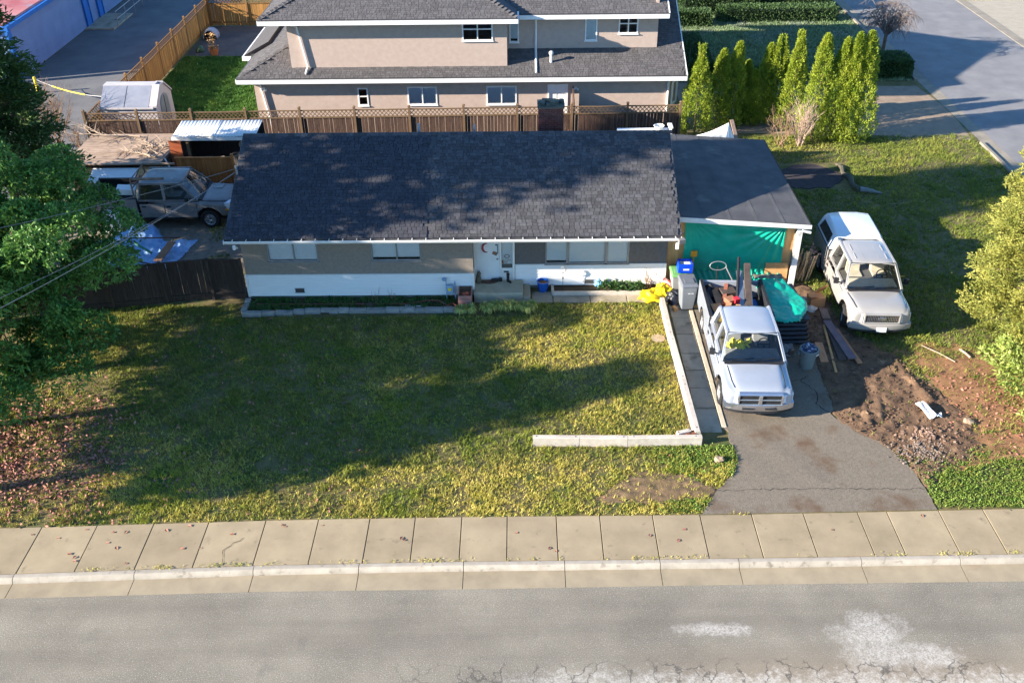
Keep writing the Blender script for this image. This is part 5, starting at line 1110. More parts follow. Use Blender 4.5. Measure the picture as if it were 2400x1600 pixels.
# wrapped stack and its tarp beside the silver pickup
m_wrap = M('black_wrap', (20,22,30), (34,37,48), sc=5, rough=.4, spec=.4, bump=.5, bsc=14)
t = thing('wrapped_stack','stack of sacks under shiny dark plastic wrap beside the silver pickup','stack',(8.5,26.3,0))
for i in range(6):
    z0 = .10+i*.145; ins = .03*i
    def sp_(u,v,z0=z0,ins=ins,i=i):
        a = 2*math.pi*u; c,s_ = math.cos(a),math.sin(a); k = (abs(c)**8+abs(s_)**8)**(-1/8)
        e = math.sin(math.pi*v); x = 8.52+(.70-ins+.04*e)*c*k; y_ = 26.42+(1.20-ins+.05*e)*s_*k
        n_ = .05*(fbm(x*3+i*7,y_*3,1.5,i)-.5)
        return (x+n_,y_+n_,z0+.15*v+.02*(vnoise(x,y_,2.5,i)-.5))
    b = MB(); b.grid(sp_,60,4); b.build('sack_layer',m_wrap,t,smooth=70)
MB().slab([(7.86,25.3),(9.18,25.3),(9.14,27.6),(7.9,27.6)],.02,.10).build('pallet',m_lum2,t)
MB().slab([(7.92,25.32),(9.08,25.32),(9.04,27.5),(7.94,27.5)],.95,.99).build('top_wrap',m_wrap,t)
CP = [(7.72,27.55),(8.75,27.5),(9.02,26.9),(9.26,26.35),(9.12,25.75),(8.72,25.1),(8.25,24.98),(7.86,25.2),(7.78,26.2)]
gx, gy = np.meshgrid(np.arange(7.5,9.5,.035), np.arange(24.8,27.8,.035)); dn_ = dist_in(gx,gy,CP)
h_ = 1.12+.12*np.exp(-(((gx-8.3)/.6)**2+((gy-27.2)/.6)**2))+.07*(fbm(gx,gy,1.5,3)-.5)*2+.035*np.abs(fbm(gx,gy,4.5,6)-.5)*2-.03*np.clip((gx-8.3)/.8,0,1)**2
h_ += -.05*np.exp(-(((gx-8.55)/.12)**2+((gy-25.9)/.25)**2))+.02*np.sin(gx*18+gy*7)*np.clip((gy-26.8)/.4,0,1)
gz = np.where(dn_>0,h_-.10*np.clip(1-dn_/.12,0,1)**2,-9); ny_,nx_ = gx.shape; idx = np.arange(ny_*nx_).reshape(ny_,nx_)
Fq = np.stack([idx[:-1,:-1],idx[:-1,1:],idx[1:,1:],idx[1:,:-1]],-1).reshape(-1,4); Fq = Fq[(gz.ravel()[Fq]>-5).all(1)]
gz = np.where(gz<-5,0,gz)
o = npmesh('stack_tarp', np.stack([gx,gy,gz],-1).reshape(-1,3), Fq, m_teal, smooth=True); tag(o,'teal tarpaulin draped over the wrapped stack beside the silver pickup','tarp')
single('foil_sheet','brown crumpled foil sheet at the far end of the teal-covered stack','sheet',MB().grid(lambda u,v:(7.75+.95*u,27.45+.3*v,1.2+.04*vnoise(u*9,v*5,1)+.02*math.sin(u*20)),20,6),M('foil_brown',(104,92,80),(136,124,110),sc=9,rough=.4,bump=.5),smooth=50)
# bins, boxes and bags by the carport
def wheelie(name,label,x,y_,rz,mat,lid,h=1.0):
    t = thing(name,label,'bin',(x,y_,0),rz); 
    b = MB(); b.hexa([(-.20,-.22,.06),(.20,-.22,.06),(.20,.22,.06),(-.20,.22,.06)],[(-.27,-.33,h),(.27,-.33,h),(.27,.33,h),(-.27,.33,h)]); b.build('bin_body',mat,t,world=False,bevel=.03)
    b = MB(); b.hexa([(-.30,-.36,h+.002),(.30,-.36,h+.002),(.30,.38,h+.002),(-.30,.38,h+.002)],[(-.25,-.30,h+.08),(.25,-.30,h+.08),(.27,.36,h+.10),(-.27,.36,h+.10)]); ld = b.build('lid',lid,t,world=False,bevel=.02)
    b = MB(); b.box(-.16,.16,-.2,.1,h+.085,h+.11); b.tube([(-.25,.42,h+.05),(.25,.42,h+.05)],.02,6); b.build('lid_handle',lid,ld,world=False)
    b = MB(); b.box(-.05,.03,-.30,-.285,h*.72,h*.745); b.box(.06,.14,-.30,-.285,h*.72,h*.745); b.build('bin_print',m_white,t,world=False)
    for s in (-1,1): MB().lathe([(.02,-.03),(.11,-.03),(.11,.03),(.02,.03)],(s*.26,.26,.11),14,'X').build('wheel',m_tyre,t,world=False)
    return t
wheelie('wheelie_bin','grey wheeled bin with closed lid standing in front of the carport',5.62,27.62,R(4),M('bin_grey',(112,116,120),(124,128,132),sc=4,rough=.5),M('bin_lid_grey',(98,102,108),rough=.45))
wheelie('wheelie_bin','green-lidded grey bin under the blue recycling box',5.45,28.55,R(0),M('bin_grey_light',(150,148,142),rough=.55),M('bin_lid_green',(96,148,84),(110,160,96),sc=3,rough=.5),h=.84)
t = thing('recycling_box','blue recycling box on top of the green bin lid','recycling box',(5.62,28.5,.95))
b = MB(); o4 = [(5.38,28.3),(5.86,28.3),(5.86,28.72),(5.38,28.72)]; i4 = [(5.42,28.34),(5.82,28.34),(5.82,28.68),(5.42,28.68)]
for k in range(4):
    l = (k+1)%4; b.hexa([(*o4[k],.955),(*o4[l],.955),(*i4[l],.955),(*i4[k],.955)],[(o4[k][0],o4[k][1],1.28),(o4[l][0],o4[l][1],1.28),(i4[l][0],i4[l][1],1.28),(i4[k][0],i4[k][1],1.28)])
b.box(5.42,5.82,28.34,28.68,.956,.97)
m_rblue = M('recycle_blue',(10,62,188),(16,74,204),sc=3,rough=.4); b.build('box',m_rblue,t)
b = MB(); b.box(5.54,5.74,28.296,28.299,1.06,1.12); b.build('box_print',m_white,t); MB().box(5.45,5.8,28.36,28.66,.972,1.22).build('paper_stack',m_white,t)
single('broom','orange handled broom leaning behind the blue recycling box','broom',MB().tube([(5.98,28.75,.05),(5.96,28.9,1.5)],.02,6).box(5.86,6.06,28.82,28.9,1.3,1.5),m_amber)
def blobmesh(c, sx, sy, sz, amp, n=26, m=14, seed=0, flatb=True):
    def f(u,v):
        a = 2*math.pi*u; p = math.pi*v; d = Vector((math.cos(a)*math.sin(p),math.sin(a)*math.sin(p),math.cos(p)))
        k = 1+amp*(mnoise.noise(d*2.2+Vector((seed*3.1,0,0)))+.6*abs(mnoise.noise(d*5+Vector((0,seed,0)))))
        z = d.z*sz*k; return (c[0]+d.x*sx*k, c[1]+d.y*sy*k, max(c[2]+z, .02) if flatb else c[2]+z)
    return MB().grid(f,n,m)
m_ybag = M('yellow_bag',(226,188,16),(238,206,40),sc=4,rough=.45,bump=.4,bsc=9)
single('yellow_sack','bright yellow sack slumped at the end of the front path','sack',blobmesh((4.55,28.2,.12),.42,.28,.2,.5,seed=2),m_ybag,smooth=50)
single('yellow_sack','smaller yellow sack slumped against the bins','sack',blobmesh((4.92,28.35,.18),.24,.26,.3,.6,seed=6),m_ybag,smooth=50)
single('red_white_sack','white sack with red edge folded behind the yellow sacks','sack',MB().tube([(4.95,28.65,.5),(5.15,28.55,.42),(5.25,28.3,.2)],.1,8),M('red_white',(196,190,186),(206,80,70),sc=5,rough=.6,sharp=(.5,.56)),smooth=60)
single('black_sack','black rubbish bag between the yellow sack and the grey bin','sack',blobmesh((5.25,28.05,.15),.24,.3,.25,.4,seed=9),m_wrap,smooth=50)
single('wood_offcut','pale wood block on the ground left of the grey bin','wood block',MB().obox((5.22,27.45,.08),(.12,.2,.12),rz=.3),m_ply)
single('wood_offcut','pale wood block on the ground right of the grey bin','wood block',MB().obox((6.0,27.6,.08),(.26,.12,.12),rz=.1),m_ply)
t = thing('hand_truck','bare metal wheel rim on a stand in front of the teal tarp','hand truck',(6.75,28.6,0))
MB().tube([(6.75+.28*math.cos(q),28.5+.05*math.sin(q),1.12+.14*math.sin(q)) for q in np.linspace(0,2*math.pi,21)],.015,5).build('hoop',m_alu,t); MB().tube([(6.75,28.55,0),(6.75,28.5,1.1)],.02,6).build('stem',m_plast,t); MB().tube([(7.0,28.4,1.12),(7.35,28.1,.5)],.02,6).build('handle',m_alu,t)
# round grey refuse can with rags
t = thing('refuse_can','round grey plastic refuse can stuffed with rags beside the planks','refuse can',(8.82,24.15,0))
m_can = M('can_grey',(112,120,118),(126,134,130),sc=4,rough=.55)
MB().lathe([(.20,.02),(.26,.62),(.285,.63),(.285,.68),(.25,.68),(.23,.3)],(8.82,24.15,0),22,cap=False).build('can',m_can,t,smooth=40)
b = MB(); [b.box(8.82+s*.30-.03,8.82+s*.30+.03,24.1,24.2,.5,.56) for s in (-1,1)]; b.build('handle',m_can,t); MB().obox((9.03,23.97,.55),(.13,.012,.05),rz=R(40)).build('can_print',m_white,t)
single('rag_bundle','blue and white rags spilling from the grey refuse can','rags',blobmesh((8.82,24.15,.62),.2,.2,.14,.7,seed=4,flatb=False),M('rags',(52,62,88),(190,196,206),sc=9,rough=.8,sharp=(.5,.62)),smooth=40)
# planks
PL = [((10.18,27.4),(10.12,26.5),.26,.03,m_lum2,'short brown plank at the far end of the plank pile'),((10.12,26.7),(9.98,24.35),.24,.06,m_dkw,'wide dark plank in the middle of the plank pile'),((10.06,26.5),(10.28,24.35),.26,.11,M('purple_grey_wood',(96,84,92),(120,106,108),sc=3,rough=.85),'purplish grey plank lying over the pile'),((10.26,26.1),(10.48,24.2),.16,.04,m_lum,'light brown plank at the right of the plank pile'),((9.95,26.4),(9.62,23.75),.07,.03,m_ply,'thin pale batten left of the plank pile'),((9.5,25.35),(9.42,24.3),.24,.03,m_lum,'short tan board by the refuse can')]
for a,c,wd,z,mt,lb_ in PL: single('wood_plank',lb_,'plank',MB().bar((*a,z+.05),(*c,z+.05),wd,.035),mt)
m_card = M('cardboard',(176,122,80),(190,138,94),sc=3,rough=.9)
t = thing('cardboard_box','open brown cardboard box lying between the two parked pickups','cardboard box',(10.05,27.8,0))
b = MB(); b.obox((10.0,27.7,.2),(.5,.4,.38),rz=.1); b.build('box',m_card,t); b = MB(); b.obox((10.22,27.95,.5),(.4,.02,.32),rz=.5,rx=.5); b.obox((9.86,27.6,.42),(.3,.3,.015),rz=.1,rx=-.35); b.build('flap',m_card,t)
m_rub = M('rubble',(150,142,134),(182,174,164),sc=6,rough=.95,isl=.3)
def rock(c, s, seed, mat=None, fl=.6):
    return blobmesh((c[0],c[1],c[2]),s,s*random.uniform(.7,1.1),s*fl,.55,8,5,seed)
for i,(x,y_,s) in enumerate(((9.55,27.85,.26),(9.75,27.35,.2),(9.45,27.3,.12))):
    single('rubble_chunk',['pale concrete chunk left of the cardboard box','grey concrete chunk in front of the cardboard box','small concrete chunk by the wrapped stack'][i],'rubble',rock((x,y_,.08),s,i),m_rub)
single('crumpled_plastic','grey crumpled plastic heap in front of the wrapped stack','plastic',blobmesh((8.25,24.9,.12),.32,.22,.16,.8,seed=11),M('grey_plastic',(96,98,100),(140,142,144),sc=9,rough=.4,bump=.4),smooth=30)
single('crumpled_plastic','small white crumpled plastic near the pickup front door','plastic',blobmesh((8.15,24.35,.05),.1,.08,.05,.6,seed=12),m_white,smooth=30)
single('white_rag','white cloth lying on the bare earth slope','cloth',MB().grid(lambda u,v:(11.42+.3*u+.22*v+.06*math.sin(u*5),22.05-.6*v+.1*u,.13+.05*math.sin(u*7+v*4)+.04*vnoise(u*4,v*5,1)),12,16),m_white,smooth=50,thick=.03)
single('white_scrap','small white scrap beside the white cloth','cloth',MB().grid(lambda u,v:(11.86+.16*u,21.5+.14*v,.13+.04*math.sin(u*5+v*3)),5,5),m_white,smooth=50,thick=.02)
# rubble pile (many small stones) and single rocks
rs = np.random.default_rng(5); b = MB()
for i in range(110):
    a = rs.random()*6.28; r_ = abs(rs.normal())*.36; x,y_ = 11.35+r_*math.cos(a)*1.2,20.75+r_*math.sin(a)*.9; s = rs.uniform(.012,.042)
    z = .05+float(dirt_h(np.array(x),np.array(y_))); b.obox((x,y_,z+s*.3),(s*2,s*1.5,s),rz=rs.random()*3,rx=rs.uniform(-.5,.5),ry=rs.uniform(-.5,.5))
o = b.build('rubble_pile',M('rubble_pink',(116,90,74),(160,132,112),sc=9,rough=.95,isl=.3)); tag(o,'pinkish rubble stones heaped on the bare earth','rubble',kind='stuff')
b = MB()
for i in range(300):
    x,y_ = rs.normal(10.9,.35),rs.normal(20.1,.25); s = rs.uniform(.008,.022); b.obox((x,y_,.04+s+max(0,float(dirt_h(np.array(x),np.array(y_))))),(s*2,s*2,s*1.4),rz=rs.random()*3)
tag(b.build('gravel_patch',M('brown_gravel',(112,98,86),(146,130,116),sc=9,rough=.95,isl=.3)),'pale gravel spread beside the driveway edge','gravel',kind='stuff')
b = MB()
for i in range(2600):
    x,y_ = rs.uniform(9.1,14),rs.uniform(19,27)
    if not inpoly(np.array(x),np.array(y_),DIRT): continue
    s = rs.uniform(.008,.03)*(1+1.2*(rs.random()<.06)); b.obox((x,y_,.05+max(-.02,float(dirt_h(np.array(x),np.array(y_))))),(s*2,s*1.6,s),rz=rs.random()*3,rx=rs.uniform(-.6,.6))
tag(b.build('earth_clods',m_dirt),'loose clods scattered over the bare earth','earth clods',kind='stuff')
single('field_rock','brown rock on the right of the bare earth','rock',rock((12.7,21.35,.08),.13,21),M('brown_rock',(132,112,90),(160,140,116),sc=6,rough=.95))
single('fallen_stick','long thin stick lying on the grass in front of the champagne pickup','stick',MB().tube([(12.72,25.19,.06),(13.1,24.75,.07),(13.45,24.29,.05)],.02,5),m_bark)
single('fallen_stick','short thick stick near the right conifer','stick',MB().tube([(13.84,24.95,.06),(13.9,24.7,.1),(14.0,24.5,.06)],.035,6),m_bark)

# timber retaining edge of the lawn
m_timb = M('bleached_timber',(178,166,150),(200,188,172),sc=2.5,rough=.92,stretch=(2,2,2),isl=.06,c3=(128,112,98),c3sc=3,c3th=.66,bump=.3,bsc=25)
t = thing('timber_edging','bleached timber retaining edge around the lawn corner by the driveway','timber edging',(4.95,20.5,0))
def timber(a,c,wd,ht,z=.2):
    d = Vector((c[0]-a[0],c[1]-a[1],0)); n_ = int(d.length/.4)+1; rings = []; d.normalize(); s = Vector((-d.y,d.x,0))
    for i in range(n_+1):
        p = Vector((*a,0)).lerp(Vector((*c,0)),i/n_); w_ = wd/2*random.uniform(.94,1.04); e = random.uniform(-.006,.006)
        rings.append([p-s*w_+Vector((0,0,-.05)),p-s*w_+Vector((0,0,z+ht/2-.015+e)),p-s*(w_-.015)+Vector((0,0,z+ht/2+e)),p+s*(w_-.015)+Vector((0,0,z+ht/2+e)),p+s*w_+Vector((0,0,z+ht/2-.015+e)),p+s*w_+Vector((0,0,-.05))])
    o = MB().loft(rings).build('timber',m_timb,t)
    for f in (.08,.92):
        p = Vector((*a,0)).lerp(Vector((*c,0)),f); MB().lathe([(.02,z+ht/2+.003),(.001,z+ht/2+.004)],(p.x,p.y,0),8,cap=False).build('bolt_hole',m_black,o)
timber((4.83,27.8),(4.83,25.5),.16,.2); timber((4.84,25.49),(4.88,23.1),.16,.2); timber((4.88,23.09),(4.92,20.68),.16,.2)
timber((.34,20.52),(1.62,20.5),.15,.2); timber((1.63,20.5),(2.95,20.48),.15,.2); timber((2.96,20.48),(5.0,20.5),.15,.2)
timber((4.35,20.66),(4.72,20.78),.14,.2)
single('rotten_stump','reddish rotten wood crumbling in the timber corner','rotten wood',blobmesh((4.68,20.72,.2),.22,.12,.06,.7,seed=15,n=16,m=8,flatb=False),M('rot',(98,56,38),(128,78,54),sc=9,rough=.95))
single('field_rock','grey rock in the weeds at the driveway mouth','rock',rock((5.35,19.75,.1),.14,33),MATS['brown_rock'])
b = MB(); b.lathe([(.22,.012),(.22,.028),(.2,.032),(.001,.034)],(4.46,25.75,0),24,cap=False); tag(b.build('drain_cover',M('drain_concrete',(170,146,122),(184,160,136),sc=5,rough=.9),smooth=40),'round tan drain cover set in the lawn','drain cover')

# ------------------------------------------------------------------ entrance and flower beds
t = thing('entrance_steps','grey concrete entrance stoop with a side step at the front door','steps',(-.7,28.5,0))
m_stoop = M('mossy_concrete',(158,149,126),(182,172,148),sc=2,rough=.95,bump=.4,bsc=30,c3=(122,120,90),c3sc=1.8,c3th=.6)
MB().box(-1.56,.115,28.02,28.92,0,.39).build('stoop',m_stoop,t,bevel=.02); MB().box(.118,.37,28.02,28.94,0,.2).build('side_step',m_stoop,t,bevel=.02)
b = MB(); b.extr([(-1.08+.36*math.cos(a),28.88+.26*math.sin(a),.392) for a in np.linspace(math.pi,2*math.pi,14)],(0,0,.02)); tag(b.build('door_mat',M('brown_mat',(84,62,50),(102,78,64),sc=20,rough=.95)),'half round brown door mat on the stoop','door mat')
def boot(x,y_,rz,label):
    m = Matrix.Translation((x,y_,.392)) @ Matrix.Rotation(rz,4,'Z'); b = MB()
    prof = [((0,.0,.0),.055),((0,0,.1),.05),((0,0,.2),.055),((0,0,.32),.065)]
    rings = [[tuple(m @ Vector((r_*math.cos(a)*.9,.0+r_*math.sin(a),z[2]))) for a in np.linspace(0,2*math.pi,10,endpoint=False)] for z,r_ in prof]; b.loft(rings)
    rings = [[tuple(m @ Vector((r_*math.cos(a)*.8,yy,.045+r_*.75*math.sin(a)))) for a in np.linspace(0,2*math.pi,10,endpoint=False)] for yy,r_ in ((.05,.05),(-.06,.058),(-.14,.052),(-.19,.03))]; b.loft(rings)
    return tag(b.build('rubber_boot',m_plast,smooth=50),label,'boot',None)
boot(-.40,28.78,R(35),'black rubber boot standing upright on the stoop right of the mat'); 
b = MB(); b.obox((-.84,28.83,.44),(.3,.11,.09),rz=.15); b.obox((-.66,28.82,.46),(.12,.13,.12),rz=.15); tag(b.build('fallen_boot',m_plast,bevel=.03),'black boot lying on its side on the door mat','boot')
t = thing('cat_statue','small dark stone dog statue at the left of the stoop','statue',(-1.42,28.75,.39))
m_stat = M('stone_statue',(84,78,66),(108,100,84),sc=8,rough=.9)
b = MB(); b.lathe([(.1,.392),(.12,.42),(.09,.55),(.07,.66),(.05,.7)],(-1.42,28.75,0),10); b.build('torso',m_stat,t,smooth=50); blobmesh((-1.40,28.70,.76),.07,.09,.07,.2,12,8,seed=3,flatb=False).build('head',m_stat,t,smooth=60)
b = MB(); [b.hexa([(-1.45+s,28.72,.8),(-1.42+s,28.72,.8),(-1.42+s,28.75,.8),(-1.45+s,28.75,.8)],[(-1.44+s,28.73,.88),(-1.43+s,28.73,.88),(-1.43+s,28.74,.88),(-1.44+s,28.74,.88)]) for s in (0,.06)]; b.build('ear',m_plast,t)
# stone edged bed on the left
m_stone = M('grey_stone',(126,122,116),(158,154,146),sc=5,rough=.95,bump=.5,bsc=20,isl=.14)
t = thing('stone_bed_edging','low grey stone edging of the left flower bed','edging',(-5.5,27.3,0))
x = -9.35
while x < -2.2:
    l = random.uniform(.3,.7); yb_ = 27.18+.2*min(1,(x+9.35)/2.5); hh = random.uniform(.14,.18); 
    MB().slab([(x+.01,yb_+random.uniform(-.02,.02)),(x+l,yb_+random.uniform(-.02,.02)),(x+l,yb_+.17+random.uniform(-.02,.02)),(x+.01,yb_+.18)],0,hh).build('edge_stone',m_stone,t,bevel=.012); x += l+.002
y_ = 27.4
while y_ < 28.2: MB().slab([(-9.42,y_),(-9.22,y_+.01),(-9.24,y_+.26),(-9.44,y_+.26)],0,random.uniform(.13,.18)).build('edge_stone',m_stone,t,bevel=.025); y_ += .27
sheet('left_flower_bed',[(-9.2,27.3),(-2.1,27.5),(-1.6,28.35),(-9.3,28.35)],.05,M('bed_soil',(58,48,36),(80,68,50),sc=6,rough=.97,bump=.6,bsc=25),0)
sheet('right_flower_bed',rect(1.2,4.8,28.5,29.0),.10,MATS['bed_soil'],0)
t = thing('bed_timber','pale timber edging of the right flower bed under the big window','timber edging',(2.7,28.45,0))
MB().box(1.13,4.2,28.44,28.53,0,.15).build('timber',m_timb,t); MB().box(1.10,1.19,28.535,28.96,0,.17).build('timber',m_timb,t)
# planter crate, gas meter, hose, pot, ornament
t = thing('wood_planter','tall pinkish wooden planter box left of the stoop','planter',(-1.85,27.95,0))
m_plt = M('pink_wood',(140,100,92),(164,122,112),sc=3,rough=.9,stretch=(1,5,5),isl=.1)
for i in range(4): MB().box(-2.08,-1.62,27.62,27.65,.03+i*.125,.145+i*.125).build('slat',m_plt,t)
for xx in (-2.08,-1.65):
    for i in range(4): MB().box(xx,xx+.03,27.655,28.28,.03+i*.125,.145+i*.125).build('slat',m_plt,t)
b = MB(); b.box(-2.05,-1.65,28.25,28.28,.03,.52); b.box(-2.04,-1.66,27.66,28.24,.3,.36); b.build('fill',m_soil,t)
single('clay_shard','broken clay shard inside the wooden planter','shard',MB().obox((-1.84,27.95,.4),(.2,.14,.05),rz=.5,rx=.3),M('clay',(168,88,66),rough=.9))
t = thing('gas_meter','blue grey gas meter on the siding beside the planter','gas meter',(-2.35,28.2,0)); m_gas = M('gas_grey',(120,150,176),(140,168,190),sc=4,rough=.5)
MB().box(-2.5,-2.26,28.1,28.26,.3,.62).build('body',m_gas,t,bevel=.03); MB().lathe([(.06,-.02),(.06,0)],(-2.38,28.1,.5),12,'Y').build('dial',m_yel,t); b = MB(); b.tube([(-2.5,28.2,.0),(-2.5,28.2,.8),(-2.5,28.28,.8)],.02,6); b.tube([(-2.2,28.2,0),(-2.2,28.2,.75)],.025,6); b.lathe([(.07,.8),(.09,.85),(.03,.9)],(-2.56,28.2,0),10); b.build('pipe',m_gas,t)
hp = [(-9.0,27.9,.09),(-7,27.86,.1),(-5,27.85,.1),(-3.8,27.83,.1),(-3.2,28.0,.12),(-2.8,28.02,.12),(-2.5,27.75,.1),(-2.2,27.55,.12),(-2.15,27.7,.1),(-2.3,27.85,.11),(-2.5,27.7,.1)]
single('garden_hose','thin pink garden hose lying along the left flower bed','hose',MB().tube([Vector(hp[i]).lerp(Vector(hp[i+1]),f) for i in range(len(hp)-1) for f in (0,.25,.5,.75)],.014,5),M('hose_pink',(160,76,72),(178,96,88),sc=5,rough=.6))
single('white_stake','white stick lying in the left flower bed','stick',MB().tube([(-3.9,27.72,.1),(-3.35,27.68,.1)],.018,5),m_white)
single('spade_head','dark spade blade left in the flower bed','spade',MB().obox((-5.1,27.72,.12),(.22,.28,.02),rz=.4,rx=.2),m_dkw)
pot(.81,28.78,.21,.42,M('glazed_blue',(20,78,160),(30,96,180),sc=2,rough=.25,spec=.7),'glossy blue glazed pot beside the front path')
t = thing('garden_ornament','crescent moon garden ornament on a thin stake under the window','ornament',(1.5,28.75,.1)); MB().tube([(1.5,28.75,.1),(1.5,28.75,.75)],.008,5).build('stake',m_plast,t)
MB().tube([(1.5+.09*math.cos(a),28.75,.86+.11*math.sin(a)) for a in np.linspace(R(-150),R(150),13)],[.004,.01,.016,.02,.024,.026,.026,.026,.024,.02,.016,.01,.004],6).build('crescent',m_alu,t); MB().lathe([(.02,.5),(.03,.53),(.02,.56)],(1.5,28.75,0),8).build('bead',m_plast,t)
single('blue_plastic','pale blue plastic sheet stuffed beside the flower bed vent','plastic',blobmesh((2.75,28.85,.25),.13,.1,.14,.6,seed=14),M('lightblue',(110,170,220),(140,190,230),sc=6,rough=.5),smooth=40)
# white tarp and leaning board behind the carport
t = thing('white_tarp_heap','white tarp peaked over a heap behind the carport','tarp',(8.8,39.5,0))
b = MB(); pk = Vector((9.0,39.3,2.0)); rim = [Vector((7.2,38.6,1.0)),Vector((7.4,40.2,1.0)),Vector((9.0,40.6,.5)),Vector((9.9,40,.3)),Vector((9.8,38.7,.2)),Vector((8.6,38.2,.2))]
for i in range(6):
    A_,B_ = rim[i],rim[(i+1)%6]
    b.grid(lambda u,v: tuple(pk.lerp(A_.lerp(B_,u),v)+Vector((0,0,-.12*math.sin(math.pi*v)+.05*math.sin(u*math.pi*4)*v))),8,8)
b.build('sheet',m_white,t,smooth=60)
single('leaning_board','brown board leaning by the white tarp behind the carport','board',MB().bar((9.75,38.9,.2),(9.35,40.4,1.7),.16,.04),m_lum2)
# black patch and log on the right lawn
tag(MB().slab(jag([(11.44,38.89),(12.2,39.4),(13.04,39.35),(13.97,38.35),(13.6,37.4),(13.07,36.97),(11.6,36.9),(11.2,37.6)],.08),.012,.03).build('rubber_sheet',M('burnt_ground',(48,42,44),(70,62,62),sc=4,rough=.97,bump=.6,bsc=30)),'dark rubber sheet lying on the right lawn behind the carport','sheet')
single('rotten_log','mossy rotten log lying on the right lawn','log',MB().tube([(13.91,39.33,.06),(14.02,38.8,.1),(13.9,38.2,.09),(14.08,37.7,.12),(14.0,37.2,.1),(14.12,36.5,.12)],[.05,.11,.08,.13,.09,.1],7),M('mossy_log',(66,62,50),(94,88,72),sc=5,rough=.95,bump=.5))
single('rotten_log','short grey log end beside the mossy log','log',MB().tube([(14.15,36.55,.12),(14.4,36.45,.14),(14.7,36.42,.08),(15.0,36.34,.05)],[.13,.1,.07,.03],7),M('grey_log',(104,106,102),(140,142,138),sc=6,rough=.95,bump=.5))
# overhead service wires to the gable
m_wire = M('wire',(96,96,96),(120,120,120),sc=4,rough=.6)
def wire(label,a,c,sag,r_=.009):
    a,c = Vector(a),Vector(c); single('overhead_wire',label,'wire',MB().tube([a.lerp(c,i/24)-Vector((0,0,4*sag*(i/24)*(1-i/24))) for i in range(25)],r_,5),m_wire)
wire('upper overhead wire running from the left tree to the bungalow gable',(-16.4,15.2,8.2),(-9.6,30.2,4.05),.25)
wire('lower overhead wire crossing the lawn corner to the bungalow gable',(-11.9,13.2,7.4),(-9.6,30.0,4.0),.2)
wire('thin middle overhead wire beside the lower wire at the gable',(-12.9,13.4,7.3),(-9.6,30.1,3.95),.3,.007)
b = MB(); b.tube([(-9.55,30.1,3.2),(-9.55,30.1,4.2)],.04,8); b.build('service_mast',m_alu,H1)
# ------------------------------------------------------------------ vegetation
def leafquads(P, D, L_, Wd, droop=0., rng=RNG):
    """one folded-diamond leaf per row: base P, axis D, length L_, width Wd"""
    n = len(P); S = np.cross(D, rvec(n)); S /= np.linalg.norm(S,axis=1,keepdims=True)+1e-9
    N = np.cross(S, D); L_ = np.broadcast_to(L_,(n,))[:,None]; Wd = np.broadcast_to(Wd,(n,))[:,None]
    m = P+D*L_*.5+N*L_*.06; tip = P+D*L_; tip[:,2] -= (L_[:,0]*droop)
    V = np.stack([P, m+S*Wd*.5, tip, m-S*Wd*.5],1).reshape(-1,3); F = np.arange(4*n).reshape(n,4)
    return V,F
def trunkmesh(name, base, top, r0, r1, par, mat, limbs=(), seed=0):
    b = MB(); rd = random.Random(seed); base,top = Vector(base),Vector(top); k = 8
    pts = [base.lerp(top,i/k)+Vector((rd.uniform(-.08,.08),rd.uniform(-.08,.08),0))*(1 if 0<i<k else 0) for i in range(k+1)]
    b.tube(pts,r0,9,r2=r1)
    for f,tip in limbs:
        p = base.lerp(top,f); tip = Vector(tip); mid = p.lerp(tip,.5)+Vector((0,0,.15*(tip-p).length)); b.tube([p,p.lerp(mid,.5)+Vector((0,0,.05)),mid,tip],r0*(1-f)*.55+.02,6,r2=.015)
    return b.build(name,mat,par,smooth=60)
m_barkd = M('brown_bark',(84,66,52),(112,92,74),sc=6,rough=.95,bump=.6,bsc=18)
def shell_points(c, rad, n, bias=.45):
    d = rvec(n); r = (1-bias*RNG.random(n)**1.6)[:,None]; return np.array(c)+d*r*np.array(rad), d
m_lv1 = M('broad_leaf', (56,100,38), (110,146,64), sc=1.1, rough=.5, spec=.35, isl=.5, trans=.25, c3=(130,150,60), c3sc=.8, c3th=.6)
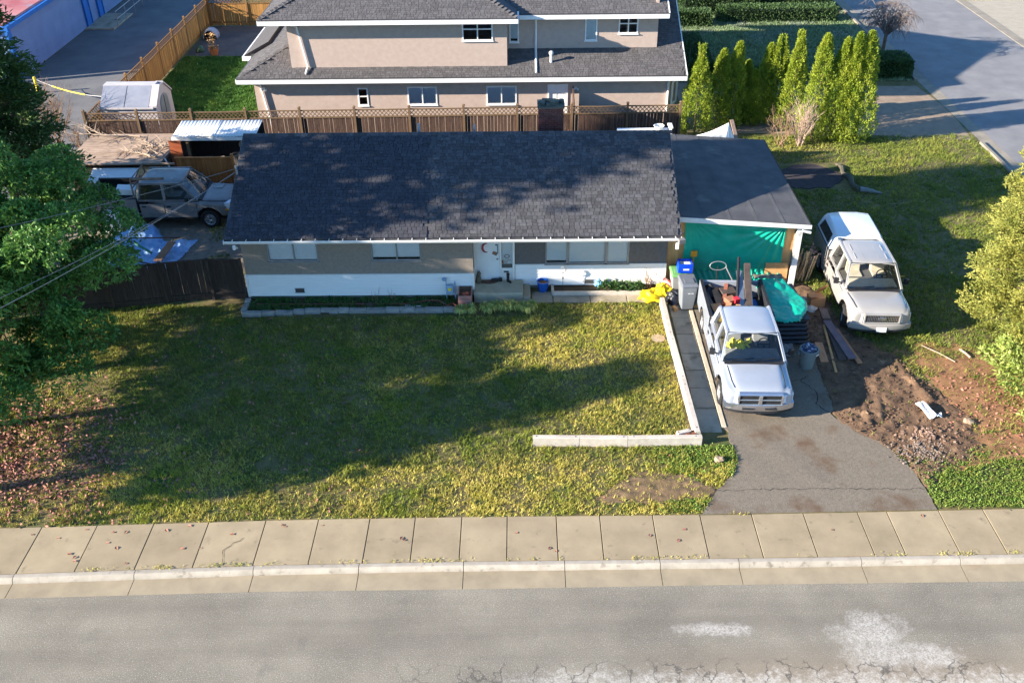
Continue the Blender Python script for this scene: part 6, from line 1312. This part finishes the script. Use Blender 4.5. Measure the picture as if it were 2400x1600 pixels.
def broadleaf(name,label,base,cc,rad,nblob,nros,leaf,mat,seed,blobr=(.8,1.4),cut=None,per=7,extra=()):
    t = thing(name,label,'tree',base); rs = np.random.default_rng(seed); lim = []; P = []; D = []
    cc = np.array(cc); rad = np.array(rad)
    for i in range(nblob+len(extra)):
        while True:
            q = rs.normal(size=3); q /= np.linalg.norm(q); q = q*rs.uniform(.35,.92)
            if q[2] > -.85: break
        c = cc+q*rad; br = rs.uniform(*blobr)
        if i >= nblob: c = np.array(extra[i-nblob],float); br = .8
        lim.append((rs.uniform(.25,.9),tuple(c)))
        d = rs.normal(size=(nros,3)); d /= np.linalg.norm(d,axis=1,keepdims=True); d[:,2] = np.where(d[:,2]<-.4,-d[:,2],d[:,2])
        p = c+d*(br*(1-.5*rs.random(nros)**2))[:,None]*np.array((1,1,.75)); P.append(p); D.append(d)
    P = np.concatenate(P); D = np.concatenate(D)
    if cut is not None: k = cut(P); P,D = P[k],D[k]
    n = len(P); P7 = np.repeat(P,per,0); D7 = np.repeat(D,per,0)
    sp_ = rs.normal(size=(n*per,3)); ax = D7*.55+sp_/np.linalg.norm(sp_,axis=1,keepdims=True)*.9; ax /= np.linalg.norm(ax,axis=1,keepdims=True)
    V,F = leafquads(P7+rs.normal(size=P7.shape)*leaf*.25, ax, leaf*rs.uniform(.7,1.3,n*per), leaf*.42, .15)
    trunkmesh('trunk',base,tuple(cc+np.array((0,0,rad[2]*.3))),.2,.06,t,m_barkd,lim[:26],seed)
    tag(npmesh('crown',V,F,mat,t),kind=None); return t
broadleaf('broadleaf_tree','large glossy green broadleaf tree on the left of the lawn',(-15.6,23.6,0),(-15.7,23.6,3.5),(3.7,4.4,3.2),80,165,.15,m_lv1,5,(.45,1.05),extra=[(-13.9,20.6,1.5),(-14.6,20.0,1.2),(-15.4,19.6,1.5),(-13.0,22.2,1.4),(-12.6,23.4,1.9),(-14.2,21.2,2.4),(-12.3,25.2,3.2),(-11.9,24.0,3.7),(-12.4,26.6,3.6),(-15.6,20.8,2.6),(-12.8,24.2,5.0),(-13.9,26.5,5.4),(-15.2,25.5,6.4),(-14.0,27.4,4.7),(-13.5,27.8,3.9),(-14.7,28.4,5.0),(-14.4,27.9,3.2),(-15.6,28.6,4.2),(-13.6,26.8,2.6)])
def conifer(name,label,base,h,r,nb,mat,seed,z0=.12,leaf=.16,per=34,shape=1.,tuft=.35,droop=-.1,wd=.35,irregular=.25):
    """whorls of branches, each dressed with sprays"""
    t = thing(name,label,'tree',base); rs = np.random.default_rng(seed); P = []; D = []; lim = []; B = np.array(base,float)
    for i in range(nb):
        f = z0+(1-z0)*rs.random()**.9; a = rs.random()*2*math.pi; rr = r*((1-f)**shape*.92+.08)*(1-irregular*rs.random()); z = h*f
        d = np.array((math.cos(a),math.sin(a),droop+rs.uniform(-.1,.25))); tip = B+np.array((0,0,z))+d*rr
        if rs.random() < .3: lim.append((min(.97,f*.97),tuple(tip)))
        s_ = .3+.75*rs.random(per)**.8; p = B+np.array((0,0,z))+d*(rr*s_)[:,None]+rs.normal(size=(per,3))*tuft*(.5+.5*rr/r)*np.array((1,1,.6)); P.append(p)
        q = d+rs.normal(size=(per,3))*.6+np.array((0,0,.25)); D.append(q/np.linalg.norm(q,axis=1,keepdims=True))
    P = np.concatenate(P); D = np.concatenate(D); n = len(P)
    V,F = leafquads(P,D,leaf*rs.uniform(.6,1.4,n),leaf*wd)
    trunkmesh('trunk',base,(base[0],base[1],h*.96),.05+h*.02,.03,t,m_barkd,lim[:60],seed); npmesh('crown',V,F,mat,t); return t
m_pine = M('pine_needles',(40,66,28),(80,104,44),sc=1.3,rough=.6,isl=.35,trans=.1,c3=(98,110,42),c3sc=.6,c3th=.62)
m_cyp = M('cypress_spray',(112,120,48),(170,164,80),sc=1.2,rough=.6,isl=.3,trans=.2,c3=(188,160,94),c3sc=.9,c3th=.62)
conifer('pine_tree','dark green pine standing beside the alley behind the broadleaf tree',(-19.6,34.2,0),11.0,3.1,330,m_pine,3,z0=.12,leaf=.24,per=170,tuft=.2,shape=.75,wd=.28,irregular=.45)
# the tall cypress on the right: clustered upright plumes
def plumes(name,label,base,h,r,npl,per,mat,seed,leaf=.13,z0=.08,cat='tree',pl=.55,top=1.15,wd=.4):
    t = thing(name,label,cat,base); rs = np.random.default_rng(seed); P = []; D = []; B = np.array(base,float); lim = []
    for i in range(npl):
        f = z0+(1-z0)*rs.random(); a = rs.random()*2*math.pi; rad = r*min(1,(1-f)*top+.10)**.6*(1-.3*rs.random()**2)
        c = B+np.array((rad*math.cos(a),rad*math.sin(a),h*f)); ax = np.array((math.cos(a)*.55,math.sin(a)*.55,.75+rs.uniform(-.35,.2))); ax /= np.linalg.norm(ax)
        if i%9 == 0: lim.append((f*.95,tuple(c)))
        s_ = rs.random(per); wdt = pl*.38*np.sin(np.pi*(.12+.85*s_))
        p = c+ax*((s_-.5)*pl*rs.uniform(.8,1.4))[:,None]+rs.normal(size=(per,3))*wdt[:,None]*.55; P.append(p)
        q = ax+rs.normal(size=(per,3))*.5; D.append(q/np.linalg.norm(q,axis=1,keepdims=True))
    P = np.concatenate(P); D = np.concatenate(D); n = len(P); V,F = leafquads(P,D,leaf*rs.uniform(.6,1.4,n),leaf*wd)
    trunkmesh('trunk',base,(base[0],base[1],h*.93),.04+h*.018,.02,t,m_barkd,lim,seed); npmesh('crown',V,F,mat,t); return t
def feathery(name,label,base,h,r,npl,per,mat,seed,leaf):
    t = thing(name,label,'tree',base); rs = np.random.default_rng(seed); P = []; D = []; B = np.array(base,float); lim = []
    for i in range(npl):
        f = .1+.9*rs.random(); a = rs.random()*2*math.pi; rad = r*min(1,(1-f)*1.25+.12)**.6*(.66+.38*rs.random()); pr_ = rs.uniform(.26,.5)
        c = B+np.array((rad*math.cos(a),rad*math.sin(a),h*f)); ax = np.array((math.cos(a)*.8,math.sin(a)*.8,.5+rs.uniform(-.3,.3))); ax /= np.linalg.norm(ax)
        if i%7 == 0: lim.append((f*.93,tuple(c)))
        for k in range(4):      # a plume is a spray of smaller plumes
            a2 = ax+rs.normal(size=3)*.45; a2 /= np.linalg.norm(a2); n = per//4; s_ = rs.random(n); w2 = pr_*.5*np.sin(np.pi*(.1+.85*s_))
            P.append(c+a2*(s_*pr_*2.1-pr_*.5)[:,None]+rs.normal(size=(n,3))*w2[:,None]*.42); q = a2+rs.normal(size=(n,3))*.4; D.append(q/np.linalg.norm(q,axis=1,keepdims=True))
    P = np.concatenate(P); D = np.concatenate(D); n = len(P); V,F = leafquads(P,D,leaf*rs.uniform(.6,1.4,n),leaf*.42)
    trunkmesh('trunk',base,(base[0],base[1],h*.93),.04+h*.018,.02,t,m_barkd,lim,seed); npmesh('crown',V,F,mat,t); return t
feathery('cypress_tree','tall yellow-green cypress on the right of the bare earth',(16.8,24.6,0),11.4,2.75,860,330,m_cyp,8,.088)
m_laur = M('pale_leaf',(104,124,44),(164,172,90),sc=2,rough=.5,isl=.3,trans=.2)
def bush(name,label,c,rad,n,leaf,mat,seed,cat='shrub',stems=14,wd=.5):
    t = thing(name,label,cat,(c[0],c[1],0)); rs = np.random.default_rng(seed); d = rs.normal(size=(n,3)); d /= np.linalg.norm(d,axis=1,keepdims=True); d[:,2] = np.abs(d[:,2])*1.0-.15
    lump = 1+.28*np.sin(d[:,0]*5+seed)*np.cos(d[:,1]*4)+.15*np.sin(d[:,2]*9+d[:,0]*7)
    p = np.array(c)+d*(lump*(1-.45*rs.random(n)**1.5))[:,None]*np.array(rad); p[:,2] = np.maximum(p[:,2],.03)
    q = d+rs.normal(size=(n,3))*.8; q /= np.linalg.norm(q,axis=1,keepdims=True); V,F = leafquads(p,q,leaf*rs.uniform(.6,1.4,n),leaf*wd); npmesh('foliage',V,F,mat,t)
    b = MB()
    for i in range(stems):
        a = rs.random()*6.28; b.tube([(c[0],c[1],0),(c[0]+.35*rad[0]*math.cos(a),c[1]+.35*rad[1]*math.sin(a),c[2]),(c[0]+.8*rad[0]*math.cos(a),c[1]+.8*rad[1]*math.sin(a),c[2]+rad[2]*rs.uniform(0,.7))],.02,4,r2=.006)
    b.build('stems',m_barkd,t); return t
bush('laurel_bush','pale green leafy bush growing under the right cypress',(15.15,22.9,.75),(1.45,1.7,1.0),6500,.13,m_laur,4)
bush('laurel_bush','low pale green bush nearest the pavement below the cypress',(15.3,20.9,.4),(1.1,1.0,.6),2600,.12,m_laur,6)
# shade trees standing outside the left of the picture
conifer('shade_conifer','dense conifer beyond the left lawn shading it',(-21.5,16.6,0),9.1,3.1,125,m_pine,21,z0=.43,leaf=.4,per=44,tuft=.45,shape=.85,wd=.6,irregular=.3)
conifer('shade_conifer','slim sparse conifer beyond the left lawn',(-22.5,19.2,0),7.6,1.7,46,m_pine,25,z0=.45,leaf=.38,per=34,tuft=.35,shape=.8,wd=.6,irregular=.4)
conifer('shade_conifer','tall conifer beyond the left tree shading the roof',(-23.5,25.0,0),17.0,4.6,125,m_pine,22,z0=.45,leaf=.48,per=44,tuft=.7,shape=.6,wd=.6,irregular=.35)
conifer('shade_conifer','tall conifer behind the alley left of the side yard',(-25,28.8,0),13.5,3.9,130,m_pine,24,z0=.2,leaf=.45,per=44,tuft=.6,shape=.65,wd=.6,irregular=.35)

# thuja row: each its own height and girth
m_thu = M('thuja_spray',(102,126,30),(162,170,56),sc=1.4,rough=.6,isl=.3,trans=.18,c3=(152,134,60),c3sc=1.2,c3th=.66)
def thuja(label,base,h,r,seed,tops=1,n=12000):
    t = thing('thuja',label,'tree',(*base,0),group='row of thujas by the neighbour driveway'); rs = np.random.default_rng(seed)
    f = rs.random(n)**.8; a = rs.random(n)*2*math.pi; prof = np.where(f<.12,.72+f/.12*.28,np.clip((1-f)/.88,0,1)**.54)
    lump = 1+.16*np.sin(a*3+f*9+seed)+.14*np.sin(a*5-f*23)+.12*np.sin(f*52+a*7+seed); rr = 1.22*r*prof*lump*(1-.22*rs.random(n)**2)
    off = (f**2)*.25*np.sin(seed*1.7+np.where(tops>1,np.round(a/(2*math.pi)*tops),0)*2.2)
    p = np.stack([base[0]+rr*np.cos(a)+off*r,base[1]+rr*np.sin(a),.05+f*h*(1-.06*(tops>1)*np.cos(a*tops))],1)
    q = np.stack([np.cos(a)*.5,np.sin(a)*.5,np.full(n,.8)],1)+rs.normal(size=(n,3))*.4; q /= np.linalg.norm(q,axis=1,keepdims=True)
    V,F = leafquads(p,q,.10*rs.uniform(.5,1.6,n),.04); npmesh('crown',V,F,m_thu,t); MB().tube([(*base,0),(*base,h*.8)],.06,6,r2=.02).build('trunk',m_barkd,t); return t
TH_ = [((8.25,42.95),3.95,.62,2,'broad thuja next to the back fence end, leftmost of the row'),((9.4,43.8),3.65,.5,1,'second thuja from the back fence, partly shaded'),((10.1,43.95),3.95,.44,1,'third thuja from the back fence, slim and lit'),((10.85,44.5),2.9,.34,1,'shortest thuja of the row, dark and shaded'),((11.1,44.1),2.6,.34,1,'small leaning thuja right of the shortest one'),((11.6,44.3),3.75,.42,1,'slim thuja in the middle of the row'),((12.15,44.2),3.95,.46,2,'twin-topped thuja behind the bare pink shrub'),((12.75,43.5),4.35,.5,2,'thuja just left of the gap in the row'),((13.6,42.3),4.75,.55,1,'first thuja right of the gap in the row'),((14.35,42.2),4.6,.5,1,'second thuja right of the gap in the row'),((14.9,41.95),4.9,.46,1,'third thuja right of the gap, behind its taller neighbour'),((15.5,42.0),4.95,.55,1,'rightmost and tallest thuja of the row')]
for i,(bs,h,r_,tp_,lb_) in enumerate(TH_): thuja(lb_,bs,h,r_,40+i,tp_)
# hedges
m_hedge = M('dark_hedge',(46,70,34),(74,98,50),sc=2,rough=.6,isl=.3,trans=.1)
def hedge(label,x0,x1,y0,y1,h,seed,n=9000,leaf=.11,skew=0,rz=0):
    c = ((x0+x1)/2,(y0+y1)/2); t = thing('hedge',label,'hedge',(*c,0)); rs = np.random.default_rng(seed); lx,ly = (x1-x0)/2,(y1-y0)/2
    u = rs.uniform(-1,1,(n,3)); k = rs.integers(0,3,n); s = np.sign(rs.normal(size=n)); 
    u[k==0,0] = s[k==0]; u[k==1,1] = s[k==1]; u[k==2,2] = 1
    u *= (1-.12*rs.random(n))[:,None]; rr = 1+.08*np.sin(u[:,0]*9+seed)*np.cos(u[:,1]*5)
    px,py = u[:,0]*lx*rr,u[:,1]*ly*rr; p = np.stack([c[0]+px*math.cos(rz)-py*math.sin(rz),c[1]+px*math.sin(rz)+py*math.cos(rz),h*.5+u[:,2]*h*.5*rr],1)
    q = u+rs.normal(size=(n,3))*.7; q /= np.linalg.norm(q,axis=1,keepdims=True); V,F = leafquads(p,q,leaf*rs.uniform(.6,1.4,n),leaf*.6); npmesh('foliage',V,F,m_hedge,t)
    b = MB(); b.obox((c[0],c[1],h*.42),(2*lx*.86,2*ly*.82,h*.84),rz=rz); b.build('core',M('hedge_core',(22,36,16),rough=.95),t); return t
hedge('tall clipped hedge at the top behind the far lawn, left part',10.4,15.4,63.0,65.2,1.7,1); hedge('tall clipped hedge at the top behind the far lawn, right part',15.6,20.2,63.3,65.6,1.7,2)
hedge('long low clipped hedge in front of the tall hedge',12.6,19.9,61.2,62.5,.85,3); hedge('short low hedge beside the stucco house gable',9.6,12.0,60.4,61.5,.85,4)
hedge('low hedge along the stucco house side lawn',9.2,10.6,51,57,.7,5); hedge('low hedge behind the thuja row',11.5,15.4,50.6,51.3,.45,6,rz=-.1); hedge('rounded dark hedge under the weeping tree',18.9,21.0,50.5,52.3,.95,7)
# bare shrubs
def twiggy(name,label,base,h,spread,n,mat,seed,weep=False,r0=.018,cat='shrub',lv=2):
    t = thing(name,label,cat,base); rd = random.Random(seed); b = MB()
    def grow(p,d,l,r,k):
        pts = [p]; d = d.normalized(); m = 5
        for i in range(m):
            d = (d+Vector((rd.uniform(-.2,.2),rd.uniform(-.2,.2),(-.32 if weep and k < 2 else rd.uniform(-.05,.12))))).normalized(); pts.append(pts[-1]+d*l/m)
        b.tube(pts,r,4,r2=r*.4,cap=False)
        if k > 0:
            for j in range(4 if k == lv else 5):
                i = rd.randint(2,m); grow(pts[i],(d+Vector((rd.uniform(-.9,.9),rd.uniform(-.9,.9),rd.uniform(-.1,.5)))),l*rd.uniform(.35,.6),r*.55,k-1)
    for i in range(n):
        a = rd.uniform(0,6.28); s = rd.uniform(.1,1)*spread; grow(Vector(base)+Vector((rd.uniform(-.12,.12),rd.uniform(-.12,.12),0)),Vector((math.cos(a)*s,math.sin(a)*s,1)),h*rd.uniform(.55,.8),r0,lv)
    b.build('twigs',mat,t); return t
m_pinkb = M('pale_twig',(170,142,124),(200,172,152),sc=6,rough=.9); m_greyb = M('grey_twig',(96,84,78),(122,108,100),sc=6,rough=.9); m_rust = M('rust_twig',(128,100,78),(152,124,98),sc=6,rough=.9)
twiggy('bare_shrub','pale bare twiggy shrub in front of the gap in the thujas',(12.85,41.5,0),1.9,.35,16,m_pinkb,1); twiggy('bare_shrub','brown bare shrub left of the pale one before the thujas',(12.0,41.6,0),1.4,.7,10,m_rust,2)
twiggy('bare_shrub','tall greyish bare bush at the alley corner behind the low shed',(-21.3,42.0,0),2.7,.4,20,m_rust,3,r0=.02); twiggy('bare_shrub','bare thin bush between the alley and the low shed',(-19.9,40.9,0),1.7,.5,9,m_rust,13,r0=.016)
t = twiggy('weeping_tree','bare weeping tree with grey drooping twigs beside the side street',(20.6,54.2,1.3),2.3,1.3,46,m_greyb,4,weep=True,r0=.03,cat='tree'); MB().tube([(20.6,54.2,0),(20.6,54.2,1.9)],.1,8).build('trunk',m_barkd,t)
# cut stalks bundle with dried heads beside the carport post
t = thing('stalk_bundle','pale cut stalks with dried pinkish heads beside the carport post','shrub',(10.0,29.45,0)); b = MB(); rd = random.Random(3); m_stalk = M('stalk',(208,172,120),(226,194,146),sc=6,rough=.85)
for i in range(16):
    x,y_ = 10.0+rd.uniform(-.22,.22),29.45+rd.uniform(-.15,.15); b.tube([(x,y_,0),(x+rd.uniform(0,.25),y_+rd.uniform(-.1,.2),rd.uniform(.8,1.15))],.025,5)
b.build('stalks',m_stalk,t); b = MB()
for i in range(150):
    c = rd.choice(((9.72,29.6,.7),(10.25,29.6,1.05),(9.8,29.5,.45),(10.15,29.5,.8))); b.obox((c[0]+rd.gauss(0,.13),c[1]+rd.gauss(0,.13),c[2]+rd.gauss(0,.13)),(.06,.05,.006),rz=rd.random()*3,rx=rd.uniform(-1,1),ry=rd.uniform(-1,1))
b.build('dried_heads',M('dried_pink',(150,104,100),(186,146,132),sc=9,rough=.9,isl=.25),t)
# ornamental grass clumps in front of the stoop
m_tuft = M('tuft_blade',(140,146,66),(190,190,110),sc=5,rough=.7,isl=.3,trans=.15)
def clump(label,x,y_,r_,h,n,mat,seed,name='grass_clump',group='grass clumps before the stoop'):
    rs = np.random.default_rng(seed); a = rs.random(n)*2*math.pi; l = r_*rs.uniform(.5,1.,n); P0 = np.stack([x+.05*np.cos(a),y_+.05*np.sin(a),np.full(n,.02)],1)
    m1 = P0+np.stack([np.cos(a)*l*.5,np.sin(a)*l*.5,h*rs.uniform(.7,1.,n)],1); t1 = P0+np.stack([np.cos(a)*l,np.sin(a)*l,h*rs.uniform(.1,.6,n)],1); s = np.stack([-np.sin(a),np.cos(a),np.zeros(n)],1)*.012
    V = np.stack([P0-s*.6,P0+s*.6,m1+s,m1-s,t1],1).reshape(-1,3); i0 = np.arange(n)*5; F = np.concatenate([np.stack([i0,i0+1,i0+2,i0+3],1),np.stack([i0+3,i0+2,i0+4,i0+4],1)])
    V = V; F4 = np.stack([i0,i0+1,i0+2,i0+3],1); F3 = np.stack([i0+3,i0+2,i0+4],1)
    me = bpy.data.meshes.new(name); me.from_pydata(V.tolist(),[],F4.tolist()+F3.tolist()); me.materials.append(mat); o = bpy.data.objects.new(name,me); col.objects.link(o)
    return tag(o,label,'grass clump',group)
CL = [(-1.98,27.3),(-1.66,27.36),(-1.17,27.46),(-.84,27.55),(-.52,27.5),(-.24,27.56),(.1,27.5),(.42,27.55),(-1.0,27.3),(.28,27.34)]
for i,(x,y_) in enumerate(CL): clump('spiky yellow-green grass clump, %s before the stoop'%['first from the planter','second from the planter','large one at the stoop left corner','fourth from the planter','middle one','just right of the middle','near the side step','last on the right','short one set forward on the left','short one set forward on the right'][i],x,y_,random.uniform(.24,.34),.32,90,m_tuft,i)
m_herb = M('herb_leaf',(44,78,34),(84,116,54),sc=4,rough=.6,isl=.35,trans=.15)
for i,(x,y_,r_,lb_) in enumerate(((2.95,28.75,.26,'leafy green plant beside the blue plastic in the right bed'),(3.35,28.72,.24,'leafy green plant in the middle of the right bed'),(3.75,28.74,.25,'leafy green plant near the end of the right bed'),(4.1,28.7,.2,'small leafy plant at the end of the right bed'))): bush('bed_plant',lb_,(x,y_,.18),(r_,r_*.8,.24),220,.09,m_herb,i+60,cat='plant',stems=4)
twiggy('rose_bush','thin leggy rose bush against the siding near the bins',(4.55,28.8,.05),.85,.5,6,MATS['rust_twig'],9,r0=.012,lv=1)
twiggy('seed_stalk','dry seed stalk standing in the left bed under the windows',(-4.9,28.1,.05),.55,.25,3,MATS['rust_twig'],10,r0=.008,lv=1); twiggy('seed_stalk','second dry seed stalk right of the first in the left bed',(-4.35,28.1,.05),.5,.3,3,MATS['rust_twig'],11,r0=.008,lv=1)

# ------------------------------------------------------------------ grass, ground cover, leaves
def scatter(x0,x1,y0,y1,n,dens):
    x = RNG.uniform(x0,x1,n); y_ = RNG.uniform(y0,y1,n); k = RNG.random(n) < dens(x,y_); return x[k],y_[k]
def turf(name,label,x,y_,h,wd,mat,z=0.,per=3,lean=.7):
    n = len(x)*per; X = np.repeat(x,per)+RNG.normal(size=n)*.025; Y_ = np.repeat(y_,per)+RNG.normal(size=n)*.025; a = RNG.random(n)*2*math.pi; hh = h*RNG.uniform(.5,1.3,n)*np.where(np.repeat(fbm(x,y_,3.2,19)>.55,per),1.7,1.)
    P = np.stack([X,Y_,np.full(n,z)],1); s = np.stack([np.cos(a),np.sin(a),np.zeros(n)],1)*wd*.5; b_ = RNG.random(n)*2*math.pi; T = P+np.stack([np.cos(b_)*hh*lean,np.sin(b_)*hh*lean,hh],1)
    V = np.stack([P-s,P+s,T],1).reshape(-1,3); o = npmesh(name,V,np.arange(3*n).reshape(n,3),mat); return tag(o,label,'grass',kind='stuff')
def grassmat(name,a,c,d,e=None,isl=.35,csc=.45,cth=.5):
    return M(name,a,c,sc=1.6,rough=.75,isl=isl,trans=.2,c3=d,c3sc=csc,c3th=cth,spec=.2)
m_g1 = grassmat('lawn_grass',(96,112,44),(158,154,76),(128,138,52))
m_g1y = grassmat('sunlit_moss_grass',(174,166,68),(208,190,104),(154,158,60))
m_g2 = grassmat('side_lawn',(92,110,42),(138,144,64),(156,152,72))
m_g3 = grassmat('yard_lawn',(62,102,42),(92,130,56),(110,140,60))
ST = [(5.0,20.9),(5.9,20.9),(5.9,28),(5.0,28)]
def d_main(x,y_):
    ok = (y_ > np.interp(x,[p[0] for p in BK],[p[1] for p in BK])+.02)&(y_<27.15+.8*(x>.5)+.8*(x<-9.5))
    ok &= ~inpoly(x,y_,DRIVE)&~((x>4.72)&(y_>20.4))&~((x>.3)&(x<5.05)&(y_>20.4)&(y_<20.62))
    ok &= ~((x<-9)&(y_>27.1+.9*(x<-9.6))); v = dist_in(x,y_,VERGE)+.3*(fbm(x,y_,2.2,3)-.5)
    w_ = np.where(v>0,np.clip(.6-v*1.2,.22,1),1.); w_ *= (.55+.45*(fbm(x,y_,.8,12)>.36))*(.45+.55*(fbm(x,y_,1.9,77)>.38)); w_ = np.where((x<-11.5+2*(fbm(x,y_,.6,2)-.5))&(y_<24),w_*.45,w_)
    w_ = np.where(x>5.9,0,w_); return ok*w_
x,y_ = scatter(-16,5.9,17.4,28,86000,d_main); mo = fbm(x,y_,.35,31)+.22*(y_<19.6)+.14*(x>0)-.1*((y_>22)&(x<-2))
k = mo+RNG.normal(size=len(x))*.13 > .62
turf('lawn_grass','short mossy green lawn in front of the bungalow',x[~k],y_[~k],.065,.022,m_g1,per=4)
turf('sunlit_moss_grass','yellowish moss and grass coloured as sunlit in the front lawn',x[k],y_[k],.055,.022,m_g1y,per=4)
def d_right(x,y_):
    v = dist_in(x,y_,DIRT)+.35*(fbm(x,y_,1.8,9)-.5); w_ = np.where(v>0,.04,.85)*(.45+.55*(fbm(x,y_,.5,7)>.42))
    w_ = np.where((x>11.8)&(y_<24.5)&(y_>19.9),w_*(.12+.5*(fbm(x,y_,1.1,15)>.52)),w_); w_ = np.where(inpoly(x,y_,DRIVE),0,w_)
    w_ = np.where((x<9.75)&(y_>28),0,w_); return w_*(y_ > 17.95)*(x>9.3)*(x<21.05)*(~((x>10.9)&(x<14.2)&(y_>36.8)&(y_<39.6)&(fbm(x,y_,1,3)<.7)))
x,y_ = scatter(9.3,21.1,17.9,42.6,60000,d_right); turf('side_lawn_grass','patchy grass on the right lawn around the champagne pickup',x,y_,.075,.026,m_g2,per=4)
m_weed = M('bright_weed',(84,116,38),(134,152,66),sc=3,rough=.55,isl=.35,trans=.25)
def weeds(name,label,x,y_,leaf,mat,zs=.05):
    n = len(x); per = 4; X = np.repeat(x,per); Y_ = np.repeat(y_,per); P = np.stack([X,Y_,RNG.uniform(.01,zs,n*per)],1)+RNG.normal(size=(n*per,3))*np.array((.03,.03,0)); D = RNG.normal(size=(n*per,3)); D[:,2] = np.abs(D[:,2])*.6+.15; D /= np.linalg.norm(D,axis=1,keepdims=True)
    V,F = leafquads(P,D,leaf*RNG.uniform(.5,1.4,n*per),leaf*.55); return tag(npmesh(name,V,F,mat),label,'weeds',kind='stuff')
x,y_ = scatter(2.0,5.9,17.8,20.4,6000,lambda x,y_: ~inpoly(x,y_,DRIVE)*np.clip(fbm(x,y_,1.1,41)*1.6-.55+.25*(x-4.2),0,1)*(dist_in(x,y_,VERGE)<.02)); weeds('verge_weeds','bright leafy weeds at the left of the driveway mouth',x,y_,.06,m_weed)
x,y_ = scatter(10.6,15.5,17.95,20.6,4200,lambda x,y_: np.clip(1.1-(y_-18)*.5+1.6*(fbm(x,y_,1.2,44)-.5),0,1)*(~inpoly(x,y_,DRIVE))*(x>10.6)); weeds('verge_weeds','bright green ground weeds at the lower right beside the pavement',x,y_,.055,m_weed)
x,y_ = scatter(-19.3,-12.3,43.2,55.3,26000,lambda x,y_: np.ones_like(x)); turf('yard_grass','dense green lawn of the yard behind the plastic shed',x,y_,.09,.05,m_g3,per=3)
x,y_ = scatter(8.6,21.0,50.2,66,26000,lambda x,y_: np.ones_like(x)); turf('far_lawn_grass','shaded green lawn of the stucco house on the right',x,y_,.09,.05,grassmat('far_lawn',(112,134,92),(138,154,112),(140,150,126)),per=3)
x,y_ = scatter(29.9,44,66,78,9000,lambda x,y_: np.ones_like(x)); turf('opposite_lawn_grass','sunlit lawn across the side street',x,y_,.1,.07,m_g1y,per=3)
x,y_ = scatter(-13.5,-9.5,29.2,34.5,3500,lambda x,y_: (fbm(x,y_,.9,51)>.5)*1.); turf('side_yard_weeds','thin grass in the gravel of the side yard',x,y_,.07,.025,m_g2,per=3)
x,y_ = scatter(-9.15,-2.2,27.45,28.3,2600,lambda x,y_: np.clip(1.2-(x+9.2)*.09,0.35,1)*(fbm(x,y_,1.5,61)>.36)); weeds('bed_ground_cover','dark green ground cover in the left flower bed',x,y_,.075,m_herb,.12)
# red brown leaf litter under the left tree, thinning out over the lawn
m_leaf = M('fallen_leaf',(116,70,58),(176,120,100),sc=5,rough=.7,isl=.4,c3=(140,92,56),c3sc=2,c3th=.55)
def litter(name,label,x,y_,s,mat,z=.03):
    n = len(x); P = np.stack([x,y_,RNG.uniform(.01,z,n)],1); D = RNG.normal(size=(n,3)); D[:,2] = RNG.uniform(-.05,.45,n); D /= np.linalg.norm(D,axis=1,keepdims=True); V,F = leafquads(P,D,s*RNG.uniform(.6,1.3,n),s*.55); V[:,2] = np.maximum(V[:,2],.006); return tag(npmesh(name,V,F,mat),label,'leaf litter',kind='stuff')
def d_lit(x,y_): return (y_>np.interp(x,[p[0] for p in BK],[p[1] for p in BK]))*np.clip(1.15-np.hypot((x+15.0)/4.0,(y_-19.7)/3.6)+.7*(fbm(x,y_,.9,71)-.5),0.02,1)*(x<-4)
x,y_ = scatter(-17,-4,17.4,27.3,40000,d_lit); litter('leaf_litter','red brown fallen leaves under the left tree',x,y_,.115,m_leaf,.07)
x,y_ = scatter(11.8,15.5,19.8,25,1500,lambda x,y_: np.clip(1.1-np.hypot((x-14)/2.5,(y_-21.8)/2.6),0,1)); litter('cypress_litter','brown needle and leaf litter under the cypress',x,y_,.09,m_leaf,.05)
x,y_ = scatter(-4,15,18,27,420,lambda x,y_: .5*(~inpoly(x,y_,DRIVE))); litter('lawn_leaf_litter','sparse fallen leaves and flecks over the lawns',x,y_,.07,m_leaf,.06)
x,y_ = scatter(-11.5,13,15.9,16.5,9000,lambda x,y_: (np.abs(y_-np.interp(x,[p[0] for p in FR],[p[1] for p in FR])-.03)<.035)*np.clip(fbm(x,y_,1.2,81)*2-.75,0,1)); weeds('kerb_moss','moss and small weeds along the kerb joint',x,y_,.035,m_g1y,.02)
lm = None
for i in range(30):
    x = random.uniform(-13,-2) if i < 22 else random.uniform(-2,12); f = random.random(); yv = cv(FR,x)+.1+(cv(BK,x)-cv(FR,x)-.2)*f
    if lm is None:
        b = MB(); b.add([(0,-.06,0),(.035,0,.018),(0,.06,.004),(-.035,0,.02),(0,0,.006)],[(0,1,4),(1,2,4),(2,3,4),(3,0,4)]); o = b.build('dry_leaf',m_leaf); lm = o.data
    else: o = bpy.data.objects.new('dry_leaf',lm); col.objects.link(o)
    o.location = (x,yv,.012); o.rotation_euler = (0,0,random.random()*6); s_ = random.uniform(.6,1.2); o.scale = (s_,s_,s_)
    tag(o,'small dry leaf lying on the concrete pavement','leaf','dry leaves on the pavement')
